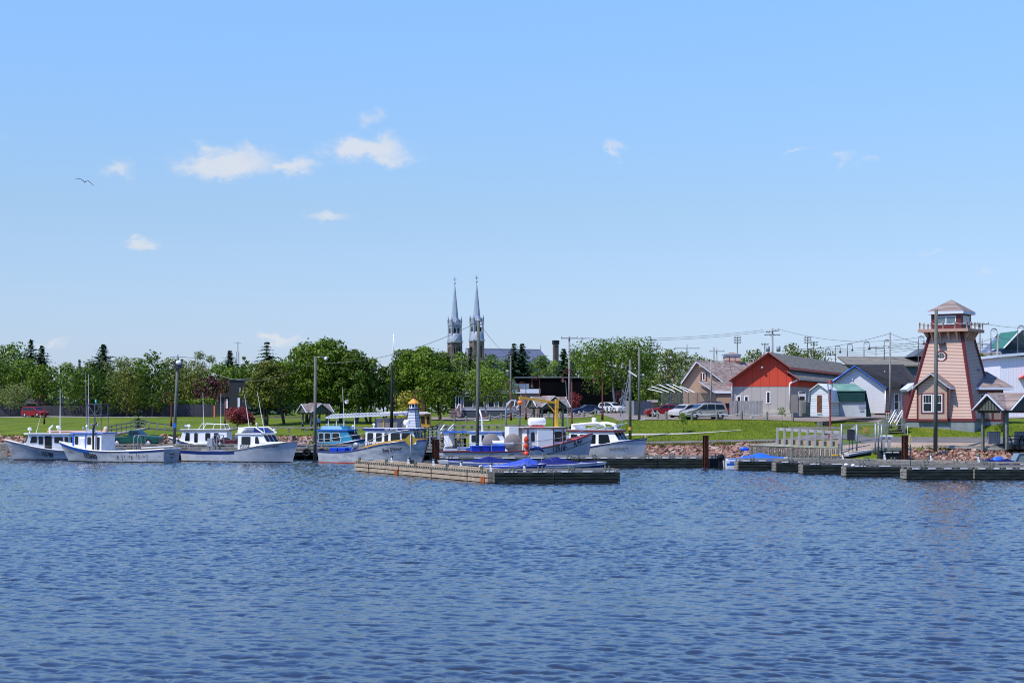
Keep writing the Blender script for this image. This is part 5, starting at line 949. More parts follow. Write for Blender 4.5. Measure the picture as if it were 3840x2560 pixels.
# sloping gangway on the far left
t = thing('gangway', 'sloping timber gangway with railings from the lawn to the left end of the wharf', 'gangway', (WX(490, 200), 200, 2))
m = MB(); a_, b_ = W(405, 1632, 200), W(548, 1606, 206); m.bar(a_, b_, 1.4, .15); m.bar(b_, W(700, 1617, 208), 1.4, .18); m.build('walkway', M_['wood'], t)
for k in range(9): p = a_.lerp(b_, k / 8); m = MB(); m.bb(p.x - .05, p.x + .05, p.y - .75, p.y - .65, p.z, p.z + 1.0); m.build('post', M_['wood'], t)
for k in range(5): p = b_.lerp(W(700, 1617, 208), (k + .5) / 5); m = MB(); m.bb(p.x - .08, p.x + .08, p.y - .75, p.y - .62, p.z, p.z + .75); m.build('post', M_['wood'], t)
for h_ in (.55, 1.0): m = MB(); m.bar(a_ + Vector((0, -.7, h_)), b_ + Vector((0, -.7, h_)), .06, .12); m.build('handrail', M_['wood'], t)
m = MB(); m.bar(b_ + Vector((0, -.7, .78)), W(640, 1612, 208) + Vector((0, -.7, .62)), .06, .12); m.build('handrail', M_['wood'], t)
t = thing('marker_post', 'upright orange marker post by the path before the hedge', 'post', (WX(803, 291), 291, 3.7)); m = MB(); m.bb(WX(801, 291), WX(806, 291), 291, 291.2, 3.6, WZ(1519, 291)); m.build('shaft', M_['orange'], t); m = MB(); m.bb(WX(800.5, 291), WX(806.5, 291), 290.95, 291.25, WZ(1519, 291), WZ(1517, 291)); m.build('cap', M_['brown'], t)
t = thing('information_panel', 'small grey lectern panel on the left lawn above the boulders', 'sign', (WX(703, 210), 210, 2.3)); m = MB(); m.prism([W(692, 1600, 210), W(713, 1600, 210), W(713, 1592, 210.3), W(692, 1592, 210.3)], (0, .04, -.03)); m.build('panel', M_['galv'], t)
for q in (693.5, 711): m = MB(); m.bb(WX(q, 210) - .03, WX(q, 210) + .03, 210.05, 210.12, 2.2, WZ(1600, 210)); m.build('leg', M_['iron'], t)
# ------------------------------------------------------------------ boardwalk in the centre
t = thing('boardwalk', 'raised grey timber boardwalk with plank railings behind the blue-trimmed boat', 'boardwalk', (WX(1800, 196), 196, 1.8)); d = 194.
m = MB(); m.bb(WX(1560, d), WX(2010, d), d, d + 5, WZ(1638, d) - .15, WZ(1638, d)); m.build('deck', M_['wood'], t)
for d_ in (d, d + 4.9):
    for px in range(1640, 2010, 32): m = MB(); x = WX(px, d); m.bb(x - .1, x + .1, d_ - .1, d_ + .1, .8, WZ(1592, d)); m.build('post', M_['woodg'], t)
    for y0_, y1_ in ((1592, 1597), (1610, 1614), (1621, 1624), (1640, 1643)): m = MB(); m.bb(WX(1636, d), WX(2010, d), d_ - .16, d_ - .105, WZ(y1_, d), WZ(y0_, d)); m.build('rail', M_['wood'], t)
for px in range(1575, 2000, 42): m = MB(); x = WX(px, d); m.tube([(x, d + .4, -.8), (x, d + .4, WZ(1640, d))], .14, 6); m.build('piling', M_['woodd'], t)
m = MB(); m.bar(W(1570, 1612, d - .2), W(1640, 1596, d - .2), .08, .14); m.bar(W(1570, 1622, d - .2), W(1640, 1606, d - .2), .08, .14); m.bar(W(1545, 1622, d - .3), W(1600, 1607, d - .3), .08, .2); m.build('slanted_rail', M_['wood'], t)
for k in range(4): m = MB(); px = 1580 + 14 * k; m.bb(WX(px, d) - .08, WX(px, d) + .08, d - .3, d - .15, .8, WZ(1602 - k * 2, d)); m.build('post', M_['woodg'], t)
t = thing('boardwalk_stairs', 'timber stairs with slanting white handrails down from the boardwalk', 'stairs', (WX(1675, 186), 186, .6)); d = 185.
for xa_, ya, xb_, yb_ in ((1651, 1613, 1667, 1592), (1680, 1613, 1701, 1591), (1682, 1622, 1701, 1603), (1651, 1628, 1658, 1619), (1657, 1611, 1667, 1607)): m = MB(); m.bar(W(xa_, ya, d), W(xb_, yb_, d + 1.5), .09); m.build('handrail', M_['white'], t)
for k in range(7): m = MB(); p = W(1645 + k * 6, 1660 - k * 7, d + k * .3); m.box(p, (1.3, .34, .07)); m.build('step', M_['wood'], t)
for px in (1643, 1648, 1612): m = MB(); m.bb(WX(px, d) - .07, WX(px, d) + .07, d - .1, d + .04, -.6, WZ(1612, d)); m.build('post', M_['galv'], t)
m = MB(); m.bar(W(1600, 1614, d), W(1650, 1614, d), .07); m.bar(W(1600, 1640, d), W(1648, 1632, d), .06); m.bar(W(1600, 1655, d), W(1648, 1650, d), .06); m.build('crossbar', M_['galv'], t)
# light ramps with white edges rising to the right
t = thing('ramp', 'long pale ramp rails climbing the lawn to the dark green pole', 'ramp', (WX(2250, 186), 186, 2.0))
for (xa_, ya, xb_, yb_, da, db) in ((2102, 1645, 2350, 1573, 182, 194), (2140, 1625, 2340, 1574, 184, 194.5), (2240, 1612, 2420, 1573, 182, 190)): m = MB(); m.bar(W(xa_, ya, da), W(xb_, yb_, db), .1, .16); m.build('edge_rail', M_['white'], t)
m = MB(); m.prism([W(2102, 1648, 182), W(2240, 1616, 182), W(2420, 1576, 190), W(2350, 1576, 194)], (0, 0, -.1)); m.build('surface', M_['concrete'], t)
# ------------------------------------------------------------------ posts with slack ropes
def rope_fence(pts, label, h=.95, m_='woodg'):
    t = thing('rope_fence', label, 'fence', (WX(pts[0][0], pts[0][1]), pts[0][1], G(WX(pts[0][0], pts[0][1]), pts[0][1])), 0, 'post and rope fences')
    tops = []
    for px, d in pts:
        x = WX(px, d); g = G(x, d); m = MB(); m.lathe((x, d, 0), [(.13, g - .2), (.13, g + h - .08), (.10, g + h), (.01, g + h + .01)], 8); m.build('post', M_[m_], t); tops.append(Vector((x, d, g + h - .2)))
    for p, q in zip(tops[:-1], tops[1:]): m = MB(); m.tube([p.lerp(q, f) + Vector((0, 0, -.22 * math.sin(math.pi * f))) for f in np.linspace(0, 1, 8)], .03, 5); m.build('rope', M_['rope'], t)
rope_fence([(1705 + 44 * k, 240 - .6 * k) for k in range(14)], 'row of grey posts with slack white ropes across the lawn before the grey house')
rope_fence([(2290, 232), (2330, 226), (2378, 222), (2425, 215)], 'short run of roped posts before the white hatchback', .9)
rope_fence([(2425, 207), (2434, 202), (2448, 197.5), (2466, 193.5), (2498, 189.2)], 'curving row of close posts with slack ropes at the corner of the lawn')
rope_fence([(2498.5, 189), (2595, 188.6), (2688, 188.4), (2781, 188.4), (2876, 188.4), (2973, 188.4)], 'row of wide-spaced posts and ropes along the lawn top before the minivan')
# ------------------------------------------------------------------ poles
def pole(px, ytop, yb, d, w_, label, m_='pole', lean=0, group='tall timber poles', fn=None, name='pole', zb=None):
    x = WX(px, d); zt_ = WZ(ytop, d); zb_ = WZ(yb, d) if zb is None else zb; r_ = w_ / 2 * d / FPX; t = thing(name, label, 'pole', (x, d, zb_), 0, group)
    m = MB(); m.tube([(x - lean * (zt_ - zb_), d, zb_ - .5), (x - lean * .5 * (zt_ - zb_), d, (zb_ + zt_) / 2), (x, d, zt_)], [r_ * 1.08, r_, r_ * .85], 12); m.build('shaft', M_[m_], t)
    if fn: fn(t, x, d, zt_)
    return t
def lampbox(t, x, d, z):
    m = MB(); m.box((x + .05, d - .1, z - .75), (.75, .4, .8)); m.build('box', M_['iron'], t); m = MB(); m.ell((x + .15, d - .38, z - .55), (.3, .22, .24), 12, 8); m.build('lamp', M_['white'], t); m = MB(); m.bar((x - .8, d, z + .05), (x + .9, d, z + .02), .08); m.bar((x, d, z), (x, d, z + .3), .1); m.tube([(x + .9, d, z + .02), (x + 2.1, d, z - .1)], .03, 5); m.build('crossbar', M_['galv'], t)
pole(667, 1340, 1666, 181, 11.5, 'wharf pole with a dark box and round lamp on top, left of centre', lean=.045, fn=lampbox, zb=1.3)
m = MB(); m.box(W(653, 1595, 180.6), (.3, .1, .5)); tag(m.build('notice', M_['blue'], None, W(653, 1595, 180.6)), 'small blue notice fixed low on the lamp-topped wharf pole', 'sign'); bpy.data.objects['notice'].name = 'blue_notice'
def arml(t, x, d, z):
    m = MB(); m.tube([(x, d, z - .1), (x + .5, d, z + .02), (x + 1.0, d, z - .1)], .035, 6); m.build('arm', M_['galv'], t); m = MB(); m.ell((x + 1.05, d, z - .2), (.17, .15, .2), 10, 7); m.build('lamp', M_['white'], t)
pole(1183, 1337, 1735, 174, 12.5, 'plain greenish pole in the water right of the first shelter, with a small lamp arm', lean=.006, fn=arml, zb=-.8)
def guy(t, x, d, z):
    m = MB(); m.ell((x, d, z + .03), (.2, .2, .1), 8, 5); m.build('cap', M_['concrete'], t); m = MB(); m.ell((x + .3, d, z - .55), (.12, .12, .14), 8, 6); m.ell((x + .25, d, z - .25), (.1, .1, .14), 8, 6); m.build('insulator', M_['white'], t)
pole(1794, 1203, 1690, 172, 12.5, 'tallest pole, standing between the church and the blue-trimmed boat', lean=.009, fn=guy, zb=-.8)
pole(1915, 1332, 1592, 238, 7, 'thin grey pole beside the paired spruces')
pole(2397, 1302, 1574, 190, 9.5, 'dark green pole at the top of the lawn right of the birch')
pole(2363, 1347, 1640, 178, 10.5, 'grey green pole with a yellow band behind the right fishing boat', fn=lambda t, x, d, z: MB().lathe((x, d, 0), [(.175, WZ(1612, d)), (.175, WZ(1600, d))], 12).build('band', M_['yellow'], t))
pole(3511, 1159, 1672, 157.5, 15, 'thick dark pole in front of the lighthouse-shaped tower', lean=.006)
pole(3338, 1245, 1545, 188, 7.5, 'slim pole in front of the white building with blue bargeboards', 'polel'); pole(2667, 1351, 1520, 212, 7, 'slim pole in front of the peach house', 'polel')
def crossarm(w_, n, tr=(), y=.35, tilt=0, second=None):
    def fn(t, x, d, z):
        m = MB(); m.bar((x - w_ / 2, d - .2, z - y + tilt), (x + w_ / 2, d - .2, z - y), .13, .15); m.build('crossarm', M_['polel'], t)
        for k in range(n): m = MB(); q = x - w_ / 2 + .1 + (w_ - .2) * k / (n - 1); m.lathe((q, d - .2, z - y + .07 + tilt * (1 - k / (n - 1))), [(.04, 0), (.08, .08), (.05, .2), (.01, .24)], 6); m.build('insulator', M_['galv'], t)
        for (dx, dz) in tr: m = MB(); m.lathe((x + dx, d - .3, z + dz), [(.01, 0), (.3, .02), (.32, .8), (.2, .9), (.01, .92)], 12); m.build('transformer', M_['galv'], t)
        if second: m = MB(); m.bar((x - second[0] / 2, d + .2, z - second[1]), (x + second[0] / 2, d + .2, z - second[1]), .13, .14); m.build('crossarm', M_['polel'], t); m = MB(); m.bar((x - second[0] * .3, d + .1, z - y - .1), (x, d, z - second[1] - .6), .06); m.build('brace', M_['galv'], t)
    return fn
pole(2135, 1262, 1562, 258, 8, 'utility pole with a crossarm and a small transformer left of the big birch', 'polel', fn=crossarm(2.5, 3, ((.38, -2.7),), .25), group='utility poles')
pole(2897, 1230, 1420, 262, 7.5, 'utility pole with two crossarms and two big transformers above the red barn', 'polel', fn=crossarm(2.0, 5, ((-.75, -3.6), (.85, -3.6)), .35, -.3, (2.4, 1.0)), group='utility poles', zb=4.6)
pole(3674, 1210, 1345, 232, 8, 'utility pole with a crossarm right behind the tower', 'polel', fn=crossarm(2.4, 4, (), .2), group='utility poles', zb=4.6); pole(3743, 1258, 1375, 214, 8, 'plain leaning pole beside the green-roofed house', 'polel', lean=.04, group='utility poles', zb=4.6)
pole(2576, 1291, 1400, 350, 4, 'far utility pole left of the peach house', 'polel', fn=crossarm(5, 3, (), .8), group='utility poles', zb=4.6); pole(2677, 1302, 1400, 350, 6, 'far double pole over the peach house ridge, left one', 'polel', group='utility poles', zb=4.6); pole(2688, 1306, 1400, 352, 4.5, 'far double pole over the peach house ridge, right one with crossarm', 'polel', fn=crossarm(3, 3, (), .6), group='utility poles', zb=4.6)
pole(3285, 1296, 1340, 300, 3.5, 'far utility pole above the long grey roof', 'polel', fn=crossarm(2.6, 3, (), .4), group='utility poles', zb=4.6)
pole(3683, 1270, 1330, 330, 5, 'far utility pole right of the tower waist', 'polel', fn=crossarm(3, 3, (), 1.0, 0, (3, 2.3)), group='utility poles', zb=4.6); pole(3791, 1290, 1330, 330, 4, 'far short utility pole before the pale blue gable', 'polel', fn=crossarm(2.6, 3, (), .4), group='utility poles', zb=4.6)
for k, (px, ty, rows, lab) in enumerate(((2441, 1272, 3, 'taller floodlight mast left of the far scoreboard'), (2463, 1294, 2, 'shorter floodlight mast beside the taller one'), (2765, 1262, 3, 'floodlight mast with three lamp rows above the cupola'), (3028, 1262, 3, 'floodlight mast with three lamp rows above the barn roof'), (3052, 1280, 2, 'small far floodlight mast right of the three-row one'), (2868, 1287, 1, 'single-row floodlight mast left of the transformer pole'))):
    d = 480; x = WX(px, d); t = thing('floodlight_mast', lab, 'light mast', (x, d, 4.6), 0, 'sports floodlight masts'); m = MB(); m.tube([(x, d, 4.5), (x, d, WZ(ty - 2, d))], [.25, .12], 6); m.build('mast', M_['polel'], t)
    for r in range(rows):
        z = WZ(ty + 2 + 9.5 * r, d); m = MB(); m.bar((x - .9, d, z - .25), (x + .9, d, z - .25), .1); m.build('crossbar', M_['galv'], t)
        for q in (-.75, 0, .75): m = MB(); m.lathe((x + q, d - .3, z), [(.01, -.2), (.30, -.12), (.30, .12), (.01, .2)], 8); m.build('floodlight', M_['galv'], t)
t = thing('scoreboard', 'far dark blue scoreboard shelter on legs above the trees', 'scoreboard', (WX(2430, 400), 400, 4.6)); m = MB(); wbox(m, 2396, 2459, 1325, 1336, 400, 2); m.build('board', mat('slate blue board', (.05,.08,.13), .7, .1, 1), t)
for q in (2428, 2456): m = MB(); wbox(m, q, q + 2.5, 1336, 1420, 400.5, .2); m.build('leg', M_['iron'], t)
t = thing('radio_mast', 'thin lattice radio mast above the left woods', 'mast', (WX(892, 400), 400, 4.2)); x = WX(892, 400)
for dx, dy in ((-.35, -.2), (.35, -.2), (0, .4)): m = MB(); m.tube([(x + dx, 400 + dy, 4), (x + dx * .8, 400 + dy, WZ(1318, 400))], .06, 5); m.build('leg', M_['galv'], t)
m = MB(); zs_ = np.linspace(WZ(1355, 400), WZ(1318, 400), 8)
for k in range(7): s_ = (-1) ** k; m.bar((x - .33 * s_, 399.8, zs_[k]), (x + .33 * s_, 399.8, zs_[k + 1]), .07)
m.tube([(x, 400, WZ(1318, 400)), (x, 400, WZ(1282, 400))], .09, 6); m.bar((x - .8, 400, WZ(1286, 400)), (x + .8, 400, WZ(1286, 400)), .08); m.build('lattice', M_['galv'], t)
# ------------------------------------------------------------------ street lamps
def gooseneck(px, ytop, d, label, m_='brown', side=-1, zb=None, wd=.95, name='street_lamp', group='brown gooseneck lamps'):
    x = WX(px, d); z0 = G(x, d) if zb is None else zb; zt_ = WZ(ytop, d); t = thing(name, label, 'street lamp', (x, d, z0), 0, group); r_ = wd / 2; zc = zt_ - r_
    m = MB(); m.tube([(x, d, z0), (x, d, z0 + .8), (x, d, z0 + .85), (x, d, zc - .9)], [.15, .13, .09, .07], 8); m.build('shaft', M_[m_], t)
    m = MB(); m.tube([(x, d, zc - .95), (x, d, zc)] + [(x + side * (r_ - r_ * math.cos(a_)), d, zc + r_ * math.sin(a_)) for a_ in np.linspace(.2, math.pi, 9)] + [(x + side * wd, d, zc - .35)], .04, 6)
    m.tube([(x + side * (r_ + (.26 - .022 * k) * math.cos(k * .7)), d, zc + .12 + (.26 - .022 * k) * math.sin(k * .7)) for k in range(10)], .025, 5); m.build('arm', M_[m_], t)
    m = MB(); m.lathe((x + side * wd, d, zc - .35), [(.05, 0), (.08, -.08), (.11, -.22), (.27, -.42), (.25, -.43), (.01, -.40)], 12); h = m.build('lamp_shade', M_[m_], t)
    m = MB(); m.ell((x + side * wd, d, zc - .79), (.16, .16, .11), 10, 6); m.build('lamp_glass', M_['white'], h); return t
for a in ((1917, 1428, 232, 'gooseneck lamp in front of the grey house, left of the thin pole', -1), (1972, 1432, 228, 'gooseneck lamp left of the second shelter', -1), (2023, 1412, 222, 'gooseneck lamp over the second shelter roof', -1), (2144, 1385, 190, 'tall gooseneck lamp against the utility pole by the second shelter', -1), (2259, 1390, 200, 'gooseneck lamp with a scroll in front of the birch', -1), (2528, 1385, 232, 'gooseneck lamp left of the peach house', -1),
          (642, 1470, 232, 'gooseneck lamp left of the lamp-topped wharf pole', -1), (843, 1466, 232, 'gooseneck lamp before the modern dark building', -1), (1583, 1460, 236, 'gooseneck lamp behind the little model lighthouse', -1), (166, 1480, 236, 'gooseneck lamp on the lawn by the red minivan', -1)): gooseneck(a[0], a[1], a[2], a[3], side=a[4])
for a in ((3240, 1280, 262, 'black gooseneck lamp above the long grey roof, leftmost of the three large ones'), (3316, 1273, 258, 'black gooseneck lamp left of the slim pole'), (3444, 1260, 250, 'black gooseneck lamp touching the left side of the tower'), (3716, 1231, 226, 'black gooseneck lamp with a bright head right of the tower'), (3817, 1220, 222, 'black gooseneck lamp at the far right before the green roof'), (3096, 1305, 300, 'smallest far gooseneck lamp over the barn roof'), (3133, 1295, 292, 'far gooseneck lamp over the barn roof, middle one'), (3178, 1288, 284, 'far gooseneck lamp over the barn roof, right one')):
    gooseneck(a[0], a[1], a[2], a[3], 'iron', 1, 4.6, .80, group='black gooseneck lamps')
d = 171.5; x = WX(3113, d); t = thing('lantern_post', 'dark red lamp post with an open square lantern before the green-roofed shed', 'street lamp', (x, d, G(x, d))); g = G(x, d)
m = MB(); m.lathe((x, d, 0), [(.19, g - .1), (.17, g + .65), (.10, g + .75), (.08, WZ(1462, d))], 10); m.build('shaft', mat('dark red metal', (.20,.02,.018), .45, .1, 3), t)
m = MB(); z0, z1 = WZ(1461, d), WZ(1438, d); [m.bar((x + sx * .17, d + sy * .17, z0), (x + sx * .23, d + sy * .23, z1), .035) for sx in (-1, 1) for sy in (-1, 1)]; m.box((x, d, z0), (.4, .4, .04)); m.bar((x, d, z0), (x, d, z0 + .3), .06); m.build('lantern_frame', M_['iron'], t)
m = MB(); m.lathe((x, d, 0), [(.28, z1), (.27, z1 + .1), (.18, z1 + .22), (.19, z1 + .3), (.01, z1 + .36)], 12); m.build('cap', MATS['dark red metal'], t)
# ------------------------------------------------------------------ overhead wires
def wire(name, p, q, sag, label, r=.022, n=18):
    p, q = Vector(p), Vector(q); m = MB(); m.tube([p.lerp(q, f) + Vector((0, 0, -sag * 4 * f * (1 - f))) for f in np.linspace(0, 1, n)], r, 4, False); return single(name, m, M_['iron'], label, 'wire', 'overhead wires', p)
for p, q, s_, l_ in ((W(1794, 1206, 172), W(1215, 1362, 180), 1.0, 'overhead wire from the tallest pole left across the treetops'), (W(1794, 1206, 172), W(1918, 1338, 238), .5, 'overhead wire from the tallest pole down right to the thin grey pole'), (W(1183, 1350, 174), W(700, 1345, 181), 2.2, 'slack overhead wire between the two wharf poles'),
    (W(2172, 1266, 258), W(2862, 1237, 262), .6, 'upper overhead wire from the birch-side utility pole to the transformer pole'), (W(2165, 1270, 258), W(2875, 1242, 262), .7, 'lower overhead wire from the birch-side utility pole to the transformer pole'),
    (W(2915, 1232, 262), W(3660, 1212, 232), 2.2, 'overhead wire from the transformer pole to the pole behind the tower'), (W(3338, 1250, 188), W(2990, 1310, 250), .4, 'overhead wire from the slim pole left to the barn roof'), (W(3338, 1250, 188), W(3740, 1260, 214), 1.4, 'overhead wire from the slim pole right past the tower'),
    (W(3690, 1213, 232), W(3960, 1222, 232), .4, 'overhead wire leaving right from the pole behind the tower'), (W(3743, 1262, 214), W(3960, 1300, 214), .3, 'overhead wire leaving right from the leaning pole'), (W(2667, 1353, 212), W(2900, 1322, 262), .3, 'overhead wire from the peach house pole to the transformer pole'), (W(1600, 1325, 240), W(1915, 1334, 238), .4, 'overhead wire crossing before the church tower bases')):
    wire('overhead_wire', p, q, s_, l_)
for k in range(4): wire('overhead_wire', W(2990 + 20 * k, 1308 + 7 * k, 262), W(3480, 1275 + 9 * k, 258), .5, ['topmost', 'second', 'third', 'lowest'][k] + ' of the four parallel wires above the long grey roof')
for k in range(3): wire('overhead_wire', W(3340, 1286 + 9 * k, 258), W(3960, 1282 + 12 * k, 250), .4, ['upper', 'middle', 'lower'][k] + ' wire of the three passing behind the tower waist')
# ------------------------------------------------------------------ cars
def car(loc, rz, L, H, Wd, prof, glassp, m_, label, name='parked_car', cat='car', wheels=(.19, .80), wr=.33, band=None, scale=1, face=1, splits=(), gband=None):
    """prof: side outline of the painted body; glassp: side window band; both in fractions (x forward 0..1, z in metres)"""
    t = thing(name, label, cat, loc, rz, 'parked vehicles'); hw_ = Wd / 2
    def P(p): return ((p[0] - .5) * L, p[1])
    m = MB(); n = len(prof); rings = []
    for w_, ins in ((-hw_, .03), (-hw_ * .93, 0), (hw_ * .93, 0), (hw_, .03)):
        ring = []
        for p in prof:
            x_, z_ = P(p); tum = max(0, (z_ - H * .55)) / H * .34; f = 1 if abs(w_) < hw_ * .95 else 1; ring.append((x_ * (1 - ins * .3), w_ * (1 - tum), z_ - (ins if z_ > .5 else -ins * .5)))
        rings.append(ring)
    vs = [v_ for r_ in rings for v_ in r_]; fs = [(k * n + i, k * n + (i + 1) % n, (k + 1) * n + (i + 1) % n, (k + 1) * n + i) for k in range(3) for i in range(n)] + [tuple(range(n))[::-1], tuple(range(3 * n, 4 * n))]
    m.add(vs, fs); body = m.build('body', M_[m_] if isinstance(m_, str) else m_, t, (0, 0, 0), bevel=.03)
    for s in (-1, 1):
        for gp in glassp:
            q = []
            for p in gp: x_, z_ = P(p); tum = max(0, (z_ - H * .55)) / H * .34; q.append((x_, s * (hw_ * (1 - tum) + .004), z_))
            MB().prism(q, (0, s * .012, 0)).build('window', M_['glass'], t)
    x0, z0 = P(prof_ws[label][0]) if label in prof_ws else (None, None)
    for wx in wheels:
        for s in (-1, 1):
            c = ((wx - .5) * L, s * (hw_ - .12), wr); Mw = Matrix.Translation(c) @ Matrix.Rotation(R(90) * s, 4, 'X'); ty = MB().lathe((0, 0, 0), [(.01, -.10), (wr * .62, -.11), (wr * .93, -.12), (wr, -.07), (wr, .07), (wr * .93, .12), (.01, .1)], 18, Mw).build('tyre', M_['rubber'], t)
            MB().lathe((0, 0, 0), [(wr * .62, -.112), (wr * .58, -.13), (wr * .2, -.135), (.01, -.13)], 14, Mw).build('rim', M_['metal'], ty)
            ar = MB(); ar.lathe((0, 0, 0), [(wr * 1.17, -.135), (wr * 1.17, .0)], 18, Mw); ar.add([Mw @ Vector((wr * 1.17 * math.cos(a_), wr * 1.17 * math.sin(a_), -.1235)) for a_ in np.linspace(0, 6.283, 19)[:-1]], [tuple(range(18))[::-1]])
            ar.build('wheel_arch', M_['dark'], t)
    for s in (-1, 1):
        MB().box((L * .485, s * hw_ * .68, H * .42), (.1, .34, .15)).build('headlight', M_['metal'], t); MB().box((-L * .488, s * hw_ * .78, H * .52), (.08, .2, .26)).build('tail_light', M_['red'], t)
        MB().box((L * wheels[1] - L * .5 - .42 * L * .22, s * (hw_ + .08), H * .60), (.1, .16, .12)).build('mirror', M_['dark'], t)
        for sx in splits: MB().box(((sx - .5) * L, s * (hw_ + .001), H * .42), (.012, .006, H * .34)).build('door_seam', M_['dark'], t)
        if band: MB().bb(-L * .47, L * .47, s * hw_ - .012, s * hw_ + .012, band[0], band[1]).build('side_trim', M_['white'], t)
    MB().box((L * .492, 0, H * .30), (.05, Wd * .5, .12)).build('grille', M_['dark'], t); MB().box((-L * .495, 0, H * .45), (.03, .42, .14)).build('licence_plate', M_['white'], t)
    return t
prof_ws = {}
SED = [(0, .30), (0, .75), (.02, .92), (.15, .96), (.28, 1.36), (.40, 1.43), (.55, 1.40), (.70, .98), (.92, .82), (1, .66), (1, .28), (.9, .2), (.1, .2)]
SEDG = [[(.19, .98), (.29, 1.30), (.41, 1.36), (.43, .98)], [(.45, .98), (.45, 1.36), (.54, 1.33), (.665, .97)]]
VAN = [(0, .32), (0, .85), (.025, 1.0), (.06, 1.62), (.12, 1.74), (.45, 1.77), (.58, 1.70), (.76, 1.12), (.93, .92), (1, .75), (1, .3), (.9, .22), (.1, .22)]
VANG = [[(.075, 1.08), (.11, 1.56), (.30, 1.60), (.30, 1.08)], [(.32, 1.08), (.32, 1.60), (.48, 1.60), (.50, 1.08)], [(.52, 1.08), (.50, 1.58), (.585, 1.54), (.70, 1.10)]]
PU = [(0, .5), (0, 1.08), (.40, 1.12), (.42, 1.72), (.46, 1.80), (.58, 1.79), (.68, 1.25), (.95, 1.12), (1, 1.0), (1, .45), (.9, .38), (.1, .38)]
PUG = [[(.435, 1.22), (.445, 1.66), (.49, 1.68), (.49, 1.22)], [(.505, 1.22), (.505, 1.69), (.575, 1.67), (.645, 1.24)]]
CONV = [(0, .3), (0, .68), (.03, .80), (.30, .84), (.36, .78), (.55, .78), (.60, .86), (.62, .86), (.93, .70), (1, .58), (1, .26), (.9, .18), (.1, .18)]
HAT = [(0, .3), (0, .9), (.05, 1.30), (.12, 1.46), (.45, 1.50), (.58, 1.40), (.76, .98), (.95, .82), (1, .66), (1, .28), (.9, .2), (.1, .2)]
HATG = [[(.08, .98), (.13, 1.38), (.32, 1.42), (.32, .98)], [(.34, .98), (.34, 1.43), (.46, 1.43), (.57, 1.34), (.70, .98)]]
def glassends(t, prof, i_f, i_r, L, Wd, m_='glass', H=1.4):
    for (a_, b_) in (i_f, i_r):
        p, q = prof[a_], prof[b_]; P_ = lambda f: ((p[0] + (q[0] - p[0]) * f - .5) * L, p[1] + (q[1] - p[1]) * f)
        (x0, z0), (x1, z1) = P_(.12), P_(.9); k0, k1 = Wd / 2 * (1 - max(0, z0 - H * .55) / H * .34) * .86, Wd / 2 * (1 - max(0, z1 - H * .55) / H * .34) * .86
        n_ = Vector((z1 - z0, 0, -(x1 - x0))).normalized(); n_ = n_ if n_.z > 0 else -n_
        v = [Vector((x0, -k0, z0)), Vector((x0, k0, z0)), Vector((x1, k1, z1)), Vector((x1, -k1, z1))]; MB().prism([q_ + n_ * .004 for q_ in v], n_ * .012).build('windscreen' if (a_, b_) == i_f else 'rear_window', M_[m_], t)
paint = lambda n, c, v=.05: mat(n, c, .4, v, 1, spec=.25, coat=.08)
silver, dred, dblue, green = paint('silver car paint', (.30,.28,.24)), paint('red car paint', (.20,.008,.012)), paint('dark blue car paint', (.015,.03,.075)), paint('green car paint', (.004,.06,.042))
def vehicle(px, d, z, deg, kind, paint_, label, **k):
    L, H, Wd, pf, gl, f_, r_ = dict(van=(5.0, 1.77, 1.9, VAN, VANG, (6, 7), (2, 3)), sedan=(4.6, 1.43, 1.75, SED, SEDG, (6, 7), (3, 4)), pickup=(5.6, 1.8, 1.95, PU, PUG, (5, 6), (2, 3)), hatch=(4.1, 1.5, 1.7, HAT, HATG, (5, 6), (1, 2)), conv=(4.0, 1.2, 1.7, CONV, [], (6, 7), (3, 4)))[kind]
    x = WX(px, d); z = G(x, d) + .05 if z is None else z; t = car((x, d, z), R(deg), L, H, Wd, pf, gl, paint_, label, splits=(.33, .51) if kind in ('van', 'sedan', 'hatch') else (.49,), **k)
    if kind != 'conv': glassends(t, pf, f_, r_, L, Wd, H=H)
    return t
vehicle(2640, 190.6, None, 197, 'van', silver, 'silver minivan seen from its rear quarter at the top of the lawn', name='minivan', cat='minivan', band=(.52, .6))
vehicle(2492, 201, None, 186, 'sedan', dred, 'dark red sedan behind the curving roped posts', wheels=(.19, .80))
t = vehicle(2604, 206, None, 200, 'hatch', paint('pale blue car paint', (.12,.18,.26)), 'pale blue hatchback between the red sedan and the silver minivan')
vehicle(2640, 215, None, 183, 'van', paint('blue car paint', (.01,.035,.16)), 'deep blue minivan behind the pale blue hatchback', name='minivan', cat='minivan'); vehicle(2716, 218, None, 182, 'hatch', dred, 'dark red hatchback beyond the silver minivan, by the board fence')
vehicle(2568, 196.5, None, 225, 'hatch', paint('white car paint', (.42,.40,.37)), 'white car whose nose shows left of the silver minivan'); vehicle(2515, 224, None, 184, 'sedan', paint('black car paint', (.02,.02,.025)), 'dark car low before the wire enclosure')
vehicle(2202, 243, None, 192, 'sedan', dblue, 'dark blue sedan before the black hall, left of the birch'); vehicle(2295, 243, None, 312, 'hatch', paint('pearl car paint', (.55,.56,.56)), 'white hatchback right of the birch trunks')
vehicle(131, 300, None, -32, 'van', paint('bright red car paint', (.20,.006,.010)), 'red minivan driving on the far road at the left', name='minivan', cat='minivan')
vehicle(508, 183.2, 1.20, -9, 'pickup', green, 'dark green pickup truck parked on the wharf', name='pickup_truck', cat='pickup truck', wr=.38, wheels=(.2, .82))
t = vehicle(876, 183.5, 1.20, -6, 'conv', paint('dark plum car paint', (.055,.008,.014)), 'dark plum open-top roadster parked on the wharf', name='roadster', cat='car', wr=.30)
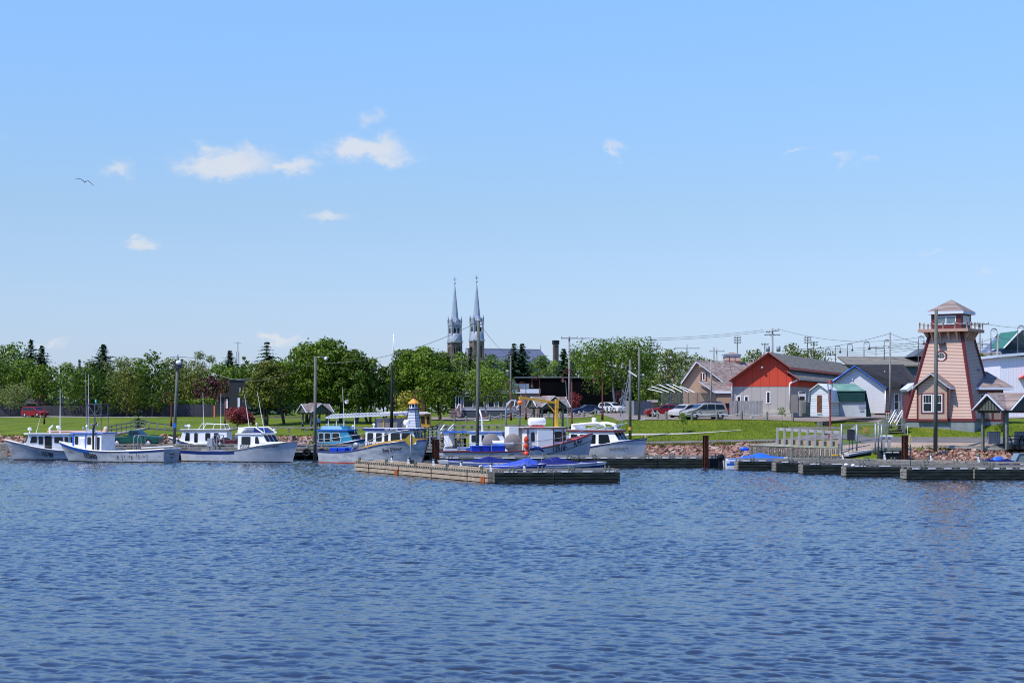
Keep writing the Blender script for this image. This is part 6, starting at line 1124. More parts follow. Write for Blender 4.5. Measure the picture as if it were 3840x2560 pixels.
MB().prism([(.42, -.7, .84), (.42, .7, .84), (.10, .62, 1.16), (.10, -.62, 1.16)], (.02, 0, .01)).build('windscreen', M_['glass'], t, (0, 0, 0)); m = MB(); m.prism([(-.55, -.68, .82), (-.55, .68, .82), (-.95, .6, .98), (-.95, -.6, .98)], (-.3, 0, -.06)); m.build('folded_top', M_['dark'], t, (0, 0, 0))
# ------------------------------------------------------------------ boats
class Hull:
    def __init__(s, L, B, sheer, rake=1.0, z0=-.35, stern=.86, full=2.6, trk=.12):
        s.L, s.B, s.rake, s.z0, s.stern, s.full, s.trk = L, B, rake, z0, stern, full, trk; s.sx = [a for a, _ in sheer]; s.sz = [b for _, b in sheer]
    def zs(s, q):
        return float(np.mean([np.interp(min(1, max(0, q + e)), s.sx, s.sz) for e in (-.06, -.03, 0, .03, .06)])) if 0.06 < q < .94 else float(np.interp(q, s.sx, s.sz))
    def hb(s, q, t):
        a = s.stern + (1 - s.stern) * min(1, q / .4) ** .7; top = a * (1 - max(0, (q - .48) / .52) ** s.full); low = a * (.90 - .10 * q) * (1 - max(0, (q - .42) / .58) ** (s.full * .62)); return s.B / 2 * max(0.0, low + (top - low) * t ** .9)
    def P(s, q, z, side, off=0):
        zs_ = s.zs(q); t = max(0, min(1, (z - s.z0) / (zs_ - s.z0))); k = max(0, min(1, (q - .6) / .4)); k = k * k * (3 - 2 * k)
        return Vector(((q - .5) * s.L - s.rake * (1 - t) * k - s.trk * (1 - t) * (1 - min(1, q / .1)) * -1, side * (s.hb(q, t) + off), z))
    def surf(s, mb, lo, hi, off=0, n=40, rows=7, sides=(-1, 1), q0=0, q1=1):
        for sd in sides:
            vs = []; 
            for i in range(n + 1):
                q = q0 + (q1 - q0) * i / n
                for r in range(rows + 1): f = r / rows; a, b = lo(q), hi(q); vs.append(s.P(q, a + (b - a) * f, sd, off))
            w_ = rows + 1; fs = [(i * w_ + r, (i + 1) * w_ + r, (i + 1) * w_ + r + 1, i * w_ + r + 1) for i in range(n) for r in range(rows)]
            if sd > 0: fs = [f[::-1] for f in fs]
            mb.add(vs, fs, True)
        return mb
    def uv(s, u, v_, side, off=.02):   # a point on the hull for lettering: u in boat metres, v in height
        q = u / s.L + .5; return s.P(q, v_, side, off)
BOATS = {}
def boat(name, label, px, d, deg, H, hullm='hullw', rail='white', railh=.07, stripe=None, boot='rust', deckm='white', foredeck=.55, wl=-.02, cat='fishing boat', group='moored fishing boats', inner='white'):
    loc = (WX(px, d), d, 0); t = thing(name, label, cat, loc, R(deg), group); ORG[t.name] = Vector((0, 0, 0))
    m = MB(); H.surf(m, lambda q: H.z0, H.zs, 0)
    n = 8; a = [H.P(0, H.z0 + (H.zs(0) - H.z0) * r / n, -1) for r in range(n + 1)]; b = [H.P(0, H.z0 + (H.zs(0) - H.z0) * r / n, 1) for r in range(n + 1)]
    m.add(a + b, [(r, n + 1 + r, n + 2 + r, r + 1) for r in range(n)]); hull = m.build('hull', M_[hullm], t)
    m = MB()      # cap rail
    for sd in (-1, 1): m.tube([H.P(q, H.zs(q), sd) + Vector((0, 0, railh * .35)) for q in np.linspace(0, 1, 36)], railh, 6)
    m.tube([H.P(0, H.zs(0), -1) + Vector((0, 0, .02)), H.P(0, H.zs(0), 1) + Vector((0, 0, .02))], railh, 6); m.build('cap_rail', M_[rail], t)
    if stripe:
        for (mt, a0, a1, q0, q1) in stripe: m = MB(); H.surf(m, lambda q: H.zs(q) - a1, lambda q: H.zs(q) - a0, .03, rows=2, q0=q0, q1=q1); m.build('stripe', M_[mt], hull)
    if boot: m = MB(); H.surf(m, lambda q: -.3, lambda q: .10, .02, rows=2); m.build('waterline_paint', M_[boot], hull)
    m = MB(); vs = []; N_ = 24
    for i in range(N_ + 1): q = foredeck + (1 - foredeck) * i / N_; z = H.zs(q) - .04; h = H.hb(q, 1) - .02; x = H.P(q, H.zs(q), 1).x; vs += [(x, -h, z), (x, 0, z + .12 * min(1, h)), (x, h, z)]
    m.add(vs, [(3 * i + k, 3 * i + k + 3, 3 * i + k + 4, 3 * i + k + 1) for i in range(N_) for k in (0, 1)], True); m.build('foredeck', M_[deckm], t)
    m = MB(); vs = []
    for i in range(9): q = .01 + (foredeck) * i / 8; h = H.hb(q, .6) - .05; x = (q - .5) * H.L; vs += [(x, -h, .38), (x, h, .38)]
    m.add(vs, [(2 * i, 2 * i + 2, 2 * i + 3, 2 * i + 1) for i in range(8)]); m.build('cockpit_floor', M_['concrete'], t)
    return t
def bpoly(pts, r=.08):   # rounded window outline
    out = []; n = len(pts)
    for i in range(n):
        p, a, b = Vector(pts[i]), Vector(pts[i - 1]), Vector(pts[(i + 1) % n]); da, db = (a - p), (b - p); ra = min(r, da.length * .35, db.length * .35); da.normalize(); db.normalize()
        for k in range(4): f = k / 3; q0 = p + da * ra * (1 - f); q1 = p + db * ra * f; out.append(q0.lerp(q1, f) * .5 + (p + da * ra).lerp(p + db * ra, f) * .0 + (q0 + q1) * .0 + q0.lerp(q1, f) * .5)
    return out
def cabin(t, x0, x1, z0, z1, hw_, rake=.35, m_='white', roofm='white', side=(), front=3, over=(.3, .45), rth=.1, tum=.06, frame='white', aft=False, trim=None, fz=(.42, .90), name='wheelhouse', back_rake=0, sillz=None, zf=None, glass='glass', tp=.22):
    """wheelhouse from x0 (aft) to x1 (forward); side = window spans (xa, xb, za, zb[, slant]); zf lifts the foot of the front wall"""
    zf = zf if zf is not None else z0; hb_, ht = hw_, hw_ * (1 - tum)
    A = [(x0, z0), (x1 + rake, zf), (x1, z1), (x0 + back_rake, z1)]
    global CW
    m = MB(); w = CW = lambda z, x=None: (hb_ + (ht - hb_) * (z - z0) / (z1 - z0)) * (1 - tp * max(0, min(1.15, ((x1 if x is None else x) - x0) / (x1 - x0))))
    L_ = [Vector((x, -w(z, x), z)) for x, z in A]; R_ = [Vector((x, w(z, x), z)) for x, z in A]
    m.add(L_ + R_, [(0, 1, 2, 3), (7, 6, 5, 4), (1, 5, 6, 2), (0, 3, 7, 4), (3, 2, 6, 7), (0, 4, 5, 1)]); cb = m.build(name, M_[m_] if isinstance(m_, str) else m_, t)
    for sd in (-1, 1):
        for sw in side:
            xa, xb, za, zb = sw[:4]; sl = sw[4] if len(sw) > 4 else 0; gm = sw[5] if len(sw) > 5 else glass
            pts = [(xa, za), (xb + sl, za), (xb, zb), (xa, zb)] if sl >= 0 else [(xa + sl, za), (xb, za), (xb, zb), (xa, zb)]
            o = [Vector((x, sd * (w(z, x) + .008), z)) for x, z in pts]; o = bpoly(o, .1); c = sum(o, Vector()) / len(o)
            fr = MB(); k = [c + (p - c) * 1.0 + (p - c).normalized() * .05 for p in o]
            fr.prism(k, (0, sd * .012, 0)); f_ = fr.build('window_frame' if gm != 'dark' else 'door_frame', M_[frame], cb); MB().prism([p + Vector((0, sd * .0125, 0)) for p in o], (0, sd * .008, 0)).build('window' if gm != 'dark' else 'doorway', M_[gm], cb)
    if front:
        n_ = Vector((z1 - zf, 0, rake)).normalized(); za, zb = zf + (z1 - zf) * fz[0], zf + (z1 - zf) * fz[1]; X = lambda z: x1 + rake * (z1 - z) / (z1 - zf)
        for k in range(front):
            f0, f1 = -1 + 2 * k / front + .07, -1 + 2 * (k + 1) / front - .07; pts = [Vector((X(za), w(za) * f0 * .95, za)), Vector((X(za), w(za) * f1 * .95, za)), Vector((X(zb), w(zb) * f1 * .95, zb)), Vector((X(zb), w(zb) * f0 * .95, zb))]
            MB().prism([p + n_ * .008 for p in bpoly(pts, .07)], n_ * .02).build('window', M_[glass], cb)
    if aft: MB().bb(x0 - .02, x0 - .004, -ht * .35, ht * .35, z0 + .05, z1 - .15).build('doorway', M_['dark'], cb)
    m = MB(); xa, xb = x0 + back_rake - over[0], x1 + over[1]; w_ = ht + .12; 
    ol = [(xa, -w_), (xb - .35, -w_), (xb, -w_ * .55), (xb, w_ * .55), (xb - .35, w_), (xa, w_)]; ol = [(x, y * (1 - tp * max(0, min(1, (x - x0) / (x1 - x0))) * .8)) for x, y in ol]; m.prism([(x, y, z1 + .003) for x, y in ol], (0, 0, rth)); rf = m.build('roof', M_[trim or roofm], t)
    if trim: m = MB(); m.prism([(x * .985 + (xa + xb) / 2 * .015, y * .95, z1 + .004 + rth) for x, y in ol], (0, 0, .04)); m.build('roof_top', M_[roofm], rf)
    return cb
def whip(t, x, y, z0, z1, lean=0, r=.022, m_='white', name='antenna'): MB().tube([(x, y, z0), (x + lean * .4, y, z0 + (z1 - z0) * .4), (x + lean, y, z1)], [r * 1.3, r, r * .5], 6).build(name, M_[m_], t)
def dome(t, x, y, z, r=.2): m = MB(); m.tube([(x, y, z), (x, y, z + .28)], .05, 6); m.ell((x, y, z + .28 + r * .7), (r, r, r * .8), 12, 8); m.build('radar_dome', M_['white'], t)
def railing(t, pts, r=.022, posts=(), m_='galv'):
    MB().tube(pts, r, 6).build('handrail', M_[m_], t)
    for p in posts: MB().tube([p[0], p[1]], r * .9, 5).build('stanchion', M_[m_], t)
def crate(x, y, z, w_, h, parent_t, label, m_='plast', lid=True):
    M0 = Matrix.Translation(parent_t.location) @ Matrix.Rotation(parent_t.rotation_euler.z, 4, 'Z'); p = M0 @ Vector((x, y, z)); t = thing('fish_crate', label, 'crate', p, parent_t.rotation_euler.z + .001, 'blue fish crates'); ORG[t.name] = Vector((0, 0, 0))
    m = MB(); m.lathe((0, 0, 0), [(w_ * .62, 0), (w_ * .70, h)], 4, Matrix.Rotation(math.pi / 4, 4, 'Z')); m.sm = [False] * len(m.sm); m.build('tub', M_[m_], t); MB().box((0, 0, h + .04), (w_ * 1.05, w_ * 1.05, .08)).build('lid', M_['tarp'], t)
def lets(t, H, s, size, u, vz, side, m_='text', sx=1, slope=None, shear=0, bold=.0):
    """lettering laid along the hull, following the sheer"""
    d_ = -1 if side > 0 else 1
    def fn(a, b, w_): uu = u + a * d_; q = uu / H.L + .5; return H.uv(uu, (H.zs(q) - vz if slope is None else vz + slope * (uu - u)) + b, side, .035 + w_)
    return text(s, size, M_[m_], 'registration_number' if s.isdigit() or s[:2].isdigit() else 'lettering', t, fn, .003, sx, shear, bold)
def flatlet(t, s, size, x, z, y, side, m_='text', sx=.8, bold=0, tum=0):
    d_ = -1 if side > 0 else 1
    return text(s, size, M_[m_], 'registration_number' if s.isdigit() else 'lettering', t, lambda a, b, w_: (x + a * d_, side * (y - tum * b) + side * w_, z + b), .004, sx, 0, bold)
# bow left boats show their port side (+y); bow right boats show starboard (-y)
# 1: white boat at the far left
H = Hull(11.2, 3.5, [(0, .95), (.3, .88), (.55, .95), (.75, 1.3), (1, 2.05)], 1.0)
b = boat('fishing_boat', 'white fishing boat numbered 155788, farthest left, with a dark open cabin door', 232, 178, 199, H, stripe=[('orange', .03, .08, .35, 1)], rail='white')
cabin(b, -.6, 3.3, .6, 2.62, 1.35, .45, side=[(2.55, 3.05, 1.75, 2.42, .2), (1.95, 2.4, 1.6, 2.42), (1.1, 1.8, .85, 2.45, 0, 'dark'), (-.0, .85, 1.75, 2.35), (-.55, -.15, 1.75, 2.35)], zf=1.35, fz=(.3, .85)); cabin(b, -2.3, -.62, .55, 2.60, 1.33, 0, front=0, side=[(-1.3, -.8, 1.75, 2.35), (-2.1, -1.5, 1.75, 2.35)], over=(.5, 0), name='shelter_wall')
lets(b, H, '155788', .66, 1.6, .55, 1, sx=.62, bold=.012); dome(b, 3.2, .2, 2.72, .22); whip(b, .2, .4, 2.7, 7.3, 0, .04); whip(b, 2.6, .5, 2.7, 4.6, -.5); m = MB(); m.tube([(1.2, .3, 2.7), (1.25, .3, 3.2), (.9, .3, 3.5)], .1, 8); m.build('exhaust_pipe', M_['white'], b); m = MB(); m.box((-1.9, 1.6, .98), (2.0, .1, .35)); m.build('side_board', mat('sea green board', (.04,.22,.18), .5, .1, 2), b)
m = MB(); [m.ell((3.6 + .3 * k, 1.05 - .12 * k, 1.5), (.12, .03, .09), 8, 5) for k in (0,)]; m.build('porthole', M_['dark'], b); railing(b, [H.P(.98, H.zs(.98), 1) + Vector((0, 0, .1)), (3.9, 1.2, 1.75), (2.6, 1.5, 1.45), (0, 1.62, 1.3), (-2, 1.6, 1.15)], .015, m_='rope')
# 2: cream-topped boat behind
H = Hull(10.5, 3.4, [(0, .95), (.5, 1.0), (1, 1.9)], .9); b = boat('fishing_boat', 'white boat with an orange roof edge, mostly hidden between the two leftmost boats', 300, 184.5, 185, H)
cabin(b, -2.5, 2.9, .6, 2.75, 1.3, .4, side=[(1.9, 2.45, 1.75, 2.5), (1.0, 1.6, 1.75, 2.5), (-.4, .5, 1.7, 2.45)], trim='orange', zf=1.4); dome(b, 2.3, 0, 2.85, .22)
# 3: blue-trimmed boat with the lattice frame
H = Hull(12.2, 3.9, [(0, 1.28), (.2, 1.12), (.45, 1.05), (.62, 1.1), (.8, 1.4), (1, 1.92)], 1.25, stern=.9)
b = boat('fishing_boat', 'worn white and blue fishing boat numbered 155090 with a lattice frame on its wheelhouse', 432, 170.5, 165, H, stripe=[('blue', .0, .30, .66, 1), ('navy', .0, .16, 0, .3), ('maroon', .02, .07, .3, .66)], boot='woodd')
cb = cabin(b, .75, 4.1, .6, 2.75, 1.45, .12, side=[(3.45, 3.85, 1.7, 2.5), (1.95, 2.4, 1.7, 2.45), (.95, 1.25, 1.0, 2.45, 0, 'dark')], trim='blue', zf=1.1, front=2, over=(.2, .5), fz=(.45, .9), tp=.32); 
m = MB(); m.bb(3.95, 4.12, CW(1.3, 4.0) - .08, CW(1.3, 4.0) + .03, 1.2, 2.7); m.build('wheelhouse_trim', M_['blue'], cb); m = MB(); m.bb(2.52, 2.62, CW(1, 2.6) - .06, CW(1, 2.6) + .03, .9, 2.7); m.build('wheelhouse_trim', M_['blue'], cb); m = MB(); m.bb(2.75, 3.3, CW(1.2, 3.3) - .05, CW(1.2, 2.8) + .02, 1.15, 2.3); m.build('side_panel', M_['white'], cb)
lets(b, H, '155090', .72, 1.9, .6, 1, sx=.78, bold=.02, m_='text'); lets(b, H, 'MARIE PHIL', .3, 4.6, .62, 1, 'galv', sx=.6)
def transom(t, H, s, size, z, m_='text', sx=.8): return text(s, size, M_[m_], 'lettering', t, lambda a, b_, w_: (H.P(0, z + b_, 1).x - .02 - w_, -a, z + b_), .003, sx)
transom(b, H, "MARIE PHIL", .27, .78, 'text', .75); transom(b, H, 'CHARLO. PEI', .17, .48, 'text', .7)
fr = MB()
for sx in (.2, 2.0):
    for sy in (-.7, .7): fr.bar((sx, sy, 2.8), (sx, sy, 5.65), .07)
for z in (4.6, 5.65): fr.bar((.2, -.7, z), (2.0, -.7, z), .06); fr.bar((.2, .7, z), (2.0, .7, z), .06); fr.bar((.2, -.7, z), (.2, .7, z), .06); fr.bar((2.0, -.7, z), (2.0, .7, z), .06)
for a_, c_ in (((.2, .7, 5.6), (1.1, .7, 4.6)), ((2.0, .7, 5.6), (1.1, .7, 4.6)), ((1.1, .7, 4.6), (.6, .7, 2.9)), ((1.1, .7, 5.6), (1.1, .7, 2.9))): fr.bar(a_, c_, .05)
fr.v = [(x + .95 - (x - .2) * .2, y, z) for x, y, z in fr.v]; fr.build('lattice_frame', mat('dull steel', (.12,.12,.15), .6, .15, 3), b); m = MB(); m.tube([(2.1, 0, 5.65), (2.1, 0, 6.0)], .1, 8); m.ell((2.1, 0, 6.05), (.1, .1, .1), 8, 6); m.build('beacon', mat('green lamp glass', (.02,.30,.26), .2, 0), b)
m = MB(); m.tube([(1.55, 1.55, .8), (1.55, 1.55, 3.2), (1.45, 1.55, 3.6), (1.2, 1.55, 3.85)], .11, 8); m.build('exhaust_pipe', M_['iron'], b); whip(b, 3.1, 0, 2.8, 8.9, .15, .035, 'galv'); whip(b, 2.75, .3, 2.8, 8.6, 0, .035, 'white'); dome(b, 2.9, .3, 3.1, .16)
m = MB(); m.box((2.7, -.2, 3.0), (.7, .5, .35)); m.build('life_raft_box', M_['white'], b); m = MB(); m.lathe((.75, .5, 2.9), [(.2, 0), (.24, .1), (.22, .45), (.1, .55), (.01, .56)], 10); m.build('tank', mat('cream tank', (.6,.45,.3), .5, .1, 3), b); m = MB(); [m.ell((x_, .3, 3.3 + .3 * (k % 2)), (.12, .12, .14), 8, 6) for k, x_ in enumerate((2.2, 2.4, 3.3, 1.7))]; m.build('floodlights', M_['galv'], b)
m = MB(); m.bar((-2, -1.6, 1.35), (-5.5, -1.6, 1.55), .12, .1); m.build('inner_rail', M_['white'], b)
rs2 = random.Random(4)
for k in range(9):
    q_ = .15 + .03 * k + rs2.uniform(-.01, .01); w2 = rs2.uniform(.002, .007); zt2 = H.zs(q_) - rs2.uniform(.2, .5); zb2 = rs2.uniform(.1, .55); m = MB(); zz_ = [zt2 + (zb2 - zt2) * f for f in (0, .3, .7, 1)]
    vs = [H.P(q_ + sx * w2 * ww, z_, 1, .014) for z_, ww in zip(zz_, (1, 1.1, .7, .15)) for sx in (-1, 1)]; m.add(vs, [(2 * i, 2 * i + 1, 2 * i + 3, 2 * i + 2) for i in range(3)]); m.build('rust_streak', mat('rust streak', (.20,.15,.11), .8, .3, 3), b)
# 4: 151558
H = Hull(12.9, 3.8, [(0, 1.12), (.2, 1.02), (.45, 1.05), (.55, 1.15), (.75, 1.62), (1, 2.05)], .75, full=2.9)
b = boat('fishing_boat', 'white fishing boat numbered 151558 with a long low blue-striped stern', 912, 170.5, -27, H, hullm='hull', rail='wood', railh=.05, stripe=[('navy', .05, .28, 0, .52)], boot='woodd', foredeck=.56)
cabin(b, .35, 3.0, .8, 2.72, 1.42, .65, side=[(.75, 1.75, 1.72, 2.5), (2.25, 2.55, 1.8, 2.5, .2)], zf=1.75, fz=(.12, .90), over=(.25, .35)); 
m = MB(); m.prism([(.35, -1.5, .9), (5.2, -.9, 1.7), (3.3, -1.35, 1.95), (.35, -1.5, 1.95)], (0, .05, 0)); vs = [(3.0, 1.35, 1.3), (5.4, .35, 1.85), (5.4, -.35, 1.85), (3.0, -1.35, 1.3), (3.0, 1.35, 1.98), (5.3, .3, 1.98), (5.3, -.3, 1.98), (3.0, -1.35, 1.98)]
m = MB(); m.add(vs, [(0, 1, 5, 4), (1, 2, 6, 5), (2, 3, 7, 6), (4, 5, 6, 7)]); m.build('trunk_cabin', M_['white'], b)
flatlet(b, '151558', .60, 1.15, 1.50, CW(1.5, .6) + .03, -1, sx=.68, bold=.012); lets(b, H, 'YOUNG CLIPPER I', .24, 4.2, .24, -1, sx=.85); m = MB(); m.prism(bpoly([Vector((2.6, -1.44, 1.45)), Vector((3.05, -1.44, 1.45)), Vector((3.05, -1.44, 1.65)), Vector((2.6, -1.44, 1.65))], .1), (0, -.02, 0)); m.build('porthole', M_['dark'], b)
m = MB(); m.prism([(.5, y_, 2.85) for y_ in (-1.1,)] + [(1.1, -1.1, 3.4), (.2, -1.1, 3.4), (.1, -1.1, 2.85)], (0, 2.2, 0)); m.build('radar_arch', M_['white'], b); m = MB(); m.tube([(1.0, -1.1, 3.38), (2.2, -1.1, 3.42), (3.2, -1.1, 2.85)], .06, 6); m.tube([(1.0, 1.1, 3.38), (2.2, 1.1, 3.42), (3.2, 1.1, 2.85)], .06, 6); m.build('roof_rail', M_['white'], b)
m = MB(); m.prism([(1.9, -.9, 2.86), (2.9, -.9, 2.86), (2.3, -.9, 3.3), (1.9, -.9, 3.35)], (0, 1.8, 0)); m.build('canopy_glass', M_['navy'], b); whip(b, .75, 0, 3.3, 6.6, -.6, .03); whip(b, 3.2, -.9, 2.8, 6.9, -.9, .035); dome(b, 1.6, 0, 3.35, .12); dome(b, 3.3, .6, 2.8, .13)
m = MB(); m.tube([(5.35, 0, 2.1), (5.55, 0, 2.6), (6.05, 0, 2.62), (6.1, 0, 2.1)], .04, 6); m.build('bow_roller', M_['galv'], b); m = MB(); m.box((6.0, 0, 2.35), (.18, .3, .5)); m.build('anchor', M_['rust'], b)
m = MB(); m.box((-3.2, 0, 1.0), (1.6, 1.1, .16)); m.build('hatch_cover', M_['tarp'], b); m = MB(); m.tube([(-3.2, -1.3, 1.0), (-3.1, -1.3, 1.9), (-2.6, -1.3, 2.1), (-2.4, -1.3, 1.7)], .06, 6); m.box((-3.0, -1.2, 1.9), (.6, .4, .8)); m.build('hauler', M_['galv'], b)
# 5: white boat behind the wharf
H = Hull(9.8, 3.2, [(0, 1.05), (.4, 1.05), (.7, 1.4), (1, 2.1)], .9); b = boat('fishing_boat', 'cream white boat with many upright oblong windows behind the wharf', 796, 190.5, 176, H, stripe=[('navy', .12, .2, 0, 1)], foredeck=.5)
cabin(b, -1.9, 3.0, .9, 2.85, 1.3, .5, side=[(2.25, 2.7, 1.7, 2.6, .1), (1.35, 1.75, 1.55, 2.6), (-.05, .5, 1.75, 2.6), (-1.0, -.45, 1.75, 2.6)], zf=1.5, fz=(.3, .88), trim='wood', roofm='white'); dome(b, 2.6, 0, 2.95, .2)
m = MB(); [m.tube(p, .04, 6) for p in ([(-1.7, -1, 2.95), (-1.6, -1, 3.5), (.9, -1, 3.6), (1.3, -1, 2.95)], [(-1.7, 1, 2.95), (-1.6, 1, 3.5), (.9, 1, 3.6), (1.3, 1, 2.95)], [(-.3, 1, 2.95), (-.5, 1, 3.55)])]; m.build('roof_rack', M_['white'], b); whip(b, .8, .6, 3, 7.0, .1, .03); whip(b, -1.1, .6, 3, 6.9, .0, .03); m = MB(); m.prism([(3.35, 1.15, 1.7), (3.75, 1.02, 1.7), (3.72, 1.0, 1.92), (3.38, 1.12, 1.92)], (0, .03, 0)); m.build('porthole', M_['dark'], b)
# 6: teal boat
H = Hull(10.4, 3.3, [(0, 1.15), (.4, 1.15), (.7, 1.55), (1, 2.2)], .9); b = boat('fishing_boat', 'teal blue cabin boat behind the wharf beside the plain pole', 1262, 190, -25, H, hullm='teal', stripe=[('navy', .0, .14, 0, 1), ('white', .42, .8, .2, .95)], rail='navy', foredeck=.5, deckm='white')
cabin(b, -1.6, 1.9, .9, 2.85, 1.35, .75, m_='teal', roofm='teal', trim='blue', side=[(-1.45, -.95, 1.6, 2.6), (-.75, -.1, 1.6, 2.6), (.15, .95, 1.7, 2.6, .2)], zf=1.75, fz=(.15, .88), frame='white'); m = MB(); m.prism([(-1.4, -1.1, 2.99), (1.4, -1.1, 2.99), (1.0, -.9, 3.35), (-1.3, -.9, 3.35)], (0, 2, 0)); m.build('roof_locker', M_['teal'], b)
m = MB(); [m.ell((x_, .2, 3.45), (.2, .15, .12), 8, 6) for x_ in (-1.3, -.4, .4, .8)]; m.build('deck_gear', M_['galv'], b); whip(b, 1.0, 0, 3.3, 7.6, -.25, .03); dome(b, 1.8, .5, 2.95, .15); railing(b, [(-4, -1.5, 1.7), (0, -1.6, 1.95), (3.5, -1.2, 2.45), (5.1, 0, 2.75)], .03, [((4.2, -.85, 2.0), (4.2, -.9, 2.6))])
t = thing('flag', 'small white flag on the thin whip above the teal boat', 'flag', W(1306, 1498, 190)); m = MB(); m.prism([W(1306, 1496, 190), W(1292, 1503, 190), W(1294, 1513, 190), W(1306, 1511, 190)], (0, .02, 0)); m.build('cloth', M_['white'], t); m = MB(); m.prism([W(1299, 1501, 189.97), W(1303, 1501, 189.97), W(1303, 1507, 189.97), W(1299, 1507, 189.97)], (0, .02, 0)); m.build('emblem', M_['red'], t)
# 7: Sea Diver
H = Hull(11.3, 3.9, [(0, 1.08), (.15, 1.0), (.35, 1.12), (.5, 1.45), (.68, 1.9), (.85, 2.16), (1, 2.22)], .8, full=3.0, stern=.84)
b = boat('fishing_boat', 'white fishing boat numbered 156156 with a yellow sheer stripe and blue roof edge', 1412, 165.8, -27, H, hullm='hullw', rail='navy', railh=.06, boot='red', foredeck=.55)
m = MB(); H.surf(m, lambda q: H.zs(q) + .02, lambda q: H.zs(q) + .02 + .20 * min(1, max(0, (q - .38) / .12)), -.02, rows=2, q0=.38, q1=1); m.build('bulwark', M_['yellow'], b)
cb = cabin(b, -.35, 4.5, .95, 3.14, 1.5, .35, side=[(-.15, .45, 2.1, 2.92), (.75, 1.35, 2.1, 2.92), (1.6, 2.0, 2.1, 2.92), (2.25, 3.2, 2.12, 2.92, .0), (3.4, 4.35, 2.18, 2.92, .1)], trim='navy', roofm='white', zf=1.9, fz=(.3, .88), front=3, over=(.3, .5), rth=.2, tp=.42); flatlet(b, '156156', .58, .5, 1.82, CW(1.8, -.3) + .03, -1, sx=.8, bold=.006)
text('SEA DIVER', .2, M_['textw'], 'lettering', b, lambda a, c_, w_: (2.4 + a, -(CW(3.1, 2.4 + a) + .13 + .03 * (2.4 + a)) - w_, 3.25 + c_), .003, 1.5); lets(b, H, 'Sea Diver', .48, 3.15, .72, -1, 'text', sx=1.15, slope=.12) if False else text('Sea Diver', .5, M_['text'], 'lettering', b, lambda a, c_, w_: H.uv(2.7 + a, 1.36 + .1 * a + c_, -1, .035 + w_), .003, 1.0, 0, .008)
m = MB(); m.tube([H.P(1, z_, 1) + Vector((.04, 0, 0)) for z_ in np.linspace(-.2, 2.5, 8)], .09, 6); m.build('stem_guard', M_['iron'], b); railing(b, [(-.4, -1.62, 2.0), (1.2, -1.68, 2.5), (3.0, -1.4, 3.05), (5.0, -.8, 3.35), (6.0, 0, 3.35)], .035, [((3.5, -1.25, 2.5), (3.5, -1.3, 3.15)), ((5.2, -.6, 2.6), (5.2, -.7, 3.3))], 'galv')
dome(b, -.3, 0, 3.33, .14); m = MB(); m.tube([(3.4, 0, 3.35), (3.4, 0, 3.75)], .14, 8); m.lathe((0, 0, 0), [(.01, -.3), (.25, -.28), (.25, .2), (.01, .22)], 12, Matrix.Translation((3.4, 0, 3.9)) @ Matrix.Rotation(R(90), 4, 'Y')); m.build('searchlight', M_['white'], b)
m = MB(); m.tube([(-2.2, -1.2, 1.0), (-1.6, -1.2, 1.9), (-1.2, -1.2, 1.9), (-1.0, -1.2, 1.1)], .07, 6); m.lathe((0, 0, 0), [(.05, -.1), (.3, -.08), (.3, .08), (.05, .1)], 12, Matrix.Translation((-1.5, -1.3, 1.7)) @ Matrix.Rotation(R(90), 4, 'X')); m.build('trap_hauler', M_['galv'], b)
for k, (x_, y_) in enumerate(((-4.0, -1.0), (-3.1, -1.0), (-2.6, -.4), (-3.6, .2))): crate(x_, y_, .85, .8, .55, b, ['blue fish crate nearest the stern of the Sea Diver', 'blue fish crate second from the stern of the Sea Diver', 'blue fish crate closest to the Sea Diver wheelhouse', 'blue fish crate on the far side of the Sea Diver stern'][k])
# 8: blue-roofed boat behind
H = Hull(10.0, 3.3, [(0, 1.1), (.4, 1.15), (.7, 1.6), (1, 2.1)], .9); b = boat('fishing_boat', 'white boat with bright blue roof edge and sheer stripe beside the tallest pole', 1812, 181, -10, H, hullm='white', stripe=[('blue', .0, .36, .35, 1)], rail='blue', foredeck=.45)
cabin(b, -1.2, 2.1, .9, 2.72, 1.35, .5, side=[(-1.0, -.2, 1.75, 2.5), (0.05, .35, 1.75, 2.5), (.6, 1.65, 1.75, 2.5)], trim='blue', zf=1.7, fz=(.12, .88)); [MB().bb(-3.9, -3.4, y_ - .1, y_ + .1, 1.1, 2.7).build('aft_post', M_['white'], b) for y_ in (-1.2, 1.2)]; m = MB(); m.bb(-4.1, -1.5, -1.45, 1.45, 2.723, 2.87); m.build('aft_roof', M_['blue'], b)
m = MB(); m.tube([(-.1, 0, 2.8), (-.15, 0, 4.3), (-.4, 0, 5.1)], [.12, .1, .07], 8); m.bar((-.9, 0, 4.05), (.6, 0, 4.05), .12, .08); m.build('mast', M_['white'], b); m = MB(); m.bar((-.6, 0, 4.1), (-.2, 0, 4.6), .12, .05); m.bar((.3, 0, 4.1), (-.05, 0, 4.6), .12, .05); m.build('mast_stay', M_['red'], b); m = MB(); m.prism([(1.4, -1.36, 1.25), (2.1, -1.3, 1.3), (2.1, -1.3, 1.6), (1.4, -1.36, 1.6)], (0, -.03, 0)); m.build('porthole', M_['dark'], b)
m = MB(); m.ell((-2.4, -1, 1.9), (.2, .2, .15), 8, 6); m.box((-2.4, -1, 1.5), (.5, .4, .6)); m.build('outboard_gear', M_['iron'], b)
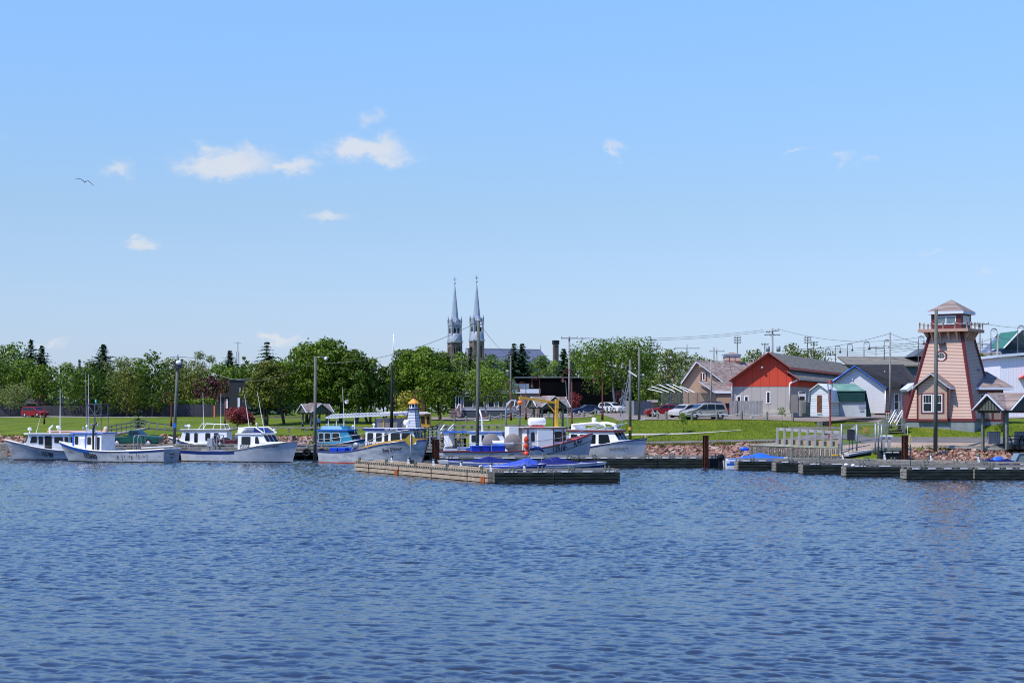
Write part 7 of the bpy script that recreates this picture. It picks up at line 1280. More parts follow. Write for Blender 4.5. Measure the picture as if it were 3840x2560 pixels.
# 9: RJW
H = Hull(15.0, 4.4, [(0, 1.28), (.3, 1.22), (.5, 1.3), (.7, 1.75), (.85, 2.25), (1, 2.85)], .6, z0=-.4, full=2.8, stern=.9)
b = boat('fishing_boat', 'big white dragger numbered 13516 with red bow rail and yellow deck crane', 1936, 160.5, 17, H, hullm='hull', rail='maroon', railh=.07, stripe=[('iron', .62, .68, .12, 1), ('red', -.0, .06, .8, 1)], boot='woodd', foredeck=.62, deckm='red')
H2 = H; cb = cabin(b, .55, 4.4, 1.0, 3.35, 1.55, .1, side=[(3.3, 3.95, 2.2, 3.05), (1.0, 1.3, 2.2, 3.0), (4.15, 4.35, 2.3, 3.0)], trim='maroon', roofm='white', zf=1.4, front=3, fz=(.5, .88), frame='maroon', over=(.3, .2), tp=.08); m = MB(); m.bb(1.55, 3.0, -1.78, -1.56, 1.15, 3.2); m.build('side_locker', M_['white'], cb)
[MB().bb(*q_).build('wheelhouse_trim', M_['maroon'], cb) for q_ in ((.58, .70, -1.6, -1.55, 1.1, 3.3), (3.05, 3.15, -1.58, -1.48, 1.5, 3.3), (4.05, 4.12, -1.54, -1.42, 1.5, 3.3), (2.6, 4.4, -1.6, -1.45, 1.62, 1.72))]; MB().bb(-.75, .15, -.2, 1.2, 1.0, 3.55).build('funnel_casing', M_['white'], b)
m = MB(); Mr = Matrix.Translation((2.0, 0, 4.0)) @ Matrix.Rotation(R(90), 4, 'Y'); m.lathe((0, 0, 0), [(.01, -.85), (.28, -.82), (.38, -.7), (.38, .7), (.28, .82), (.01, .85)], 16, Mr); m.build('life_raft_canister', M_['white'], b); m = MB(); m.bb(1.4, 2.6, -.3, .3, 3.46, 3.62); m.build('raft_cradle', M_['red'], b)
m = MB(); m.bb(3.78, 4.06, -.15, .15, 3.46, 5.6); m.bb(3.8, 4.12, -.17, .17, 5.2, 6.1); m.bar((3.9, 0, 5.75), (.4, 0, 6.25), .22, .22); m.bar((3.8, 0, 4.8), (3.0, 0, 5.75), .1); m.bar((.4, -.1, 6.35), (.4, -.1, 6.05), .3, .3); m.build('deck_crane', mat('crane yellow', (.62,.33,.03), .5, .1, 3), b); m = MB(); m.ell((.35, -.1, 5.75), (.28, .28, .26), 12, 8); m.build('crane_float', M_['orange'], b); MB().bar((.35, -.1, 5.55), (.35, -.1, 4.6), .1).build('crane_hook', M_['rust'], b); MB().bar((1.4, 0, 4.4), (2.0, 0, 5.6), .06).build('crane_line', M_['rust'], b)
for x_ in (-2.5, -.55): m = MB(); m.lathe((0, 0, 0), [(.02, -.05), (.85, -.05), (.87, 0), (.85, .05), (.02, .05)], 28, Matrix.Translation((x_, -.7 if x_ > -1 else -.3, 2.05)) @ Matrix.Rotation(R(90), 4, 'X') @ Matrix.Rotation(0, 4, 'Y')); m.build('net_reel', mat('reel grey', (.27,.235,.21), .7, .12, 2), b)
m = MB(); m.lathe((0, 0, 0), [(.25, -1.0), (.28, 1.0)], 12, Matrix.Translation((-1.5, -.5, 2.0)) @ Matrix.Rotation(R(90), 4, 'Y')); m.build('reel_drum', M_['white'], b)
for z_ in (2.35, 1.75): m = MB(); m.ell((.45, -1.7, z_), (.24, .2, .34), 12, 8); m.build('buoy_bundle', mat('orange nets', (.55,.07,.03), .8, .2, 6, bump=.04), b)
for x_ in (-3.3, -1.4, .1): m = MB(); q_ = x_ / H.L + .5; m.prism([H.P(q_, .82, -1, .015), H.P(q_ + .035, .82, -1, .015), H.P(q_ + .035, 1.06, -1, .015), H.P(q_, 1.06, -1, .015)], (0, -.012, 0)); m.build('scupper', M_['dark'], b)
text('13516', .66, M_['text'], 'registration_number', b, lambda a, c_, w_: H2.uv(3.6 + a * 1.1, H2.zs(.5 + 3.6 / 15) - .36 + .16 * a + c_, -1, .035 + w_), .003, .8, 0, .012); text('RJW', .56, M_['text'], 'lettering', b, lambda a, c_, w_: H2.uv(5.75 + a, H2.zs(.5 + 5.75 / 15) - .36 + .16 * a + c_, -1, .035 + w_), .003, .95, 0, .010); transom(b, H, 'RJW', .5, .68, 'textb', 1)
railing(b, [(-6.2, -1.9, 2.0), (0, -2.15, 2.05), (3.5, -2.1, 2.5), (6.5, -1.1, 3.25)], .03, [((x_, -2.1 + .25 * max(0, x_ - 3) / 3, 1.3 + .12 * max(0, x_)), (x_, -2.1 + .25 * max(0, x_ - 3) / 3, 2.05 + .13 * max(0, x_))) for x_ in (-6, -3, .8, 3.6, 5.2)])
m = MB(); [m.tube([(x_, -1.9, 1.2), (x_ + .1, -1.9, 2.9)], .04, 6) for x_ in (-6.0,)]; m.lathe((0, 0, 0), [(.05, -.05), (.32, -.04), (.32, .04), (.05, .05)], 12, Matrix.Translation((-6.5, -1.9, 1.6)) @ Matrix.Rotation(R(90), 4, 'X')); m.bar((-7.2, -1.7, 1.62), (-6.3, -1.7, 1.62), .3, .25); m.build('stern_winch', M_['iron'], b); m = MB(); m.bar((-7.4, -1.8, 1.5), (-6.2, -1.8, 1.5), .3, .22); m.build('stern_roller', M_['white'], b)
t = thing('buoy', 'bright red ball buoy hanging on the side of the dragger 13516', 'buoy', W(1973, 1701, 158.3)); m = MB(); m.ell(W(1973, 1701, 158.3), .24, 16, 10); m.build('ball', M_['skin'], t); m = MB(); m.tube([W(1973, 1695, 158.3), W(1972, 1683, 158.4)], .02, 5); m.build('rope', M_['rope'], t)
for k, (x_, y_, lb) in enumerate(((-4.3, -1.2, 'white-sided blue crate nearest the stern winch of the dragger'), (-3.4, -1.1, 'blue fish crate, second from the stern on the dragger'), (-2.6, -1.1, 'blue fish crate, middle one on the dragger deck'), (-1.9, -1.15, 'blue fish crate closest to the net reel on the dragger'))): crate(x_, y_, 1.0, .8, .75, b, lb)
# arch of white and grey poles standing above the dragger stern
t = thing('stern_gantry', 'rounded steel gantry with a grey plate standing behind the dragger stern', 'gantry', (WX(1922, 176), 176, 0)); d = 176
m = MB(); m.tube([W(1897, 1660, d), W(1897, 1545, d), W(1902, 1512, d), W(1920, 1500, d), W(1940, 1506, d), W(1949, 1530, d), W(1949, 1640, d)], .09, 8); m.bar(W(1895, 1544, d), W(1951, 1544, d), .12); m.build('frame', M_['galv'], t); m = MB(); m.prism([W(1913, 1545, d - .1), W(1938, 1545, d - .1), W(1936, 1532, d - .1), W(1930, 1524, d - .1), W(1921, 1524, d - .1), W(1915, 1532, d - .1)], (0, .08, 0)); m.build('plate', mat('grey plate', (.22,.22,.24), .6, .1, 2), t)
m = MB(); m.bar(W(1902, 1520, d - .2), W(1913, 1503, d - .2), .1); m.bar(W(1928, 1523, d - .2), W(1932, 1497, d - .2), .1); m.bar(W(1936, 1530, d - .2), W(1947, 1514, d - .2), .1); m.build('lamp_tube', M_['white'], t)
# 10: right hand boat
H = Hull(12.0, 3.9, [(0, 1.1), (.4, 1.15), (.6, 1.6), (.8, 2.05), (1, 2.3)], .55, full=3.1); b = boat('fishing_boat', 'white fishing boat with dark red roof edge, rightmost of the moored boats', 2214, 167, -30, H, hullm='hull', rail='navy', railh=.06, boot='woodd', foredeck=.5)
cabin(b, -1.6, 3.0, .95, 3.0, 1.45, .7, side=[(-1.4, -.7, 1.9, 2.75), (-.45, .3, 1.9, 2.75), (.65, 1.2, 1.85, 2.75), (1.5, 2.5, 1.85, 2.75, .25)], trim='maroon', roofm='white', zf=1.95, fz=(.1, .9), over=(.3, .5), rth=.18)
vs = [(3.0, 1.35, 1.5), (5.0, .5, 2.1), (5.0, -.5, 2.1), (3.0, -1.35, 1.5), (3.0, 1.35, 2.2), (5.0, .4, 2.25), (5.0, -.4, 2.25), (3.0, -1.35, 2.2)]; m = MB(); m.add(vs, [(0, 1, 5, 4), (1, 2, 6, 5), (2, 3, 7, 6), (4, 5, 6, 7)]); m.build('trunk_cabin', M_['white'], b)
m = MB(); m.prism(bpoly([Vector((1.9, -1.5, 1.55)), Vector((2.6, -1.46, 1.55)), Vector((2.6, -1.46, 1.75)), Vector((1.9, -1.5, 1.75))], .1), (0, -.03, 0)); m.build('porthole', M_['dark'], b); text('North Master II', .28, M_['text'], 'lettering', b, lambda a, c_, w_, H=H: H.uv(3.75 + a, 1.42 + .05 * a + c_, -1, .035 + w_), .003, .95)
m = MB(); m.bb(-1.5, -1.1, -1.1, 1.1, 3.2, 3.75); m.tube([(-1.3, -1.1, 3.65), (1.2, -1.1, 3.85), (2.0, -1.1, 3.7), (2.3, -1.1, 3.2)], .12, 8); m.tube([(-1.3, 1.1, 3.65), (1.2, 1.1, 3.85), (2.0, 1.1, 3.7), (2.3, 1.1, 3.2)], .12, 8); m.build('roof_arch', M_['white'], b); dome(b, 2.8, -.4, 3.2, .22); m = MB(); m.lathe((.4, 0, 3.85), [(.2, 0), (.24, .4), (.12, .5), (.01, .52)], 10); m.build('tank', M_['white'], b); whip(b, -1.7, -1.3, 2.9, 7.9, -.3, .035, 'galv'); m = MB(); m.ell((5.9, 0, 2.5), (.1, .1, .18), 8, 6); m.build('bow_cleat', M_['gold'], b)
# boom of white lattice behind it
t = thing('lattice_boom', 'pale lattice boom with a white spar leaning against the grey green pole', 'boom', W(2318, 1600, 175)); m = MB(); d = 175.
for a_, c_ in (((2316, 1612), (2358, 1402)), ((2328, 1612), (2364, 1402)), ((2322, 1500), (2364, 1460)), ((2332, 1460), (2362, 1500)), ((2340, 1440), (2364, 1425)), ((2326, 1560), (2345, 1500))): m.bar(W(*a_, d), W(*c_, d), .06)
m.build('lattice', M_['galv'], t); m = MB(); m.bar(W(2357, 1391, d), W(2388, 1411, d), .14, .14); m.build('spar', M_['white'], t)
# ------------------------------------------------------------------ tour barge with canopy and model lighthouse
d = 190.; t = thing('canopy_barge', 'long flat-roofed tour barge under a white striped canopy with a yellow cabin end', 'barge', (WX(1420, d), d, 0)); 
m = MB(); m.bb(WX(1345, d), WX(1660, d), d, d + 4.5, -.3, 1.0); m.build('hull', M_['navy'], t)
m = MB()
for k in range(26):
    px = 1222 + k * 12.5; m.bar(W(px, 1566 - k * .45, d - .6), W(px + 26, 1553 - k * .5, d + 3.6), .09, .07)
m.bar(W(1222, 1567, d - .62), W(1530, 1553, d - .62), .12, .12); m.bar(W(1248, 1554, d + 3.6), W(1560, 1541, d + 3.6), .1, .1); m.build('canopy_frame', M_['white'], t)
m = MB(); m.prism([W(1420, 1552, d - .3), W(1530, 1547, d - .3), W(1556, 1542, d + 3.6), W(1440, 1546, d + 3.6)], (0, 0, -.08)); m.build('canopy_cloth', mat('greyish canopy', (.42,.42,.43), .8, .1, 1), t)
for px in (1232, 1262, 1290, 1330, 1407, 1465): m = MB(); m.tube([W(px, 1565, d - .5), (WX(px, d), d - .5, .9)], .05, 6); m.build('canopy_post', M_['white'] if px < 1400 else M_['iron'], t)
m = MB(); wbox(m, 1409, 1522, 1567, 1614, d - .4, .04); m.build('clear_curtain', mat('clouded plastic curtain', (.23,.21,.20), .35, .25, 1.2, c2=(.36,.33,.32)), t); m = MB(); wbox(m, 1436, 1441, 1567, 1612, d - .45, .04); wbox(m, 1519, 1526, 1552, 1612, d - .45, .3); m.build('curtain_post', M_['yellow'], t)
m = MB(); wbox(m, 1566, 1612, 1552, 1600, d + .4, 3.5); cb = m.build('cabin', M_['yellow'], t); m = MB(); m.prism([W(1540, 1553, d + .2), W(1618, 1549, d + .2), W(1600, 1543, d + 4), W(1500, 1543, d + 4)], (0, 0, -.12)); m.build('cabin_roof', M_['concrete'], cb); m = MB(); wbox(m, 1600, 1610, 1560, 1588, d + .34, .05); wbox(m, 1579, 1592, 1562, 1586, d + .34, .05); m.build('window', M_['dark'], cb)
m = MB(); wbox(m, 1593, 1614, 1551.5, 1555, d + .1, .3); m.build('fascia', M_['black'], cb)
t = thing('model_lighthouse', 'small blue and white model lighthouse with an orange cap standing on the tour barge', 'lighthouse', (WX(1550, 188), 188, .9)); d = 188.; x = WX(1550, d); zb_, zc, zt_ = WZ(1603, d), WZ(1534, d), WZ(1512, d); Mz = Matrix.Translation((x, d, 0)) @ Matrix.Rotation(R(45 - 22), 4, 'Z')
m = MB(); m.lathe((0, 0, 0), [(.88, zb_), (.56, zc)], 4, Mz); m.sm = [False] * 4; m.build('tower', banded('white slatted tower', (.62,.64,.70), 'Z', .3, .22, dark=.35, bump=.03), t); m = MB()
for k in range(4): an = k * math.pi / 2 + R(45 - 22); m.bar((x + .89 * math.cos(an), d + .89 * math.sin(an), zb_), (x + .57 * math.cos(an), d + .57 * math.sin(an), zc), .08)
m.build('corner_trim', M_['navy'], t); m = MB(); m.lathe((0, 0, 0), [(.01, zc), (.72, zc), (.72, zc + .08), (.01, zc + .08)], 8, Matrix.Translation((x, d, 0))); m.build('gallery', M_['navy'], t); m = MB(); m.lathe((0, 0, 0), [(.48, zc + .101), (.48, zt_)], 8, Matrix.Translation((x, d, 0)) @ Matrix.Rotation(R(22), 4, 'Z')); ln = m.build('lantern_room', M_['white'], t)
for k in range(8): an = R(22) + (k + .5) * math.pi / 4; c = Vector((x + .45 * math.cos(an), d + .45 * math.sin(an), (zc + zt_) / 2 + .05)); m = MB(); m.box((0, 0, 0), (.02, .2, .34), M=Matrix.Translation(c) @ Matrix.Rotation(an, 4, 'Z')); m.build('window', M_['dark'], ln)
m = MB(); m.lathe((0, 0, 0), [(.64, zt_ - .05), (.62, zt_ + .05), (.16, zt_ + .45), (.01, zt_ + .52)], 8, Matrix.Translation((x, d, 0)) @ Matrix.Rotation(R(22), 4, 'Z')); m.sm = [False] * len(m.sm); m.build('cap', mat('orange roof paint', (.78,.33,.03), .5, .08, 3), t); m = MB(); m.tube([(x, d, zt_ + .6), (x, d, zt_ + 1.5)], .03, 5); m.build('finial', M_['iron'], t)
t = thing('tall_mast', 'very tall thin mast, black below and white above, beside the tour barge', 'mast', (WX(1467, 189), 189, 0)); m = MB(); m.tube([(WX(1467, 189), 189, .5), W(1471, 1370, 189)], [.2, .13], 10); m.build('lower_mast', M_['black'], t); m = MB(); m.tube([W(1471, 1370, 189), W(1477, 1252, 189)], [.06, .04], 8); m.build('upper_mast', M_['white'], t); m = MB(); m.bar(W(1469, 1450, 189), W(1530, 1506, 188.5), .07); m.bar(W(1469, 1508, 189), W(1526, 1510, 188.5), .07); m.bar(W(1452, 1445, 189), W(1454, 1500, 189), .04); m.build('stay', M_['black'], t)
# ------------------------------------------------------------------ floating docks
DKG = M_['dockg'] = mat('wet green dock board', (.012,.017,.016), .85, .35, 1.5, c2=(.04,.052,.045), stretch=(.4,1,6))
def dock(p, q, w_, zt_, label, side='dockg', end='woodg', slots=0, top='wood', name='floating_dock', boards=3, scup=False, cleats=True):
    """float from p to q (x, d) with width w_ behind the line"""
    p, q = Vector((*p, 0)), Vector((*q, 0)); dr_ = (q - p); L = dr_.length; an = math.atan2(dr_.y, dr_.x); t = thing(name, label, 'dock', p, an + 1e-5, 'floating docks'); ORG[t.name] = Vector((0, 0, 0))
    MB().bb(0, L, 0, w_, zt_ - .12, zt_ - .03).build('deck', mat('dark deck boards', (.07,.075,.07), .9, .3, 2, c2=(.15,.15,.14), stretch=(6, 1, 1)), t); MB().bb(.06, L - .06, .1, w_ - .1, -.3, zt_ - .13).build('float', M_['woodd'], t)  # deck boards coloured dark for contrast with the pale curbs
    bh = (zt_ - .08) / boards
    for k in range(boards):
        for y_ in (-.02, w_ - .04): MB().bb(-.02, L + .02, y_, y_ + .06, .06 + k * bh, .06 + (k + .76) * bh).build('side_board', M_[side], t)
        for x_ in (-.08, L + .02): MB().bb(x_, x_ + .06, .03, w_ - .05, .06 + k * bh, .06 + (k + .86) * bh).build('end_board', M_[end], t)
    for y_ in (0.0, w_ - .14):
        n = max(2, int(L / 3.2))
        for k in range(n): MB().bb(L * k / n + .02, L * (k + 1) / n - .02, y_, y_ + .14, zt_ + .08, zt_ + .19).build('curb', M_['wood' if not scup else 'woodt'], t)
        nb = max(3, int(L / (.9 if not scup else .42))); nb = min(nb, 60)
        m = MB()
        for k in range(nb): x_ = .1 + (L - .2) * k / (nb - 1); m.bb(x_ - .07, x_ + .07, y_ + .01, y_ + .13, zt_ - .028, zt_ + .078)
        m.build('curb_blocks', M_['wood' if not scup else 'woodt'], t)
    if cleats:
        for k in range(max(2, int(L / 4.5))):
            x_ = 1.0 + (L - 2) * k / max(1, int(L / 4.5) - 1 or 1)
            for dx in (0, .28): MB().bb(x_ + dx - .045, x_ + dx + .045, -.06, .05, zt_ - .05, zt_ + .42).build('cleat_post', M_['woodg'], t)
    for k in range(slots): x_ = L * (k + .3) / slots; MB().bb(x_, x_ + L / slots * .45, -.055, -.02, zt_ - .03, zt_ + .05).build('slot_strip', M_['white'], t)  # plain white strips set at the slots along the near side
    return t
tn = dock((WX(1331, 144.5), 144.5), (WX(1826, 120.2), 120.2), 1.9, .74, 'tan timber float running diagonally towards the camera', 'woodt', 'woodt', 0, boards=2, scup=True)
for f in (.36, .98):
    L = (Vector((WX(1331, 144.5), 144.5)) - Vector((WX(1826, 120.2), 120.2))).length; MB().bb(L * f - .35, L * f + .25, -.09, -.03, .0, .42).build('rust_plate', mat('orange rust', (.33,.09,.03), .9, .3, 4), tn)
for k in range(4): MB().bb(L * (k + .5) / 4 - .03, L * (k + .5) / 4 + .03, -.06, -.02, .1, .72).build('joint_strap', M_['rust'], tn)
dock((WX(1857, 119.6), 119.6), (WX(2072, 120.0), 120.0), 1.7, .78, 'dark timber float nearest the camera, left half of the front finger', 'dockg', 'woodg', 2); dock((WX(2080, 120.1), 120.1), (WX(2322, 120.8), 120.8), 1.7, .78, 'dark timber float nearest the camera, right half of the front finger', 'dockg', 'woodg', 3)
dock((WX(1640, 152.6), 152.6), (WX(2170, 152.6), 152.6), 2.2, .86, 'long dark float behind the covered boats, left section', 'dockg', 'woodd', 5); dock((WX(2178, 152.6), 152.6), (WX(2462, 152.7), 152.7), 2.2, .86, 'long dark float below the rightmost fishing boat, middle section', 'dockg', 'woodd', 5); dock((WX(2468, 152.8), 152.8), (WX(2725, 152.8), 152.8), 2.2, .86, 'long dark float around the rusty pile, right section', 'dockg', 'woodg', 5)
for k, (px, yb, pr_, lab) in enumerate(((2770, 1762, 3010, 'first and farthest of the five right-hand finger floats, beside the blue-covered runabout'), (2912, 1768, 3180, 'second of the five right-hand finger floats'), (3013, 1777, 3400, 'third of the five right-hand finger floats'), (3175, 1786, 3620, 'fourth of the five right-hand finger floats, with two white fenders at its end'), (3402, 1797, 3643, 'fifth and nearest right-hand finger float, beneath the narrow yellow sign'))):
    d = 32500 / (yb - 1540); dock((WX(px, d), d), (WX(pr_, d) + 2.5, d + .6), 1.5, .78, lab, 'dockg', 'wood', 6)
dock((WX(3657, 126.6), 126.6), (WX(4010, 126.6), 126.6), 1.5, .78, 'dark float at the right edge continuing from the nearest finger', 'dockg', 'wood', 7)
dock((WX(2870, 151.5), 151.5), (WX(3620, 140.5), 140.5), 2.0, .72, 'pale main walkway float behind the right-hand fingers', 'woodg', 'wood', 0, cleats=True)
dock((WX(3630, 138.5), 138.5), (WX(4020, 137.0), 137.0), 2.0, .72, 'pale main walkway float at the right edge before the boulders', 'woodg', 'wood', 0)
dock((WX(2800, 153.5), 153.5), (WX(3160, 151), 151), 1.2, .66, 'narrow grey float in front of the palisade', 'wood', 'wood', 0, name='service_float')
def ped(px, d, z0, yt, label, cap=True):
    x = WX(px, d); t = thing('power_pedestal', label, 'pedestal', (x, d, z0), 0, 'dock pedestals'); zt_ = WZ(yt, d); h = zt_ - z0; m = MB(); m.tube([(x, d, z0), (x, d, z0 + h * .75)], .10, 8); m.build('column', M_['galv'], t); m = MB(); m.lathe((x, d, 0), [(.10, z0 + h * .752), (.12, z0 + h * .8), (.13, zt_ - .05), (.01, zt_)], 8); m.build('cap', mat('green grey lamp cap', (.05,.12,.11), .4, .1, 3), t); m = MB(); m.bb(x - .09, x + .09, d - .13, d - .10, z0 + .02, z0 + h * .45); m.build('panel', M_['white'], t)
for px, d, yt, lab in ((1469, 139, 1706, 'dock pedestal on the tan float, leftmost'), (1532, 136, 1712, 'dock pedestal on the tan float beside the yellow diamond sign'), (1626, 132, 1719, 'dock pedestal on the tan float before the rusty pile'), (1729, 129, 1726, 'dock pedestal on the tan float behind the navy-covered boat'), (1841, 122, 1733, 'dock pedestal at the corner of the front floats'), (1967, 121, 1738, 'short dock pedestal on the front finger'), (1834, 153.5, 1702, 'dock pedestal before the side of the dragger'), (2226, 153.5, 1703, 'dock pedestal before the rightmost fishing boat'),
                       (3160, 149.0, 1698, 'dock pedestal at the foot of the gate cage'), (3317, 146.5, 1694, 'black and white banded dock pedestal by the dark opening'), (3491, 143.2, 1697, 'dock pedestal before the middle of the right boulder bank'), (3669, 139.2, 1702, 'dock pedestal left of the blue barrel')):
    ped(px, d, .72, yt, lab)
def hpile(px, yt, d, w_, label):
    x = WX(px, d); t = thing('steel_pile', label, 'pile', (x, d, -.6), 0, 'rusty steel piles'); w2 = w_ / 2 * d / FPX; zt_ = WZ(yt, d); m = MB(); M = PM(x, d, 0, R(28)); m.bb(-w2, w2, -w2, -w2 + .04, -.8, zt_); m.bb(-w2, w2, w2 - .04, w2, -.8, zt_); m.bb(-.03, .03, -w2 + .04, w2 - .04, -.8, zt_); xf(m, M).build('beam', M_['rust'], t)
hpile(1634, 1646, 150.5, 21, 'rusty steel pile left of the dragger transom'); hpile(2646, 1632, 152.2, 16, 'rusty steel pile by the red boulders, right of the moored boats'); hpile(3393, 1631, 147.5, 17, 'rusty steel pile before the right boulder bank')
# signs on the docks
d = 137; t = thing('diamond_sign', 'ochre yellow diamond sign seen from behind on a thin post on the tan float', 'sign', (WX(1541, d), d, .74)); m = MB(); h = 25.5 * d / FPX; c = W(1540, 1650, d); m.prism([c + Vector((0, -.02, -h)), c + Vector((h, -.02, 0)), c + Vector((0, -.02, h)), c + Vector((-h, -.02, 0))], (0, .03, 0)); m.build('plate', mat('faded yellow sign', (.40,.28,.05), .6, .1, 3), t)
m = MB(); m.tube([(c.x, d - .07, .7), (c.x, d - .07, c.z + h * .9)], .045, 8); m.build('post', M_['galv'], t); m = MB(); m.box((c.x, d, .92), (.5, .4, .4)); m.build('base', M_['woodd'], t)
d = 126.8; t = thing('narrow_sign', 'narrow pointed pale yellow sign turned edge-on on a thin post above the nearest finger', 'sign', (WX(3414, d), d, .6)); c = W(3414, 1647, d); s_ = d / FPX; m = MB(); m.prism([c + Vector((x_ * s_, 0, z_ * s_)) for x_, z_ in ((0, -20), (3.6, -10), (4.2, 0), (3.4, 12), (0, 20), (-3.4, 12), (-4.2, 0), (-3.6, -10))], (0, .05, 0)); m.build('plate', mat('pale yellow sign', (.62,.50,.20), .6, .06, 3), t); m = MB(); m.prism([c + Vector((x_ * s_, -.012, z_ * s_)) for x_, z_ in ((-1.3, -9), (1.3, -9), (1.3, 11), (-1.3, 11))], (0, .01, 0)); m.build('symbol', M_['gold'], t); m = MB(); m.tube([(c.x, d + .02, .2), (c.x, d + .02, c.z - 18 * s_)], .035, 6); m.build('post', M_['iron'], t)
# ------------------------------------------------------------------ small boats under covers
def runabout(px, d, deg, L, cover, label, peak=.5, ph=.75, hullm='white', second='navy', engine=True, low=.25, dropped=False):
    H = Hull(L, 2.1, [(0, .72), (.5, .78), (1, .95)], .8, z0=-.2, full=2.4); t = thing('runabout', label, 'motorboat', (WX(px, d), d, 0), R(deg) + 1e-5, 'small boats under covers'); ORG[t.name] = Vector((0, 0, 0))
    m = MB(); H.surf(m, lambda q: -.2, H.zs, n=24, rows=4); a = [H.P(0, -.2, -1), H.P(0, -.2, 1), H.P(0, .72, 1), H.P(0, .72, -1)]; m.add(a, [(0, 1, 2, 3)]); hl_ = m.build('hull', M_[hullm], t); m = MB(); H.surf(m, lambda q: H.zs(q) - .42, lambda q: H.zs(q) - .22, .008, n=20, rows=1); m.build('stripe', M_[second], hl_)
    m = MB(); vs = []; 
    for i in range(15): q = i / 14; h = H.hb(q, 1); x = H.P(q, H.zs(q), 1).x; z = H.zs(q) + .02; vs += [(x, -h, z), (x, 0, z + .1 * min(1, h)), (x, h, z)]
    m.add(vs, [(3 * i + k, 3 * i + k + 3, 3 * i + k + 4, 3 * i + k + 1) for i in range(14) for k in (0, 1)], True); m.build('deck', M_['white'], t)
    m = MB(); vs = []; n = 18; A_ = 9; q0, q1 = .04, .86
    for i in range(n + 1):
        q = q0 + (q1 - q0) * i / n; h = H.hb(q, 1) + .04; x = (q - .5) * L; f = max(0, 1 - abs((q - peak) / (.40 if q < peak else .26))); top = .12 + ph * f ** 1.15
        for k in range(A_): u_ = -1 + 2 * k / (A_ - 1); vs.append((x, u_ * h, H.zs(q) + top * (1 - abs(u_) ** 1.8) - (.10 if abs(u_) == 1 else 0) + .015 * math.sin(i * 2.1 + k * 1.7)))
    m.add(vs, [(i * A_ + k, (i + 1) * A_ + k, (i + 1) * A_ + k + 1, i * A_ + k + 1) for i in range(n) for k in range(A_ - 1)], False); m.build('cover', M_[cover], t)
    if engine: m = MB(); x = -L / 2 - .32; m.ell((x, 0, .98), (.34, .22, .3), 12, 8); m.bb(x - .14, x + .16, -.1, .1, -.2, .8); m.build('outboard_motor', M_['black'], t)
    return t
runabout(1790, 141.5, 176, 6.6, 'tarpn', 'white motorboat under a peaked navy cover, left of the three covered boats', .36, .42, engine=False); runabout(1925, 133, -4, 5.2, 'tarpb', 'motorboat wholly under a bright blue cover, middle of the three covered boats', .70, .45, engine=False, hullm='tarpb')
t = runabout(2128, 137.5, 8, 6.4, 'tarpn', 'white motorboat under a navy cover, right of the three covered boats', .36, .50, engine=False)
t = thing('bimini_top', 'folded navy bimini on slanting struts over the bright blue cover', 'canopy', (WX(2010, 135), 135, .8)); d = 135; m = MB(); m.tube([W(1986, 1681, d), W(2003, 1678, d), W(2025, 1681, d), W(2038, 1692, d)], [.09, .16, .13, .06], 8); m.build('cloth', M_['navy'], t); m = MB(); [m.tube([W(*a_, d), W(*c_, d)], .02, 5) for a_, c_ in (((1990, 1690), (1975, 1745)), ((2036, 1692), (2026, 1750)), ((2038, 1694), (2072, 1728)), ((1992, 1690), (2020, 1715)))]; m.build('strut', M_['galv'], t)
t = runabout(2845, 150.4, 4, 6.0, 'tarp', 'blue-covered runabout with a black outboard beside the first finger float', .52, .48, hullm='white', second='blue')
t = thing('folded_bimini', 'small rolled bright blue bimini on a strut behind the runabout', 'canopy', (WX(2790, 151), 151, .9)); d = 151; m = MB(); m.tube([W(2776, 1683, d), W(2790, 1681, d), W(2808, 1685, d)], [.1, .17, .1], 8); m.build('cloth', M_['tarp'], t); m = MB(); m.bar(W(2776, 1716, d), W(2794, 1699, d), .05); m.bar(W(2800, 1700, d), W(2787, 1685, d), .03); m.build('strut', M_['white'], t)
# barrel, covers and fenders at the right
d = 146; t = thing('blue_barrel', 'bright blue plastic barrel lying by the boulders at the right', 'barrel', W(3740, 1727, d)); m = MB(); m.lathe((0, 0, 0), [(.01, -.42), (.25, -.42), (.29, -.2), (.29, .2), (.25, .42), (.01, .42)], 14, Matrix.Translation(W(3740, 1725, d)) @ Matrix.Rotation(R(80), 4, 'Y')); m.build('drum', M_['tarp'], t); m = MB(); m.lathe((0, 0, 0), [(.292, -.03), (.30, 0), (.292, .03)], 14, Matrix.Translation(W(3740, 1725, d)) @ Matrix.Rotation(R(80), 4, 'Y')); m.build('hoop', M_['plast'], t)
for px, lab in ((3710, 'low navy-covered watercraft left of the blue barrel'), (3775, 'low navy-covered watercraft right of the blue barrel')):
    t = thing('watercraft', lab, 'watercraft', (WX(px, 143.8), 143.8, 0), R(6), 'covered watercraft'); ORG[t.name] = Vector((0, 0, 0)); m = MB(); m.add([(x_ * 1.2, y_ * .45, z_) for x_, y_, z_ in ((-1, -1, .1), (-1, 1, .1), (1, -.2, .2), (1, .2, .2), (-1, -.9, .75), (-1, .9, .75), (.9, -.2, .7), (.9, .2, .7), (0, 0, 1.05))], [(0, 2, 6, 4), (1, 5, 7, 3), (0, 4, 5, 1), (2, 3, 7, 6), (4, 6, 8), (6, 7, 8), (7, 5, 8), (5, 4, 8)]); m.build('cover', M_['tarpn'], t); m = MB(); m.tube([(-1.0, -.46, .25), (1.1, -.12, .3)], .06, 6); m.build('bumper', M_['white'], t)
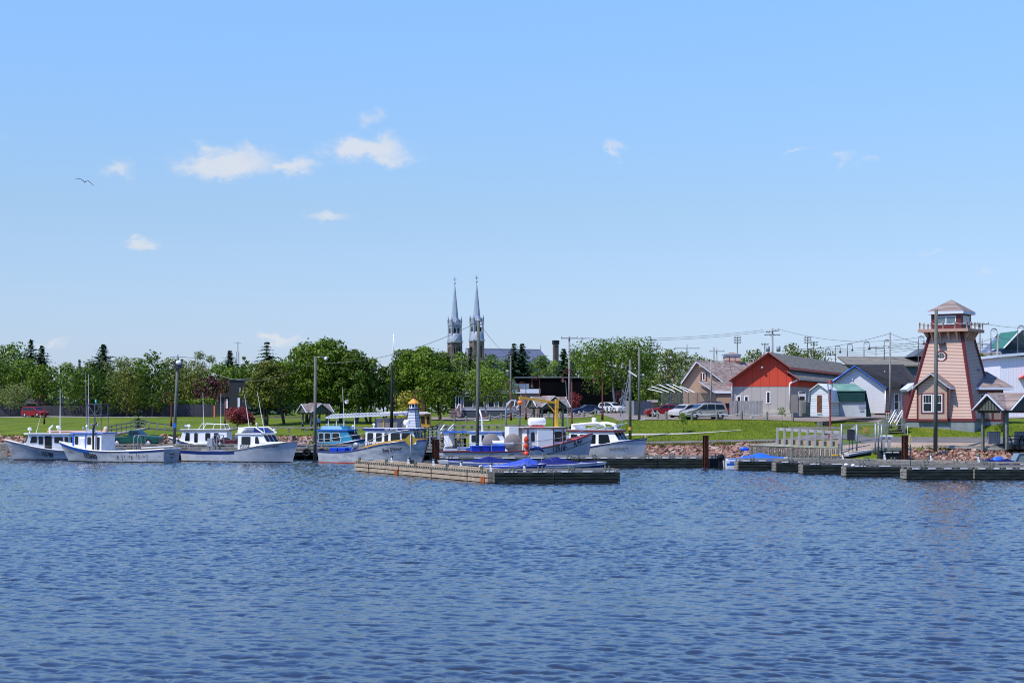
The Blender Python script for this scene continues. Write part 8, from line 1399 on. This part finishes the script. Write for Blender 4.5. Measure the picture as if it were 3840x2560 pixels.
t = thing('cabin_windshield_boat', 'glass windshield of a small grey boat cut by the right edge', 'motorboat', (WX(3838, 144), 144, 0)); m = MB(); m.prism([W(3800, 1742, 144), W(3822, 1700, 144), W(3900, 1694, 144), W(3900, 1742, 144)], (0, 1.6, 0)); m.build('windshield', mat('grey green perspex', (.16,.20,.21), .12, .1, 2), t); m = MB(); m.bar(W(3800, 1742, 143.95), W(3822, 1700, 143.95), .06); m.bar(W(3822, 1699, 143.95), W(3900, 1693, 143.95), .06); m.build('windshield_frame', M_['galv'], t); m = MB(); m.bb(WX(3790, 144), WX(3960, 144), 143.9, 145.9, 0, .62); m.build('hull', M_['white'], t)
for px, py, lab in ((3173, 1742, 'left white fender hanging at the end of the fourth finger float'), (3199, 1745, 'right white fender hanging at the end of the fourth finger float')): t = thing('fender', lab, 'fender', W(px, py, 131.5), 0, 'white fenders'); m = MB(); m.ell(W(px, py, 131.5), (.17, .13, .12), 12, 8); m.build('body', M_['white'], t); m = MB(); m.tube([W(px, py, 131.5), W(px + 3, py - 2, 131.7) + Vector((.1, 0, 0))], .02, 5); m.build('rope', M_['rope'], t)
# ------------------------------------------------------------------ timber bulkhead, palisade and gate cage on the right
d = 157.; t = thing('timber_bulkhead', 'curved pale timber landing with tall grey posts and a plank wall', 'landing', (WX(3030, d), d, 0))
pts = [(2916, 156.5), (2942, 156.2), (2970, 155.9), (2998, 155.6), (3028, 155.3), (3057, 155.0), (3087, 154.7), (3118, 154.4), (3150, 154.1)]
for k, (px, d_) in enumerate(pts): x = WX(px, d_); m = MB(); m.bb(x - .09, x + .09, d_, d_ + .22, WZ(1664 + k * 1.2, d_) - .1, WZ(1602.5 + k * 1.6, d_)); m.build('post', mat('pale grey timber', (.36,.35,.33), .9, .15, 3), t)
for k, ((a_, da), (c_, dc)) in enumerate(zip(pts[:-1], pts[1:])):
    m = MB(); m.bar(W(a_ + 3, 1608 + k * 1.6, da + .1), W(c_ - 3, 1609.6 + k * 1.6, dc + .1), .08, .26); m.build('rail', MATS['pale grey timber'], t)
    m = MB(); m.prism([W(a_, 1664 + k * 1.2, da + .3), W(c_, 1665.2 + k * 1.2, dc + .3), W(c_, 1647.2 + k * 1.2, dc + .3), W(a_, 1646 + k * 1.2, da + .3)], (0, .08, 0)); m.build('plank_wall', banded('tan plank wall', (.40,.31,.20), 'X', .32, .08, var=.15, bump=.02, dark=.7), t)
m = MB(); m.prism([W(2806, 1668, 157.5), W(2916, 1665, 156.6), W(3160, 1676, 154), W(3160, 1683, 154), W(2990, 1676, 155.4), W(2812, 1675, 157.5)], (0, .4, 0)); m.build('beam', mat('mossy beam', (.20,.22,.14), .9, .25, 2, c2=(.30,.31,.24)), t)
m = MB(); m.add([W(2800, 1663, 159.5), W(2800, 1664, 157.6), W(3160, 1672, 154.4), W(3160, 1648, 160)], [(0, 1, 2, 3)]); m.build('backfill', M_['gravel'], t)
m = MB(); m.bb(WX(2960, 160), WX(3160, 160), 160.3, 160.6, WZ(1609, 160), WZ(1600, 160)); m.build('back_beam', M_['wood'], t)
for k in range(60):
    f = k / 59; px = 2812 + f * 335; d_ = 156.4 - f * 3.0; x = WX(px, d_); m = MB(); m.bar((x, d_ - .05, -.2), (x + .05 * math.sin(k * 1.9), d_ - .05, WZ(1675 + f * 8 + math.sin(k * 2.3), d_)), .085, .1); m.build('palisade_slat', M_['woodg'] if k % 3 else M_['wood'], t)
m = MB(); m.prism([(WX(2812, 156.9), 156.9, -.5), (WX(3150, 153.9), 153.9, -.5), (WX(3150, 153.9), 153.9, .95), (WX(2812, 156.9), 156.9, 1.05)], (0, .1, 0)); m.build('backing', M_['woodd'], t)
d = 152.; t = thing('gate_cage', 'tall galvanised pipe gate cage with wire mesh over the dock gangway', 'gate', (WX(3230, d), d, .5))
for px, y0_, y1_, dd_ in ((3156, 1588, 1700, 0), (3213, 1590, 1690, 1.5), (3283, 1586, 1705, 0), (3306, 1588, 1690, 2), (3294, 1582, 1690, .6), (3403, 1594, 1680, 3)): m = MB(); m.tube([W(px, y0_, d + dd_), W(px, y1_, d + dd_)], .075 if px < 3400 else .035, 8); m.build('post', M_['galv'], t)
for a_, c_ in (((3152, 1592), (3310, 1589)), ((3156, 1631), (3306, 1628)), ((3290, 1594), (3403, 1593)), ((3306, 1640), (3403, 1638))): m = MB(); m.bar(W(*a_, d), W(*c_, d), .06); m.build('crossbar', M_['galv'], t)
m = MB(); [m.bar(W(px, 1594, d + .05), W(px, 1688, d + .05), .014) for px in range(3160, 3284, 7)]; [m.bar(W(3157, py, d + .07), W(3283, py, d + .07), .012) for py in range(1598, 1690, 8)]; m.build('wire_mesh', M_['galv'], t)
m = MB(); m.bar(W(3162, 1706, d - 1), W(3262, 1689, d + 1.5), 1.2, .16); m.build('gangway_deck', M_['concrete'], t); m = MB(); m.bar(W(3140, 1668, d - 1.2), W(3290, 1644, d + 1.2), .07); m.bar(W(3140, 1690, d - 1.2), W(3262, 1668, d + 1.2), .07); m.build('gangway_rail', M_['galv'], t)
m = MB(); m.prism([W(3160, 1712, d - 1.3), W(3268, 1695, d + 1), W(3268, 1706, d + 1), W(3170, 1722, d - 1.3)], (0, .2, 0)); m.build('gangway_girder', M_['woodd'], t)
m = MB(); m.bb(WX(3133, d), WX(3137, d), d - 1.3, d - 1.2, .5, WZ(1662, d)); m.build('rail_post', M_['woodg'], t)
t = thing('control_box', 'dark upright control cabinet on legs inside the gate cage', 'cabinet', (WX(3192, 151.6), 151.6, .8)); m = MB(); m.box(W(3191, 1630, 151.6), (.62, .3, .95)); m.build('cabinet', mat('charcoal cabinet', (.035,.04,.05), .6, .1, 3), t); [MB().bar(W(px, 1650, 151.6), W(px - 3 * s_, 1702, 151.6), .05).build('leg', M_['iron'], t) for px, s_ in ((3186, 1), (3196, -1))]
m = MB(); m.prism([W(3188, 1608, 151.4), W(3200, 1600, 151.4), W(3211, 1592, 151.4), W(3212, 1602, 151.4), W(3204, 1612, 151.4)], (0, .05, 0)); m.build('hood', M_['concrete'], t)
t = thing('yellow_notice', 'small orange yellow notice fixed on the gate cage', 'sign', W(3246, 1613, 151.9)); MB().box(W(3246, 1613, 151.9), (.36, .03, .46)).build('plate', mat('orange yellow notice', (.62,.30,.03), .6, .1, 3), t); MB().box(W(3246, 1613, 151.87), (.26, .02, .3)).build('symbol', M_['gold'], t)
for px, lab in ((3312, 'white-capped grey post right of the gate cage'), (3334, 'grey post with a white board right of the gate cage')): x = WX(px, 158); t = thing('guard_post', lab, 'post', (x, 158, 1.3), 0, 'posts beside the gate'); MB().bb(x - .13, x + .13, 157.9, 158.16, 1.3, WZ(1630, 158)).build('shaft', MATS['pale grey timber'], t); MB().bb(x - .3, x + .3, 157.8, 157.89, WZ(1637, 158), WZ(1631, 158)).build('cross_board', M_['white'], t)
t = thing('dark_culvert', 'dark timber opening under the quay left of the right boulder bank', 'culvert', (WX(3350, 154.5), 154.5, 0)); m = MB(); wbox(m, 3300, 3392, 1690, 1745, 154.5, 1.2); m.build('opening', M_['woodd'], t); m = MB(); wbox(m, 3300, 3420, 1679, 1690, 154.3, 2.5); m.build('lintel', M_['woodg'], t); m = MB(); wbox(m, 3322, 3345, 1694, 1697, 154.2, .1); m.build('white_strip', M_['white'], t); m = MB(); wbox(m, 3350, 3372, 1694, 1697, 154.2, .1); m.build('white_strip', M_['white'], t)
t = thing('yellow_edge_platform', 'small platform with a bright yellow edge at the foot of the gangway', 'platform', W(3135, 1707, 151)); m = MB(); m.box(W(3135, 1706, 151), (.72, .6, .1)); m.build('yellow_edge', mat('bright yellow', (.75,.42,.03), .5, .06, 3), t); m = MB(); m.box(W(3136, 1712, 151), (.6, .5, .12)); m.build('base', M_['concrete'], t)
t = thing('quay_timber', 'layered weathered timber edging of the quay beneath the right shelter', 'edging', (WX(3600, 159.3), 159.3, 1.4)); m = MB(); m.bar(W(3470, 1671, 159.2), W(3780, 1675, 158.6), .3, .14); m.build('upper_beam', M_['wood'], t); m = MB(); m.bar(W(3550, 1677, 158.9), W(3778, 1682, 158.4), .3, .12); m.build('lower_beam', MATS['pale grey timber'], t); m = MB(); m.bar(W(3652, 1685, 158.6), W(3778, 1685, 158.3), .3, .1); m.build('bottom_beam', M_['wood'], t)
t = thing('shelter_deck', 'dark timber deck edge under the right-hand shelter', 'deck', (WX(3830, 157), 157, 1.4)); m = MB(); m.bb(WX(3780, 157), WX(4050, 157), 156.6, 160.4, 1.55, 1.92); m.build('deck', M_['woodd'], t)
for px, lab in ((3048, 'dark slatted bin on the lawn left of the red lantern post'),): t = thing('lawn_planter', 'dark square timber planter on the lawn left of the red lantern post', 'planter', (WX(3092, 173.5), 173.5, 2.0)); m = MB(); wbox(m, 3070, 3085, 1580, 1597, 173.5, 1); m.build('light_side', M_['woodg'], t); m = MB(); wbox(m, 3085.2, 3110, 1579, 1597, 173.7, 1); m.build('dark_side', M_['woodd'], t)
for k, (a_, c_, l_) in enumerate(((W(1128, 1655, 167.5), W(1183, 1660, 174), 'mooring line from the bow of 151558 to the plain pole'), (W(700, 1690, 172), W(712, 1668, 178.5), 'mooring line from the stern of 151558 to the wharf'), (W(1225, 1695, 167), W(1272, 1668, 178.5), 'mooring line from the stern of the Sea Diver to the wharf'), (W(640, 1690, 171), W(667, 1640, 180.6), 'mooring line from the stern of 155090 up to the lamp-topped pole'), (W(215, 1660, 173), W(352, 1672, 178), 'mooring line from the bow of 155090 to the wharf end'), (W(1600, 1625, 162), W(1648, 1600, 182), 'mooring line from the bow of the Sea Diver to the boardwalk stairs'))):
    wire('mooring_line', a_, c_, .35, l_, .025, 10); o = [q for q in bpy.data.objects if q.name.startswith('mooring_line')][-1]; o['category'] = 'rope'; o['group'] = 'mooring lines'; o.data.materials.clear(); o.data.materials.append(M_['rope'])
for k, (px, l_) in enumerate(((690, 'black tyre fender on the wharf face right of the 155090 stern'), (1150, 'black tyre fender on the wharf face right of the 151558 bow'), (1206, 'black tyre fender on the wharf face right of the plain pole'))):
    x = WX(px, 177.3); t = thing('tyre_fender', l_, 'tyre', (x, 177.3, .6), 0, 'tyre fenders on the wharf'); m = MB(); m.tube([(x + .33 * math.cos(a_), 177.3, .75 + .33 * math.sin(a_)) for a_ in np.linspace(0, 6.283, 17)], .12, 8, False); m.build('tyre', M_['rubber'], t); m = MB(); m.bar((x, 177.35, 1.05), (x, 177.4, 1.6), .03); m.build('rope', M_['rope'], t)
# ------------------------------------------------------------------ gulls and a person
def gull(loc, s_, rz, label, flying=True):
    t = thing('gull', label, 'bird', loc, rz + 1e-4, None); ORG[t.name] = Vector((0, 0, 0)); m = MB()
    m.tube([(-.36 * s_, 0, .02 * s_), (-.24 * s_, 0, 0), (-.08 * s_, 0, -.01 * s_), (.08 * s_, 0, 0), (.2 * s_, 0, .03 * s_), (.28 * s_, 0, .035 * s_), (.34 * s_, 0, .02 * s_)], [.03 * s_, .05 * s_, .085 * s_, .085 * s_, .06 * s_, .05 * s_, .008 * s_], 10)
    m.add([(-.3 * s_, -.03 * s_, .0), (-.3 * s_, .03 * s_, .0), (-.46 * s_, .08 * s_, .01), (-.46 * s_, -.08 * s_, .01)], [(0, 1, 2, 3)]); body = m.build('body', M_['white'], t)
    if flying:
        for sd, up_ in ((-1, (.0, .17, .21, .19)), (1, (.0, .06, -.12, -.34))):
            m = MB(); ys = (.06, .30, .52, .80); cs = (.20, .18, .14, .02); xo = (.02, .08, .04, -.10); vs = []
            for y_, z_, c_, x_ in zip(ys, up_, cs, xo): vs += [((x_ + c_ * .5) * s_, sd * y_ * s_, z_ * s_), ((x_ - c_ * .5) * s_, sd * y_ * s_, z_ * s_ - .01), ((x_ + c_ * .45) * s_, sd * y_ * s_, z_ * s_ + .022 * s_)]
            m.add(vs, [f for i in range(3) for f in ((3 * i, 3 * i + 3, 3 * i + 4, 3 * i + 1), (3 * i + 2, 3 * i + 1, 3 * i + 4, 3 * i + 5), (3 * i, 3 * i + 2, 3 * i + 5, 3 * i + 3))]); m.build('wing', mat('grey wing feathers', (.10,.12,.16), .8, .1, 5), t)
    else:
        m = MB(); m.add([(-.32 * s_, -.07 * s_, .05), (-.32 * s_, .07 * s_, .05), (.1 * s_, .09 * s_, .06), (.1 * s_, -.09 * s_, .06), (-.1 * s_, 0, .11)], [(0, 1, 4), (1, 2, 4), (2, 3, 4), (3, 0, 4)]); m.build('wing', mat('grey wing feathers', (.10,.12,.16), .8, .1, 5), t)
        for sd in (-1, 1): MB().tube([(0, sd * .03, -.05), (0, sd * .03, -.18)], .01, 4).build('leg', M_['orange'], t)
    return t
gull(W(318, 681, 130), .85, R(-72), 'grey and white gull gliding alone high in the left sky')
gull((WX(2820, 189.2), 189.2, G(WX(2820, 189.2), 189.2) + .25), .8, R(200), 'white gull standing on the gravel between the rope posts', False)
# person under the left shelter, seen small beside the plain pole
def person(loc, rz, label, shirt, trousers):
    t = thing('person', label, 'person', loc, rz, None); me = bpy.data.meshes.new('body'); P_ = [(0,0,.95),(0,0,1.12),(0,0,1.32),(0,0,1.45),(0,.01,1.55),(0,.02,1.66),(-.18,0,1.42),(-.24,.0,1.15),(-.22,-.12,.95),(-.22,-.17,.88),(.18,0,1.42),(.24,0,1.15),(.22,-.12,.95),(.22,-.17,.88),(-.1,0,.88),(-.11,-.02,.48),(-.11,.02,.09),(-.11,-.13,.04),(.1,0,.88),(.12,-.02,.48),(.12,.02,.09),(.12,-.13,.04)]
    E = [(0,1),(1,2),(2,3),(3,4),(4,5),(3,6),(6,7),(7,8),(8,9),(3,10),(10,11),(11,12),(12,13),(0,14),(14,15),(15,16),(16,17),(0,18),(18,19),(19,20),(20,21)]; Rr = [.15,.15,.17,.12,.06,.105,.075,.055,.04,.035,.075,.055,.04,.035,.11,.075,.05,.04,.11,.075,.05,.04]
    me.from_pydata([(x, -y if False else y, z) for x, y, z in P_], E, []); o = bpy.data.objects.new('body', me); COL.objects.link(o); sk = o.modifiers.new('skin', 'SKIN'); 
    for v_, r in zip(me.skin_vertices[0].data, Rr): v_.radius = (r, r * .8)
    me.skin_vertices[0].data[0].use_root = True; sb = o.modifiers.new('sub', 'SUBSURF'); sb.levels = 1; sb.render_levels = 2; bpy.context.view_layer.update(); dg = bpy.context.evaluated_depsgraph_get(); m2 = bpy.data.meshes.new_from_object(o.evaluated_get(dg)); bpy.data.objects.remove(o)
    m2.name = 'body'
    for q in (mat('skin tone', (.45,.27,.19), .6, .03, 5), shirt, trousers, M_['dark']): m2.materials.append(q)
    for f in m2.polygons:
        z = f.center.z; x = abs(f.center.x); f.material_index = 1 if (1.0 < z < 1.48 and x < .3) else (2 if .1 < z <= 1.0 and x < .21 else (3 if z <= .1 else 0))
    b_ = bpy.data.objects.new('body', m2); COL.objects.link(b_); b_.parent = t; m = MB(); m.ell((0, .03, 1.71), (.10, .115, .11), 12, 8); m.build('hair', M_['dark'], t, (0, 0, 0)); return t
person((WX(1194, 221), 221, G(WX(1194, 221), 221)), R(20), 'person in a pale blue top standing beside the left shelter', mat('pale blue shirt', (.32,.42,.60), .8, .05, 4), mat('dark trousers', (.03,.035,.05), .8, .1, 4))
# fix the parent origins of lettering-only lookups: nothing else to do
